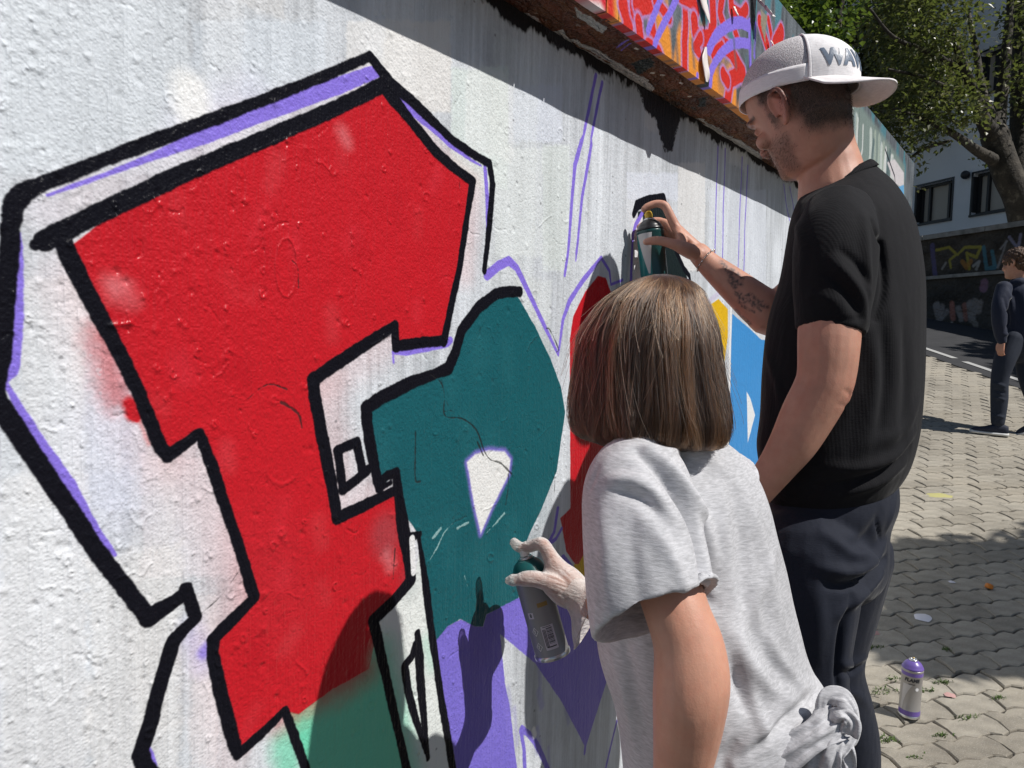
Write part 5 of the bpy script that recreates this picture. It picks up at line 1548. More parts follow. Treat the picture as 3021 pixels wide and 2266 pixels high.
link_mesh('body', body, M_skin_m, man)

def knit_mat(name, base, rib=430, ribs=.5, rough=.9, heather=0.0, sheen=.0, axis=(1, 0, 0)):
    m = Mat(name, base, rough)
    c = m.coords('Object')
    n1 = m.noise(m.coords('Object', (90, 90, 500)), 1.0, 3, .65)
    n2 = m.noise(c, 8, 4, .5)
    lo = tuple(x * (1 - .10 - heather) for x in base); hi = tuple(min(1, x * (1.10 + heather)) for x in base)
    cc = m.ramp(m.math('ADD', m.math('MULTIPLY', n1, .6), m.math('MULTIPLY', n2, .4)), [(.35, lo), (.65, hi)])
    m.color(cc)
    if sheen:
        m.b.inputs['Sheen Weight'].default_value = sheen
        m.b.inputs['Sheen Roughness'].default_value = .4
    m.b.inputs['Specular IOR Level'].default_value = .25
    b_ = m.bump(n1, .25, .002)
    wv = m.noise(m.coords('Object', (900, 900, 1300)), 1.0, 2, .5)
    b_ = m.bump(wv, .2, .001, prev=b_)
    b_ = m.bump(m.noise(m.coords('Object', (14, 14, 6)), 1.0, 3, .5), .35, .02, prev=b_)
    if ribs:
        w_ = m.node('ShaderNodeTexWave', wave_type='BANDS', bands_direction='X')
        w_.inputs['Scale'].default_value = 1.0
        w_.inputs['Distortion'].default_value = .3
        mp = m.coords('Object', (rib / 6.283, rib / 6.283, 0), (0, 0, -WA))
        m.link(mp, w_.inputs['Vector'])
        m.bump(w_.outputs['Fac'], ribs, .004, prev=b_)
    return m.m
M_black_knit = knit_mat('black_rib_knit', (.0065, .0065, .0085), 560, .07, .88, sheen=.05)
shirt_rows = [(1752, 416, 1866, 352, 1.515, 1, 1), (1744, 416, 1876, 354, 1.515, 1.0, 1), (1735, 424, 1894, 368, 1.512, 1.1, 1), (1718, 450, 1932, 398, 1.505, 1.3, 1), (1703, 488, 1966, 446, 1.50, 1.4, 1), (1692, 540, 1988, 505, 1.5, 1.45, 1), (1680, 610, 1999, 595, 1.5, 1.4, 1),
              (1656, 700, 1998, 695, 1.5, 1.35, 1), (1646, 800, 1993, 800, 1.5, 1.3, 1), (1641, 900, 1986, 900, 1.5, 1.3, 1), (1634, 962, 1976, 955, 1.5, 1.3, 1), (1640, 1010, 1962, 1000, 1.5, 1.3, 1), (1652, 1060, 1945, 1028, 1.5, 1.3, 1), (1664, 1096, 1928, 1040, 1.5, 1.3, 1)]
slL = [ptD(1812, 455, 1.39, .060), ptD(1806, 520, 1.345, .0715), ptD(1801, 610, 1.325, .0695), ptD(1796, 680, 1.318, .0620), ptD(1792, 716, 1.315, .0580)]
slR = [ptD(1855, 470, 1.62, .062), ptD(1800, 550, 1.65, .066), ptD(1768, 610, 1.66, .063)]
sh = fuse([loft2(rowsD(shirt_rows), ML, MF, 40, 70), sleeve(slL, 36, .010), sleeve(slR, 24, .010)], .0032, 12, .5)
def SD(*pts): return [(a * 1.36574, b * 1.36574) for a, b in pts]
folds(sh, [(SD((1885, 480), (1905, 540), (1910, 620), (1890, 690)), .007, -.010), (SD((1868, 470), (1872, 560), (1880, 640)), .009, .006), (SD((1800, 560), (1835, 600), (1860, 640), (1868, 690)), .010, .008), (SD((1785, 590), (1825, 625), (1855, 680)), .008, -.006),
           (SD((1815, 540), (1850, 570), (1880, 620)), .007, -.005), (SD((1740, 640), (1800, 650), (1850, 700)), .012, .004), (SD((1875, 700), (1890, 800), (1880, 900), (1860, 980)), .016, .007), (SD((1925, 640), (1930, 780), (1920, 900)), .018, .006), (SD((1905, 700), (1910, 820), (1900, 920)), .012, -.006),
           (SD((1955, 700), (1958, 850), (1945, 960)), .014, -.005), (SD((1975, 930), (1930, 985), (1860, 1010), (1780, 1010)), .012, .010), (SD((1965, 965), (1920, 1012), (1850, 1040), (1760, 1050)), .010, -.008), (SD((1955, 1000), (1900, 1040), (1820, 1070)), .010, .008), (SD((1985, 860), (1950, 930), (1880, 960)), .014, .006),
           (SD((1655, 760), (1680, 830), (1690, 900)), .012, .004), (SD((1720, 470), (1735, 540), (1730, 620)), .012, .004)])
# rib cuff and armhole seam
folds(sh, [(SD((1722, 690), (1790, 694), (1866, 688)), .005, -.0015)], False)
link_mesh('t_shirt', sh, M_black_knit, man)
M_collar = knit_mat('black_rib_collar', (.008, .008, .010), 700, .5, .85)
col_rows = [(1750, 417, 1867, 352, 1.514, 1, 1), (1741, 421, 1880, 357, 1.514, 1, 1), (1737, 427, 1890, 366, 1.512, 1.05, 1)]
rr_ = []
for k, (xl, yl, xr, yr, Z, A, B) in enumerate(rowsD([(1754, 416, 1864, 352, 1.515, 1, 1), (1748, 410, 1871, 345, 1.515, 1, 1), (1741, 413, 1879, 348, 1.515, 1, 1), (1736, 422, 1889, 358, 1.514, 1.04, 1), (1741, 426, 1882, 364, 1.514, 1.04, 1)])):
    c = at((xl + xr) / 2, (yl + yr) / 2, Z); hw = (xr - xl) / 2 * Z / FPX; s_ = -(yr - yl) / (xr - xl)
    rr_.append([c + (d := (ML * math.cos(t) * A + MF * math.sin(t) * B) * hw) + Vector((0, 0, s_ * d.x)) for t in [2 * math.pi * j / 48 for j in range(48)]])
n_ = 48; V = [p for r in rr_ for p in r]
F = [(i * n_ + j, i * n_ + (j + 1) % n_, ((i + 1) % 5) * n_ + (j + 1) % n_, ((i + 1) % 5) * n_ + j) for i in range(5) for j in range(n_)]
mesh_obj('collar', V, F, M_collar, parent=man)

M_navy = knit_mat('dark_sweat_fabric', (.011, .014, .025), 0, 0, .8, sheen=.1)
pr = [(1668, 1052, 1938, 1030, 1.5, 1.3, 1), (1656, 1090, 1940, 1085, 1.5, 1.3, 1), (1656, 1140, 1922, 1140, 1.5, 1.3, 1), (1660, 1190, 1920, 1195, 1.5, 1.3, 1), (1672, 1240, 1914, 1245, 1.5, 1.3, 1), (1690, 1280, 1888, 1275, 1.5, 1.3, 1)]
pL = [ptD(1748, 1190, 1.425, .105), ptD(1745, 1330, 1.41, .088), ptD(1748, 1450, 1.405, .071), ptD(1744, 1600, 1.42, .068), ptD(1740, 1800, 1.43, .055), ptD(1738, 1900, 1.435, .047)]
pR = [ptD(1822, 1195, 1.57, .098), ptD(1800, 1330, 1.58, .085), ptD(1790, 1437, 1.575, .070), ptD(1812, 1530, 1.595, .069), ptD(1826, 1600, 1.605, .069), ptD(1832, 1690, 1.61, .062), ptD(1824, 1790, 1.61, .047)]
pants = fuse([loft2(rowsD(pr), ML, MF, 36), tube(pL, 22), tube(pR, 22)], .0048, 8, .5)
folds(pants, [(SD((1910, 1170), (1875, 1215), (1830, 1235), (1770, 1225)), .012, .016), (SD((1915, 1205), (1880, 1250), (1830, 1265), (1790, 1262)), .009, -.018), (SD((1905, 1240), (1860, 1285), (1815, 1330)), .010, .012), (SD((1780, 1150), (1830, 1190), (1880, 1200)), .012, .010), (SD((1900, 1110), (1870, 1160), (1820, 1200)), .012, -.006),
              (SD((1840, 1290), (1822, 1360), (1813, 1440), (1812, 1510)), .008, -.016), (SD((1868, 1435), (1840, 1452), (1815, 1455)), .007, -.010), (SD((1872, 1420), (1840, 1436), (1815, 1436)), .008, .006), (SD((1800, 1500), (1850, 1500), (1880, 1530)), .010, .005), (SD((1935, 1060), (1925, 1110), (1912, 1150)), .008, .006),
              (SD((1760, 1260), (1770, 1330), (1765, 1420)), .018, .008), (SD((1895, 1120), (1900, 1165)), .004, -.005)])
link_mesh('trousers', pants, M_navy, man)
M_shoe = Mat('dark_shoe', (.03, .03, .035), .6).m
M_sole = Mat('pale_rubber', (.62, .62, .60), .6).m
for an in (legL[-1][0], legR[-1][0]):
    u_, s_ = shoe_geo(Vector((an.x, an.y, 0)), MF, 1.12)
    so_ = mesh_obj('shoe', *u_, M_shoe, parent=man); mesh_obj('sole', *s_, M_sole, parent=so_)

# white cap worn back to front
def cap_pt(ps, z, grow=0.0):
    """ps: angle from the peak direction, z: 0 rim .. 1 top"""
    k = (1 - max(0, z) ** 2.5) ** .5 if z < 1 else 0.0
    k = max(k, .0)
    a, b = (CA + grow) * k, (CB + grow) * k
    bulge = 1 + .05 * max(0, math.cos(ps)) * math.sin(math.pi * min(1, z))
    return co + cx_ * (a * math.cos(ps) * bulge) + cy_ * (b * math.sin(ps)) + cz_ * ((CH + grow) * z)
cap_e = empty('cap', co)
cap_e.parent = man; cap_e.matrix_parent_inverse = Matrix.Translation(-man.location)
def cap_patch(p0, p1, z0, z1, n, m_, out, th=.0022):
    V, F = [], []
    for i in range(n + 1):
        for j in range(m_ + 1):
            V.append(cap_pt(p0 + (p1 - p0) * i / n, z0 + (z1 - z0) * j / m_, out))
    N = len(V)
    for i in range(n + 1):
        for j in range(m_ + 1):
            V.append(cap_pt(p0 + (p1 - p0) * i / n, z0 + (z1 - z0) * j / m_, out - th))
    for i in range(n):
        for j in range(m_):
            a = i * (m_ + 1) + j; b = a + m_ + 1
            F += [(a, b, b + 1, a + 1), (N + a, N + a + 1, N + b + 1, N + b)]
    for i in range(n):
        for j in (0, m_):
            a = i * (m_ + 1) + j; b = a + m_ + 1
            F.append((a, N + a, N + b, b) if j == 0 else (a, b, N + b, N + a))
    for j in range(m_):
        for i in (0, n):
            a = i * (m_ + 1) + j
            F.append((a, a + 1, N + a + 1, N + a) if i == 0 else (a, N + a, N + a + 1, a + 1))
    return V, F
M_capw = knit_mat('white_foam_cap', (.86, .84, .85), 0, 0, .8)
m = Mat('grey_white_mesh', rough=.85)
c = m.coords('Object', (520, 520, 520))
vor = m.node('ShaderNodeTexVoronoi'); vor.feature = 'F1'; vor.inputs['Scale'].default_value = 1.0; m.link(c, vor.inputs['Vector'])
m.color(m.ramp(vor.outputs['Distance'], [(.25, (.30, .28, .29)), (.55, (.72, .69, .70))]))
m.bump(vor.outputs['Distance'], .5, .002)
M_mesh = m.m
sp_ = R(62)
rim_z = .24
mesh_obj('front_panel', *cap_patch(-sp_, sp_, .0, .985, 36, 22, 0), M_capw, parent=cap_e)
for a, b in ((sp_ + .02, math.pi - .015), (-math.pi + .015, -sp_ - .02)):
    mesh_obj('mesh_panel', *cap_patch(a, b, rim_z, .985, 22, 16, -.0008), M_mesh, parent=cap_e)
mesh_obj('sweatband', *cap_patch(sp_ + .015, 2 * math.pi - sp_ - .015, -.02, rim_z + .02, 50, 5, .0012), M_capw, parent=cap_e)
for a in (sp_, -sp_, math.pi):
    mesh_obj('seam', *cap_patch(a - .022, a + .022, .0, .98, 3, 20, .0022), M_capw, parent=cap_e)
mesh_obj('button', *ellipsoid(co + cz_ * (CH * 1.0), cx_ * .007, cy_ * .007, cz_ * .004, 12, 7), M_capw, parent=cap_e)
# peak
V, F = [], []
nb, mb = 36, 8
for lay in (0, 1):
    for i in range(nb + 1):
        ps = R(-66) + R(132) * i / nb
        inner = cap_pt(ps, .0, -.002)
        L_ = .069 * max(0, math.cos(ps * 1.30)) ** .42 if abs(ps) < R(66) else 0
        for j in range(mb + 1):
            t = j / mb
            base_ = co + cx_ * (CA * math.cos(ps)) + cy_ * (CB * math.sin(ps))
            p = base_ + cx_ * (L_ * t * .96) + cy_ * (.010 * math.sin(ps) * t)
            yy = (p - co).dot(cy_)
            p = p - cz_ * ((.024 * (yy / CB) ** 2 + .020) * t * min(1, L_ / .069)) + cz_ * .002
            th = .0018 if lay == 0 else -.0018
            V.append(p + cz_ * th)
N = (nb + 1) * (mb + 1)
for i in range(nb):
    for j in range(mb):
        a = i * (mb + 1) + j; b = a + mb + 1
        F += [(a, a + 1, b + 1, b), (N + a, N + b, N + b + 1, N + a + 1)]
for i in range(nb):
    a = i * (mb + 1) + mb; b = a + mb + 1
    F.append((a, N + a, N + b, b))
    a -= mb; b -= mb
    F.append((a, b, N + b, N + a))
for j in range(mb):
    F.append((j, N + j, N + j + 1, j + 1))
    a = nb * (mb + 1) + j
    F.append((a, a + 1, N + a + 1, N + a))
M_peak = knit_mat('white_cap_peak', (.86, .82, .82), 0, 0, .8)
mesh_obj('peak', V, F, M_peak, parent=cap_e)
def text_geo(body, size, bold=0.0, shear=0.0, space=1.0):
    cu = bpy.data.curves.new('t', 'FONT')
    cu.body = body; cu.size = size; cu.offset = bold; cu.shear = shear; cu.space_character = space
    cu.align_x = 'CENTER'; cu.align_y = 'CENTER'; cu.resolution_u = 4
    o = bpy.data.objects.new('t', cu); col.objects.link(o)
    dg = bpy.context.evaluated_depsgraph_get()
    me = bpy.data.meshes.new_from_object(o.evaluated_get(dg))
    bpy.data.objects.remove(o); bpy.data.curves.remove(cu)
    bm = bmesh.new(); bm.from_mesh(me)
    bmesh.ops.triangulate(bm, faces=bm.faces)
    mx = max((e.calc_length() for e in bm.edges), default=0)
    for k in range(3):
        es = [e for e in bm.edges if e.calc_length() > size * .22]
        if es: bmesh.ops.subdivide_edges(bm, edges=es, cuts=1, use_grid_fill=False); bmesh.ops.triangulate(bm, faces=bm.faces)
    V = [v.co.copy() for v in bm.verts]; bm.verts.index_update()
    F = [tuple(v.index for v in f.verts) for f in bm.faces]
    bm.free(); bpy.data.meshes.remove(me)
    return V, F
M_print = Mat('blue_grey_print', (.125, .165, .23), .38).m
V, F = text_geo('WAVE', .043, .0022, 0, 1.0)
V = [cap_pt(p.x / (.112) - R(19), .33 + p.y * 1.05 / CH, .0011) for p in V]
mesh_obj('lettering', V, F, M_print, parent=cap_e, smooth=False)
# chain bracelet on the right wrist
M_silver = Mat('silver_chain', (.72, .72, .70), .25, Metallic=1.0).m
wc = at(2082, 768, 1.714); wd_ = (at(2135, 816, 1.70) - at(2062, 748, 1.72)).normalized()
e1 = wd_.cross(Vector((0, 0, 1))).normalized(); e2 = wd_.cross(e1)
V, F = [], []
for k in range(34):
    a = 2 * math.pi * k / 34
    p = wc + (e1 * math.cos(a) + e2 * math.sin(a)) * .0300 + wd_ * (.003 * math.sin(a))
    t = (-e1 * math.sin(a) + e2 * math.cos(a)); o_ = (e1 * math.cos(a) + e2 * math.sin(a))
    q = ellipsoid(p, t * .0034, (wd_ * (1 if k % 2 else .5) + o_ * (.5 if k % 2 else 1)).normalized() * .0024, o_ * .0012, 8, 5)
    V, F = merge((V, F), q)
mesh_obj('bracelet', V, F, M_silver, parent=man)
# ------------------------------------------------------------------ spray cans
def cyl_patch(r, a0, a1, z0, z1, n=8, m_=1):
    V = [Vector((r * math.cos(a0 + (a1 - a0) * i / n), r * math.sin(a0 + (a1 - a0) * i / n), z0 + (z1 - z0) * j / m_)) for i in range(n + 1) for j in range(m_ + 1)]
    F = [(i * (m_ + 1) + j, (i + 1) * (m_ + 1) + j, (i + 1) * (m_ + 1) + j + 1, i * (m_ + 1) + j + 1) for i in range(n) for j in range(m_)]
    return V, F
def cyl_map(V, r, a, z):
    return [Vector((r * math.cos(a + p.x / r), r * math.sin(a + p.x / r), z + p.y)) for p in V]
CR = .0325
M_tin = Mat('bare_tinplate', (.62, .62, .61), .28, Metallic=.9).m
M_ink = Mat('black_print', (.015, .017, .025), .4).m
M_white = Mat('white_print', (.78, .78, .78), .45).m
def can(M, label, body_mat, dome_mat, nozzle_mat, nozzle=True, group='aerosol spray cans'):
    e = empty('spray_can', M.translation.copy(), label, 'spray can', group)
    def part(name, g, mat, parent=e, smooth=True): return mesh_obj(name, *xform(g, M), mat, parent=parent, smooth=smooth)
    b = part('body', lathe([(.003, .004), (.026, .004), (.031, .001), (CR, .004), (CR, .008), (CR - .0012, .010), (CR - .0012, .150), (CR, .1525), (CR, .156), (CR - .001, .158)], 40), body_mat)
    part('base_rim', lathe([(CR + .0002, .0015), (CR + .0006, .004), (CR + .0006, .0075), (CR - .0008, .0095)], 40, False), M_tin, b)
    part('dome', lathe([(CR - .0006, .158), (CR + .0002, .160), (CR - .0005, .163), (.0295, .1655), (.0285, .169), (.024, .176), (.0175, .181), (.0155, .183), (.014, .183), (.010, .1825), (.002, .1825)], 40), dome_mat)
    part('valve_cup', lathe([(.0125, .182), (.0135, .185), (.012, .1875), (.010, .1875), (.009, .185), (.0045, .185), (.0032, .190), (.001, .190)], 24), M_tin)
    if nozzle:
        part('nozzle', merge(lathe([(.0085, .1885), (.009, .190), (.009, .197), (.0078, .202), (.006, .2045), (.001, .205)], 22), xform(lathe([(.0022, .0), (.0022, .0016), (.0006, .0016)], 10), Matrix.Translation((.0085, 0, .1975)) @ Matrix.Rotation(math.pi / 2, 4, 'Y'))), nozzle_mat)
    return e, b, part
def gloss(name, c, r=.28, metal=0.0): return Mat(name, c, r, Metallic=metal).m
M_purp_lac = gloss('violet_lacquer', (.155, .10, .36), .34); M_yel = gloss('yellow_plastic', (.62, .40, .03), .4); M_blk = gloss('black_lacquer', (.018, .018, .020), .3); M_teal_lac = gloss('teal_lacquer', (.010, .085, .085)); M_wnoz = gloss('white_plastic', (.75, .75, .73), .4)
m = Mat('silver_label', (.36, .345, .335), .36, Metallic=.45)
tc = m.node('ShaderNodeTexCoord'); sp3 = m.node('ShaderNodeSeparateXYZ'); m.link(tc.outputs['Object'], sp3.inputs[0])
M_silver_lab = m.m
# violet can on the pavers
gp_ = ground_hit(2681, 2112)
toc = math.atan2(-gp_.y, -gp_.x)
e, b, part = can(Matrix.Translation(gp_ + Vector((0, 0, .002))) @ Matrix.Rotation(R(1.2), 4, 'Y') @ Matrix.Rotation(toc, 4, 'Z'), 'silver spray can with violet top standing on the pavers', M_silver_lab, M_purp_lac, M_purp_lac, nozzle=False)
part('band', cyl_patch(CR - .0008, 0, 2 * math.pi, .139, .1505, 40), M_purp_lac, b)
part('band', cyl_patch(CR - .0008, 0, 2 * math.pi, .0105, .026, 40), M_purp_lac, b)
V, F = text_geo('FLAME', .0150, .0008, .15, 1.05)
part('lettering', (cyl_map(V, CR - .0006, R(2), .127), F), M_ink, b, False)
V, F = text_geo('ACRYLIC', .0050, .0002, 0, 1.0)
part('small_print', (cyl_map(V, CR - .0006, R(2), .114), F), M_ink, b, False)
part('dot', (cyl_map([Vector((.0055 * math.cos(t), .0055 * math.sin(t), 0)) for t in [2 * math.pi * k / 24 for k in range(24)]], CR - .0005, R(32), .100), [tuple(range(24))]), M_white, b, False)
M_pale = gloss('pale_label_sweep', (.52, .50, .49), .4)
V = []; F = []
for k in range(13):
    t = k / 12
    for q in range(9): V.append(Vector(((-.030 + .004 * t) * (1 - q / 8) + (-.022 + .026 * t ** 2.2) * q / 8, .028 + .085 * t, 0)))
for k in range(12):
    for q in range(8): F.append((9 * k + q, 9 * k + q + 1, 9 * k + 10 + q, 9 * k + 9 + q))
part('label_sweep', ([Vector((math.cos(p.x / CR) * (CR - .0006), math.sin(p.x / CR) * (CR - .0006), p.y)) for p in V], F), M_pale, b)
# valve left pulled up
part('valve_stem', lathe([(.004, .190), (.004, .193), (.0008, .1935)], 10), gloss('brass_stem', (.45, .34, .16), .3, .9))
# the man's can
axis_m = (at(1916, 640, 1.758) - at(1934, 830, 1.758)).normalized()
top_m = at(1915, 652, 1.758)
Mm = frame(top_m - axis_m * .182, axis_m, WD * -.2 - WN)
m = Mat('shaded_teal_label', (.012, .055, .055), .3)  # body in a darker teal: the hand's shade put into the colour
M_shaded_teal = m.m
e, b, part = can(Mm, 'spray can with yellow nozzle and white wedge label raised in the man\'s hand', M_shaded_teal, M_blk, M_yel)
camdir = (Mm.inverted() @ CAM); ca_ = math.atan2(camdir.y, camdir.x)
V = []; F = []
for k in range(11):
    t = k / 10
    for q in range(9): V.append(Vector(((-.030 + .026 * t) * (1 - q / 8) + (.012 - .012 * t) * q / 8, .150 - .095 * t, 0)))
for k in range(10):
    for q in range(8): F.append((9 * k + q, 9 * k + 9 + q, 9 * k + 10 + q, 9 * k + q + 1))
part('label_wedge', ([Vector((math.cos(ca_ - .25 + p.x / CR) * (CR - .0005), math.sin(ca_ - .25 + p.x / CR) * (CR - .0005), p.y)) for p in V], F), M_pale, b)
part('lit_label_side', cyl_patch(CR - .0007, ca_ - 1.7, ca_ - .10, .012, .15, 14), gloss('lit_teal_label', (.012, .17, .17)), b)  # sunlit side of the same teal, painted brighter
# the child's can
axis_c = (at(1549, 1637, 1.356) - at(1634, 1940, 1.356)).normalized()
Mc = frame(at(1632, 1934, 1.356), axis_c, WD * -.3 - WN)
M_gun = gloss('gunmetal_label', (.27, .275, .285), .38, .1)
e, b, part = can(Mc, 'grey spray can with teal top held low in the gloved hand', M_gun, M_teal_lac, M_wnoz)
camdir = (Mc.inverted() @ CAM); ca_ = math.atan2(camdir.y, camdir.x)
part('teal_ring', cyl_patch(CR - .0004, 0, 2 * math.pi, .1535, .1575, 40), M_teal_lac, b)
rl = CR - .0009
def sticker(x0, x1, z0, z1, mat, r=rl, name='label'): return part(name, cyl_patch(r, ca_ + x0 / CR, ca_ + x1 / CR, z0, z1, 6), mat, b)
M_tag = Mat('pale_sticker', (.58, .55, .62), .5).m
sticker(-.009, .015, .022, .066, M_tag, rl, 'barcode_label')
bars = []
r_b = random.Random(3); z = .033
while z < .061:
    h = r_b.choice((.0006, .0009, .0014)); bars.append(cyl_patch(rl + .0002, ca_ + .000 / CR, ca_ + .0115 / CR, z, z + h, 4)); z += h + r_b.choice((.0007, .001, .0014))
for k in range(3): bars.append(cyl_patch(rl + .0002, ca_ + (-.0070 + .0022 * k) / CR, ca_ + (-.0058 + .0022 * k) / CR, .028, .060, 2))
bars.append(cyl_patch(rl + .0002, ca_ - .006 / CR, ca_ + .012 / CR, .0265, .0285, 4)); bars.append(cyl_patch(rl + .0002, ca_ - .006 / CR, ca_ + .010 / CR, .0635, .0645, 4))
part('barcode', merge(*bars), M_ink, b, False)
sticker(-.027, -.016, .082, .093, M_tag, rl, 'number_label')
V, F = text_geo('8', .009, .0003)
part('number', ([Vector((math.cos(ca_ + (p.x - .0215) / CR) * (rl + .0002), math.sin(ca_ + (p.x - .0215) / CR) * (rl + .0002), .0875 + p.y)) for p in V], F), M_ink, b, False)
for zc in (.030, .058):
    for s_, mt, dr in ((.0085, M_white, .0002), (.0066, M_gun, .0004)):
        q = [Vector((-.0215 + s_ * math.cos(t) * .8, zc + s_ * math.sin(t), 0)) for t in [math.pi / 2 * k for k in range(4)]]
        part('hazard_diamond', ([Vector((math.cos(ca_ + p.x / CR) * (rl + dr), math.sin(ca_ + p.x / CR) * (rl + dr), p.y)) for p in q], [(0, 1, 2, 3)]), mt, b, False)
    V, F = text_geo('!', .0075, .0006)
    part('hazard_mark', ([Vector((math.cos(ca_ + (p.x - .0215) / CR) * (rl + .0006), math.sin(ca_ + (p.x - .0215) / CR) * (rl + .0006), zc + p.y)) for p in V], F), M_white, b, False)
sticker(-.004, .016, .100, .108, gloss('ochre_mark', (.30, .20, .06), .4), rl, 'print_band')

# ------------------------------------------------------------------ the child
CYAW = R(128)
CF = Vector((math.cos(CYAW), math.sin(CYAW), 0)); CL = Vector((-CF.y, CF.x, 0))
child = empty('person', Vector((at(2080, 2266, 1.0).x, at(2080, 2266, 1.0).y, 0)), 'child with brown bob in grey T-shirt spraying low with a gloved hand', 'person')
chp = R(20)
hx = CF * math.cos(chp) - HU * math.sin(chp); hz = HU * math.cos(chp) + CF * math.sin(chp); hy = hz.cross(hx)
CS = .90
ho = at(1905, 1065, .955)
CM = Matrix(((hx.x * CS, hy.x * CS, hz.x * CS, ho.x), (hx.y * CS, hy.y * CS, hz.y * CS, ho.y), (hx.z * CS, hy.z * CS, hz.z * CS, ho.z), (0, 0, 0, 1)))
g = [xform(q, CM) for q in head_geo()]
g.append(tube([(CM @ Vector((-.025, 0, -.02)), .046), ptS(1930, 1270, .965, .045), ptS(1965, 1340, .97, .05), ptS(1985, 1420, .975, .06)], 18))
tr = [(1370, 990, 1550, 980, .975, 1.3, 1), (1335, 1036, 1612, 1030, .975, 1.45, 1), (1330, 1150, 1648, 1150, .975, 1.4, 1), (1330, 1300, 1678, 1300, .975, 1.35, 1), (1355, 1450, 1712, 1450, .98, 1.3, 1), (1390, 1580, 1740, 1580, .985, 1.3, 1), (1390, 1700, 1760, 1700, .99, 1.3, 1), (1420, 1800, 1740, 1800, .99, 1.3, 1)]
g.append(loft2(rowsD(tr), CL, CF))
aL = [ptS(1850, 1440, .885, .038), ptS(1930, 1600, .845, .039), ptS(1996, 1800, .805, .0350), ptS(2030, 1900, .795, .0375), ptS(2040, 1990, .79, .0400), ptS(2036, 2060, .79, .0395), ptS(2026, 2160, .80, .0360), ptS(2008, 2290, .815, .0300), ptS(1990, 2400, .83, .0240), ptS(1975, 2470, .84, .0215)]
g.append(tube(aL, 20, steps=44))
g.append(ellipsoid(at(2072, 1995, .775), Vector((.022, 0, 0)), Vector((0, .020, 0)), Vector((0, 0, .028)), 12, 8))
g += hand_geo(at(1975, 2470, .84), at(1950, 2570, .855) - at(1975, 2470, .84), Vector((-.4, -.9, 0)), -1, .82, .5)
aR = [ptS(2010, 1440, 1.06, .038), ptS(1960, 1600, 1.10, .037), ptS(1900, 1740, 1.15, .035), ptS(1820, 1790, 1.22, .031), ptS(1755, 1785, 1.285, .027), ptS(1722, 1768, 1.306, .0245)]
g.append(tube(aR, 18))
def ptH(x, y, Z, r): return ptS(x, y, Z * 1.045, r * 1.045)
def child_hand(gr=0.0, tips=False):
    q = []
    q.append(tube([ptH(1722, 1768, 1.25, .0235 + gr), ptH(1680, 1722, 1.262, .0250 + gr), ptH(1650, 1690, 1.270, .0210 + gr), ptH(1632, 1660, 1.272, .0150 + gr)], 14))
    q.append(tube([ptH(1722, 1770, 1.252, .022 + gr), ptH(1668, 1745, 1.256, .0245 + gr), ptH(1635, 1725, 1.256, .0200 + gr)], 14))
    q.append(tube([ptH(1715, 1772, 1.27, .020 + gr), ptH(1665, 1735, 1.295, .018 + gr), ptH(1645, 1725, 1.31, .0130 + gr)], 12))
    q.append(tube([ptH(1634, 1662, 1.272, .0135 + gr), ptH(1616, 1628, 1.275, .0110 + gr), ptH(1600, 1606, 1.280, .0105 + gr), ptH(1582, 1606, 1.287, .0095 + gr), ptH(1566, 1611, 1.293, .0092 + gr), ptH(1550, 1615, 1.297, .0085 + gr), ptH(1538, 1618, 1.300, .0072 + gr)] + ([ptH(1526, 1610, 1.300, .0080 + gr), ptH(1516, 1600, 1.300, .0066 + gr)] if tips else []), 14, steps=36))
    q.append(tube([ptH(1660, 1735, 1.252, .0190 + gr), ptH(1630, 1722, 1.250, .0165 + gr), ptH(1603, 1714, 1.250, .0130 + gr), ptH(1580, 1708, 1.251, .0122 + gr), ptH(1558, 1707, 1.252, .0118 + gr), ptH(1540, 1709, 1.254, .0105 + gr), ptH(1526, 1711, 1.256, .0080 + gr)] + ([ptH(1510, 1712, 1.257, .0088 + gr), ptH(1499, 1713, 1.258, .0050 + gr)] if tips else []), 14, steps=36))
    q.append(tube([ptH(1622, 1712, 1.256, .0130 + gr), ptH(1622, 1690, 1.266, .0110 + gr), ptH(1630, 1668, 1.272, .0105 + gr)], 10))
    for dy, dz, s in ((0, 0, 1), (26, .006, .95), (50, .008, .85)):
        q.append(tube([ptH(1650 + dy * .25, 1690 + dy, 1.300 + dz, .0125 * s + gr), ptH(1632 + dy * .25, 1688 + dy, 1.338 + dz, .0098 * s + gr), ptH(1592 + dy * .3, 1692 + dy, 1.352, .0092 * s + gr), ptH(1552 + dy * .3, 1702 + dy, 1.344, .0085 * s + gr), ptH(1530 + dy * .3, 1714 + dy, 1.322, .0072 * s + gr)], 10))
    return q
g += child_hand()
cLg = [ptS(2040, 2420, .95, .082), ptS(2030, 2700, .95, .062), ptS(2035, 2950, .96, .048), ptS(2060, 3250, .99, .045), ptS(2075, 3520, 1.0, .034)]
cRg = [ptS(2230, 2420, 1.04, .082), ptS(2215, 2700, 1.05, .062), ptS(2205, 2950, 1.06, .048), ptS(2210, 3150, 1.08, .045), ptS(2215, 3330, 1.09, .034)]
g.append(tube(cLg, 16)); g.append(tube(cRg, 16))
cbody = fuse(g, .0032, 3, .5)
P = verts_np(cbody)
HI = np.array(CM.inverted()); Lc = P @ HI[:3, :3].T + HI[:3, 3]
Ld = Lc - np.array((-.02, 0, -.03))
near_head = (np.linalg.norm(Lc, axis=1) < .17) & (Lc[:, 2] > -.08)
shr = 1 - .30 * sstep(-.06, .03, Lc[:, 2] - Lc[:, 0] * .3) * near_head           # the skull under the thick hair
Lc = np.array((-.02, 0, -.03)) + Ld * shr[:, None]
CMn = np.array(CM)
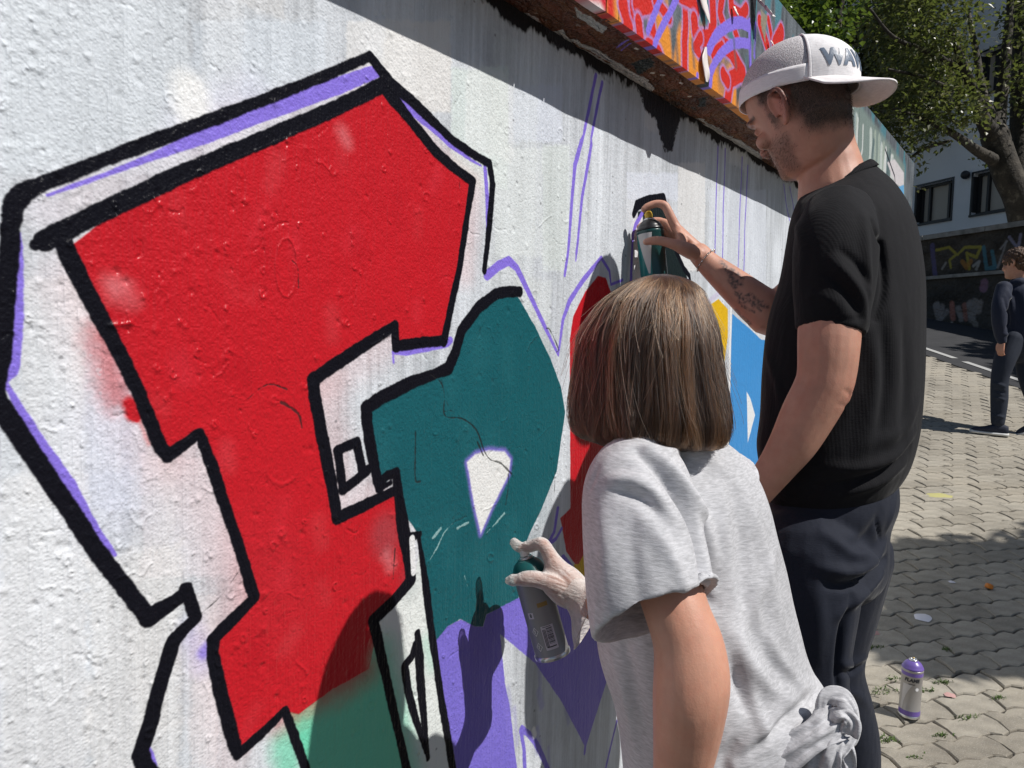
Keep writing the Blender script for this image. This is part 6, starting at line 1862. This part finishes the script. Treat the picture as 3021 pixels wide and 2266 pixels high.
P = Lc @ CMn[:3, :3].T + CMn[:3, 3]
set_verts(cbody, P)
x, y, z = Lc[:, 0], np.abs(Lc[:, 1]), Lc[:, 2]
inhead = np.linalg.norm(Lc, axis=1) < .16
set_attr(cbody, 'hair', np.clip(np.maximum(sstep(.02, .06, z - x * .4), sstep(.0, -.03, x)) * inhead * (z > -.09), 0, 1))
dE = np.linalg.norm(P - np.array(at(2098, 1995, .84)), axis=1)
set_attr(cbody, 'flush', np.clip(np.exp(-((z + .060) / .007) ** 2) * (x > .085) * (y < .024) * .5 * inhead + .22 * np.exp(-(dE / .03) ** 2), 0, 1))
M_skin_c = skin_mat('skin_child', (.56, .285, .195))
link_mesh('body', cbody, M_skin_c, child)
# thin glove
gl = fuse(child_hand(.0017, True) , .0022, 2, .5)
folds(gl, [([(1600 + k * 10, 1690 + k * 9), (1640 + k * 8, 1705 + k * 9), (1690 + k * 6, 1730 + k * 5)], .0022, .0016 * (1 if k % 2 == 0 else -1)) for k in range(6)] + [([(1640, 1680), (1680, 1712), (1715, 1745)], .003, .002), ([(1655, 1672), (1690, 1705)], .002, .0016), ([(1540, 1604), (1556, 1608)], .002, .0014)])
m = Mat('thin_white_latex', (.80, .75, .72), .30)
tr_ = m.node('ShaderNodeBsdfTransparent'); tr_.inputs[0].default_value = (.97, .93, .90, 1)
mx = m.node('ShaderNodeMixShader')
lw_ = m.node('ShaderNodeLayerWeight'); lw_.inputs['Blend'].default_value = .45
c = m.coords('Object')
fac = m.math('ADD', m.math('ADD', m.math('MULTIPLY', lw_.outputs['Facing'], .66), .16), m.math('MULTIPLY', m.noise(c, 60, 4), .5))
m.link(fac, mx.inputs[0]); m.link(tr_.outputs[0], mx.inputs[1]); m.link(m.b.outputs[0], mx.inputs[2])
m.link(mx.outputs[0], m.n['Material Output'].inputs[0])
m.bump(m.noise(m.coords('Object', (70, 70, 190), (0, .6, 0)), 1, 4, .65), .9, .010)
M_glove = m.m
glove = link_mesh('glove', gl, M_glove, child)
# loose cuff of the glove
rs = []
up_c = Vector((0, 0, 1))
cuff = [(1676, 1738, 1.256, .0275, 0), (1700, 1752, 1.252, .0275, 0), (1718, 1770, 1.248, .0310, .002), (1732, 1790, 1.243, .0400, .006), (1748, 1808, 1.240, .0470, .010)]
ax_c = (at(1750, 1796, 1.24) - at(1676, 1738, 1.256)).normalized(); c1 = ax_c.cross(up_c).normalized(); c2 = c1.cross(ax_c)
for k, (x_, y_, Z_, r_q, wv) in enumerate(cr(cuff, 12)):
    Z_ *= 1.045; r_q *= 1.045
    rs.append([at(x_, y_, Z_) + (c1 * math.cos(t) + c2 * math.sin(t) * (1.0 + .16 * k / 11)) * (r_q * (1 + .14 * max(0, -math.sin(t)) * (k / 11)) + wv * .35 * math.sin(5 * t + k * .2) + wv * .2 * math.sin(9 * t)) + ax_c * (-.010 * math.sin(t) * (k / 11) ** 1.5) for t in [2 * math.pi * j / 44 for j in range(44)]])
V, F = rings(rs, cap=False)
mesh_obj('cuff', V, F, M_glove, parent=glove)
cz_ring = rs[-1]
mesh_obj('rolled_edge', *tube([(p, .0011) for p in cz_ring + cz_ring[:1]], 6, steps=90, round_ends=False), M_glove, parent=glove)

# T-shirt
M_grey = knit_mat('grey_marl_jersey', (.47, .47, .49), 0, 0, .9, heather=.17, sheen=.1)
cs = [(1352, 962, 1545, 945, .972, 1.05, 1), (1340, 968, 1562, 952, .972, 1.1, 1), (1318, 985, 1592, 972, .975, 1.3, 1), (1298, 1012, 1622, 1000, .975, 1.45, 1), (1288, 1050, 1650, 1046, .975, 1.45, 1), (1284, 1100, 1669, 1100, .975, 1.4, 1), (1286, 1160, 1684, 1160, .975, 1.4, 1), (1288, 1230, 1701, 1230, .975, 1.35, 1), (1287, 1300, 1716, 1300, .975, 1.35, 1),
      (1290, 1360, 1729, 1360, .978, 1.3, 1), (1297, 1410, 1742, 1410, .98, 1.3, 1), (1310, 1455, 1760, 1455, .98, 1.3, 1), (1326, 1500, 1788, 1500, .985, 1.3, 1), (1338, 1560, 1795, 1560, .985, 1.3, 1), (1345, 1620, 1785, 1610, .99, 1.3, 1), (1350, 1680, 1790, 1660, .99, 1.3, 1), (1352, 1760, 1795, 1730, .99, 1.3, 1)]
s1 = [ptD(1382, 1012, .905, .052), ptD(1378, 1060, .868, .0635), ptD(1384, 1130, .846, .0665), ptD(1396, 1220, .820, .0685), ptD(1405, 1290, .805, .0688), ptD(1411, 1333, .797, .0684)]
hemv = (atd(1530, 1308, .856) - atd(1288, 1364, .856))
s2 = [ptD(1560, 1010, 1.06, .052), ptD(1540, 1100, 1.10, .060), ptD(1500, 1180, 1.13, .060)]
csh = fuse([loft2(rowsD(cs), CL, CF, 44, 90), sleeve(s1, 40, .0075, .06, hem=Vector((-.016, .016, 0))), sleeve(s2, 24)], .0030, 11, .5)
folds(csh, [(SD((1380, 975), (1420, 1010), (1462, 1060), (1500, 1130), (1522, 1210), (1532, 1300)), .009, -.020), (SD((1400, 975), (1440, 1005), (1485, 1060), (1520, 1130), (1545, 1220)), .010, .010), (SD((1320, 1035), (1370, 1040), (1420, 1075), (1460, 1130)), .010, .008), (SD((1330, 1060), (1385, 1075), (1430, 1120)), .007, -.006),
            (SD((1290, 1010), (1270, 1060)), .006, -.003), (SD((1380, 1110), (1430, 1170), (1455, 1230)), .010, .005), (SD((1440, 1180), (1470, 1240), (1480, 1300)), .007, .005), (SD((1300, 1100), (1310, 1200), (1312, 1300)), .012, .004), (SD((1360, 1150), (1372, 1250), (1380, 1320)), .010, -.004),
            (SD((1610, 1060), (1640, 1150), (1665, 1260), (1690, 1360)), .014, .005), (SD((1580, 1050), (1600, 1150), (1610, 1280), (1640, 1400), (1680, 1480)), .013, -.006), (SD((1560, 1060), (1570, 1180), (1580, 1300)), .012, .005), (SD((1575, 1350), (1620, 1430), (1680, 1500), (1740, 1530)), .012, .007),
            (SD((1585, 1440), (1605, 1500), (1622, 1540)), .010, -.012), (SD((1620, 1500), (1640, 1560), (1660, 1610)), .009, .006), (SD((1700, 1450), (1690, 1520), (1640, 1590), (1590, 1640)), .012, .008), (SD((1760, 1500), (1710, 1545), (1660, 1590), (1600, 1640)), .008, -.010), (SD((1640, 1330), (1680, 1420), (1740, 1490)), .010, .005),
            (SD((1650, 1300), (1660, 1400), (1700, 1470)), .010, -.005), (SD((1320, 1400), (1350, 1500), (1370, 1600)), .010, .004), (SD((1345, 1380), (1372, 1480), (1390, 1570)), .010, -.004), (SD((1600, 1600), (1570, 1640), (1560, 1690)), .010, -.008), (SD((1470, 960), (1530, 990), (1580, 1040)), .012, .005), (SD((1395, 950), (1450, 958), (1510, 950)), .006, -.004), (SD((1385, 965), (1450, 975), (1530, 966)), .005, .004),
            (SD((1680, 1180), (1650, 1250), (1620, 1330), (1600, 1400)), .012, .004)])
folds(csh, [(SD((1290, 1340), (1400, 1322), (1528, 1288)), .0025, -.0014)], False)
link_mesh('t_shirt', csh, M_grey, child)
# knotted tail of the shirt
def TK(x, y, Z, r): return (at(2021 + x / 2.212, 1516 + y / 2.212, Z), r)
def band(pts, width, nfold, amp, face, seed, th=.0016):
    S = cr([tuple(p) for p in pts], len(pts) * 9); Pn = [Vector(q) for q in S]
    r = random.Random(seed); ph = r.uniform(0, 6)
    rs = []
    for k, p in enumerate(Pn):
        t = (Pn[min(k + 1, len(Pn) - 1)] - Pn[max(k - 1, 0)]).normalized()
        sd = t.cross(face).normalized(); nr = sd.cross(t).normalized()
        up_, dn_ = [], []
        f = k / (len(Pn) - 1)
        wv_ = width * (1 + .16 * math.sin(f * 7 + ph))
        for q in range(17):
            x_ = q / 16 - .5
            h = amp * (math.sin(x_ * nfold * 6.283 + ph + 1.3 * math.sin(f * 4 + ph)) + .5 * math.sin(x_ * nfold * 2.3 * 6.283 + f * 5)) - width * .9 * x_ * x_ + .35 * amp * noise.noise(Vector((f * 9, x_ * 6, seed)))
            c_ = p + sd * (x_ * wv_) + nr * h
            up_.append(c_ + nr * th); dn_.append(c_ - nr * th)
        rs.append(up_ + dn_[::-1])
    return rings(rs)
tocam = (CAM - at(2400, 2150, .88)).normalized()
def TP(x, y, Z): return at(2021 + x / 2.212, 1516 + y / 2.212, Z)
kn = [band([TP(440, 1700, .885), TP(620, 1590, .872), TP(800, 1475, .868), TP(930, 1385, .872), TP(1005, 1320, .885)], .040, 2.2, .0034, tocam, 1),
      band([TP(940, 1350, .900), TP(950, 1275, .893), TP(985, 1226, .886), TP(1040, 1232, .880), TP(1085, 1300, .880), TP(1092, 1390, .884), TP(1050, 1440, .890), TP(1005, 1420, .895)], .032, 1.7, .0030, (tocam + Vector((.5, 0, .3))).normalized(), 2),
      band([TP(960, 1400, .884), TP(1000, 1345, .872), TP(1040, 1330, .868), TP(1066, 1370, .868), TP(1040, 1430, .872)], .026, 1.5, .0026, tocam, 3),
      band([TP(1030, 1400, .884), TP(1000, 1490, .878), TP(952, 1580, .876), TP(925, 1690, .880), TP(918, 1790, .882)], .030, 1.8, .0030, tocam, 4),
      band([TP(990, 1410, .876), TP(930, 1520, .868), TP(880, 1620, .870), TP(850, 1740, .874)], .036, 2.1, .0034, tocam, 5),
      band([TP(1030, 1420, .888), TP(1046, 1530, .884), TP(1066, 1630, .888), TP(1080, 1740, .892)], .018, 1.2, .0022, tocam, 6)]
kV, kF = merge(*kn)
kme = bpy.data.meshes.new('shirt_knot'); kme.from_pydata([tuple(v) for v in kV], [], kF); kme.polygons.foreach_set('use_smooth', [True] * len(kme.polygons))
link_mesh('shirt_knot', kme, M_grey, child)
m = Mat('blue_denim', rough=.85)
c = m.coords('Object', (300, 300, 900))
m.color(m.ramp(m.noise(c, 1, 4, .6), [(.3, (.035, .060, .105)), (.7, (.09, .13, .20))]))
m.bump(m.noise(c, 1, 3), .3, .003)
M_denim = m.m
jeans = fuse([loft2(rowsD([(1395, 1640, 1785, 1600, .995, 1.3, 1), (1392, 1700, 1830, 1680, .995, 1.3, 1), (1395, 1780, 1815, 1770, 1.0, 1.3, 1), (1410, 1850, 1770, 1850, 1.0, 1.3, 1)]), CL, CF, 32),
              tube([(p, r + .016) for p, r in cLg[:-1]] + [(cLg[-1][0], .050)], 20), tube([(p, r + .016) for p, r in cRg[:-1]] + [(cRg[-1][0], .050)], 20)], .005, 6)
link_mesh('jeans', jeans, M_denim, child)
for an in (cLg[-1][0], cRg[-1][0]):
    u_, s_ = shoe_geo(Vector((an.x, an.y, 0)), CF, .88)
    so_ = mesh_obj('shoe', *u_, Mat('white_shoe', (.6, .6, .6), .6).m, parent=child); mesh_obj('sole', *s_, M_sole, parent=so_)

# bob of brown hair
hr = rowsD([(1412, 594, 1440, 593, .95, 1, 1.1), (1374, 605, 1480, 602, .95, 1, 1.1), (1338, 626, 1506, 621, .95, 1, 1.1), (1303, 653, 1518, 650, .95, 1, 1.1), (1277, 690, 1532, 690, .95, 1, 1.1), (1257, 730, 1540, 730, .95, 1, 1.1), (1248, 770, 1545, 770, .95, 1, 1.1),
            (1242, 820, 1552, 816, .95, 1, 1.1), (1236, 868, 1560, 864, .95, 1, 1.1), (1235, 905, 1563, 900, .95, 1, 1.1), (1243, 934, 1558, 932, .95, 1, 1.1), (1264, 950, 1548, 950, .95, 1, 1.08), (1296, 960, 1532, 957, .95, 1, 1.05)])
NT = 60
HQ = cr(hr, NT)
HC = []; HX = []; HY = []
for xl, yl, xr, yr, Z, A, B in HQ:
    c = at((xl + xr) / 2, (yl + yr) / 2, Z); hw = (xr - xl) / 2 * Z / FPX
    k = hw / math.sqrt((A * CL.x) ** 2 + (B * CF.x) ** 2); s_ = -(yr - yl) / max(1, (xr - xl))
    HC.append(np.array(c)); HX.append(np.array(CL * (k * A) + Vector((0, 0, s_ * CL.x * k * A)))); HY.append(np.array(CF * (k * B) + Vector((0, 0, s_ * CF.x * k * B))))
HC, HX, HY = np.array(HC), np.array(HX), np.array(HY)
def hpt(t, th, rho):
    t = np.clip(t, 0, NT - 1.001); i = t.astype(int); f = (t - i)[:, None]
    C_ = HC[i] * (1 - f) + HC[i + 1] * f; X_ = HX[i] * (1 - f) + HX[i + 1] * f; Y_ = HY[i] * (1 - f) + HY[i + 1] * f
    return C_ + (X_ * np.cos(th)[:, None] + Y_ * np.sin(th)[:, None]) * rho[:, None]
# dark under-layer so that no scalp shows
V, F = [], []
nn = 40
for i in range(0, NT, 2):
    tt = np.full(nn, float(i)); th = np.linspace(0, 2 * np.pi, nn, endpoint=False)
    V += list(hpt(tt, th, np.full(nn, .80)))
m_ = len(V) // nn
for i in range(m_ - 1):
    for j in range(nn):
        thc = 2 * math.pi * (j + .5) / nn
        if i > m_ * .42 and abs(((thc - math.pi / 2 + math.pi) % (2 * math.pi)) - math.pi) < R(48): continue
        F.append((i * nn + j, i * nn + (j + 1) % nn, (i + 1) * nn + (j + 1) % nn, (i + 1) * nn + j))
M_under = Mat('dark_hair_underlayer', (.012, .007, .005), .8).m
hair_e = mesh_obj('hair', V, F, M_under, parent=child)
K = 18
pos = []; rad = []; rnd_ = []
NCL = 300
cl_th = rng.uniform(0, 2 * np.pi, NCL); cl_end = 59.5 - np.abs(rng.normal(0, 4.5, NCL)); cl_rho = rng.uniform(.82, 1.03, NCL)
cl_flip = np.where(rng.random(NCL) < .35, rng.uniform(.0, .10, NCL), -rng.uniform(0, .10, NCL)); cl_sw = rng.normal(0, .17, NCL); cl_tone = np.where(rng.random(NCL) < .22, rng.uniform(.5, 1.0, NCL), rng.uniform(0, .28, NCL))
NS = 17000
for s in range(NS):
    ci = rng.integers(NCL)
    th0 = cl_th[ci] + rng.normal(0, .055)
    fr_ = abs(((th0 - np.pi / 2 + np.pi) % (2 * np.pi)) - np.pi)
    t0 = abs(rng.normal(0, 2.2)) if rng.random() < .8 else rng.uniform(0, 16)
    t1 = cl_end[ci] + rng.normal(0, 2.6)
    if rng.random() < .12: t1 -= rng.uniform(3, 14)
    if fr_ < R(46): t1 = min(t1, 24 + rng.uniform(-3, 3))
    t1 = min(t1, 59)
    u = np.linspace(0, 1, K)
    t = t0 + (t1 - t0) * u
    conv = u ** 1.5
    th = th0 * (1 - .55 * conv) + (cl_th[ci] + cl_sw[ci] * 0) * .55 * conv + cl_sw[ci] * u + .03 * np.sin(u * rng.uniform(3, 9) + rng.uniform(0, 6)) + .05 * np.sin(u * 6 + cl_th[ci] * 13)
    rho = (cl_rho[ci] + rng.normal(0, .018)) * np.ones(K)
    rho = rho + .035 * np.sin(u * 5 + cl_th[ci] * 9) * u + cl_flip[ci] * sstep(.72, 1.0, u)
    if rng.random() < .05: rho = rho + rng.uniform(.0, .09) * u ** 2 
    rho = np.minimum(rho, 1.10)
    rho[u < .2] = np.minimum(rho[u < .2], 1.0)
    p = hpt(t, th, rho)
    pos.append(p)
    base_r = rng.uniform(.00022, .00040)
    rad.append(base_r * (1 - .75 * u ** 3))
    rnd_.append(np.clip(cl_tone[ci] * .62 + rng.random() ** 2.5 * .5, 0, 1))
# flyaways on the left side
for s in range(520):
    th0 = rng.uniform(0, 2 * np.pi); u = np.linspace(0, 1, K)
    t = rng.uniform(2, 12) + u * rng.uniform(12, 40); th = th0 + u * rng.normal(0, .35); rho = 1.0 + .20 * u ** 1.5 * rng.random() ** 2 * np.ones(K) + .02 * np.sin(u * rng.uniform(4, 9))
    pos.append(hpt(t, th, rho)); rad.append(np.full(K, .00016)); rnd_.append(1.0)
pos = np.concatenate(pos).astype(np.float32); rad = np.concatenate(rad).astype(np.float32)
hc = bpy.data.hair_curves.new('hair_strands')
hc.add_curves([K] * len(rnd_))
hc.attributes['position'].data.foreach_set('vector', pos.ravel())
ra = hc.attributes.get('radius') or hc.attributes.new('radius', 'FLOAT', 'POINT')
ra.data.foreach_set('value', rad)
ta = hc.attributes.new('tone', 'FLOAT', 'CURVE')
ta.data.foreach_set('value', np.array(rnd_, dtype=np.float32))
m = bpy.data.materials.new('brown_hair'); m.use_nodes = True
n = m.node_tree.nodes; n.remove(n['Principled BSDF'])
hb = n.new('ShaderNodeBsdfHairPrincipled')
hb.parametrization = 'COLOR'
at_ = n.new('ShaderNodeAttribute'); at_.attribute_name = 'tone'
rp_ = n.new('ShaderNodeValToRGB'); el = rp_.color_ramp.elements
el[0].color = (.014, .007, .0045, 1); el[1].color = (.22, .105, .050, 1); el[0].position = .15
m.node_tree.links.new(at_.outputs['Fac'], rp_.inputs[0]); m.node_tree.links.new(rp_.outputs[0], hb.inputs['Color'])
hb.inputs['Roughness'].default_value = .26; hb.inputs['Radial Roughness'].default_value = .5
m.node_tree.links.new(hb.outputs[0], n['Material Output'].inputs[0])
hc.materials.append(m)
so_ = bpy.data.objects.new('hair_strands', hc); col.objects.link(so_); so_.parent = hair_e
so_.matrix_parent_inverse = parent_inv(hair_e); so_['kind'] = 'stuff'

# ------------------------------------------------------------------ the boy walking past
BZ = 5.75
bf = Vector((-.50, .87, 0)).normalized(); bl_ = Vector((-bf.y, bf.x, 0))
g0 = at(2940, 1275, BZ)
boy = empty('person', Vector((g0.x + .1, g0.y, ground_z(g0.x + .1, g0.y))), 'boy in navy jacket and jeans walking past at the right edge', 'person')
bp = R(8)
hx = bf * math.cos(bp) - HU * math.sin(bp); hz = HU * math.cos(bp) + bf * math.sin(bp); hy = hz.cross(hx)
ho = at(3000, 778, BZ); BS = .92
BM = Matrix(((hx.x * BS, hy.x * BS, hz.x * BS, ho.x), (hx.y * BS, hy.y * BS, hz.y * BS, ho.y), (hx.z * BS, hy.z * BS, hz.z * BS, ho.z), (0, 0, 0, 1)))
def B_(x, y, r, dz=0): return (at(x, y, BZ + dz), r)
g = [xform(q, BM) for q in head_geo()]
g.append(tube([(BM @ Vector((-.02, 0, -.03)), .05), B_(3010, 850, .055), B_(3012, 900, .07)], 14))
g.append(tube([B_(3012, 860, .085), B_(3012, 920, .12), B_(3010, 980, .115), B_(3008, 1020, .11)], 18))
bL = [B_(2962, 850, .042, -.10), B_(2950, 900, .040, -.14), B_(2948, 945, .036, -.14), B_(2952, 985, .028, -.12), B_(2956, 1005, .022, -.12)]
g.append(tube(bL, 12)); g += hand_geo(bL[-1][0], Vector((-.1, 0, -1)), Vector((-.9, -.4, 0)), 1, .8, .5)
bR = [B_(3055, 850, .042, .10), B_(3066, 900, .040, .12), B_(3060, 950, .034, .1), B_(3040, 985, .026, .05)]
g.append(tube(bR, 12)); g += hand_geo(bR[-1][0], Vector((-.5, 0, -.8)), Vector((.9, .3, 0)), -1, .8, .5)
lgL = [B_(2988, 1000, .072, -.05), B_(2965, 1060, .062, -.06), B_(2950, 1118, .048, -.05), B_(2948, 1180, .046, -.03), B_(2944, 1245, .032, -.02)]
lgR = [B_(3018, 1000, .072, .05), B_(3025, 1060, .060, .05), B_(3030, 1115, .047, .04), B_(3050, 1175, .044, .02), B_(3078, 1225, .032, 0)]
g.append(tube(lgL, 14)); g.append(tube(lgR, 14))
bb = fuse(g, .006, 2)
P = verts_np(bb); HI = np.array(BM.inverted()); Lc = P @ HI[:3, :3].T + HI[:3, 3]
set_attr(bb, 'hair', np.clip(sstep(.01, .05, Lc[:, 2] - Lc[:, 0] * .5) * (np.linalg.norm(Lc, axis=1) < .17), 0, 1))
set_attr(bb, 'flush', np.zeros(len(P)))
link_mesh('body', bb, M_skin_c, boy)
# hair cap with tousled relief
hm = fuse([ellipsoid(BM @ Vector((-.012, 0, .040)), hx * .103, hy * .084, hz * .088, 26, 16), ellipsoid(BM @ Vector((-.045, 0, -.012)), hx * .060, hy * .074, hz * .060, 20, 12)], .005, 2)
Pn = verts_np(hm); set_verts(hm, Pn + normals_np(hm) * (vnoise3(Pn, 55) * .010 + vnoise3(Pn, 120, 4) * .005)[:, None])
m = Mat('chestnut_hair', rough=.5)
m.color(m.ramp(m.noise(m.coords('Object', (160, 160, 40)), 1, 3), [(.35, (.035, .016, .008)), (.65, (.13, .06, .028))]))
m.bump(m.noise(m.coords('Object', (200, 200, 40)), 1, 3), .8, .01)
link_mesh('hair', hm, m.m, boy)
M_navyj = knit_mat('navy_jacket', (.016, .021, .042), 0, 0, .75, sheen=.15)
jk = fuse([tube([B_(3010, 838, .075), B_(3010, 862, .125), B_(3010, 920, .150), B_(3009, 975, .150), B_(3008, 1000, .145)], 22), tube([(p, r + .016) for p, r in bL[:-1]] + [(bL[-1][0], .034)], 14), tube([(p, r + .016) for p, r in bR[:-1]] + [(bR[-1][0], .034)], 14), tube([B_(2985, 838, .030, -.03), B_(3010, 832, .034, -.06), B_(3035, 836, .03, -.02)], 10)], .008, 4)
folds(jk, [([(2975, 860), (2985, 900), (2980, 940)], .02, .014), ([(2962, 880), (2975, 930), (2970, 970)], .014, -.014), ([(3000, 870), (3010, 930), (3005, 980)], .02, -.012), ([(2960, 985), (3000, 990)], .012, .01)])
link_mesh('jacket', jk, M_navyj, boy)
m = Mat('dark_denim', (.014, .020, .036), .85)
jb = fuse([tube([B_(3006, 985, .125), B_(3004, 1030, .120)], 18), tube([(p, r + .014) for p, r in lgL[:-1]] + [(lgL[-1][0], .048)], 16), tube([(p, r + .014) for p, r in lgR[:-1]] + [(lgR[-1][0], .048)], 16)], .008, 4)
folds(jb, [([(2930, 1130), (2965, 1140)], .012, .010), ([(2930, 1150), (2965, 1160)], .010, -.010), ([(2930, 1172), (2965, 1180)], .010, .008), ([(2930, 1225), (2962, 1232)], .010, .009)])
link_mesh('jeans', jb, m.m, boy)
M_nshoe = Mat('navy_canvas', (.015, .020, .040), .8).m
for an, lift, tilt in ((lgL[-1][0], .0, 0), (lgR[-1][0], .06, .5)):
    gz = ground_z(an.x, an.y)
    sf = Vector((-.93, .36, 0))
    base_ = Vector((an.x, an.y, max(gz + lift, an.z - .105)))
    u_, s_ = shoe_geo(Vector((0, 0, 0)), sf, .92)
    Mx = Matrix.Translation(base_) @ Matrix.Rotation(-tilt + .06, 4, Vector((sf.y, -sf.x, 0)))
    so_ = mesh_obj('shoe', *xform(u_, Mx), M_nshoe, parent=boy); mesh_obj('sole', *xform(s_, Mx), M_sole, parent=so_)
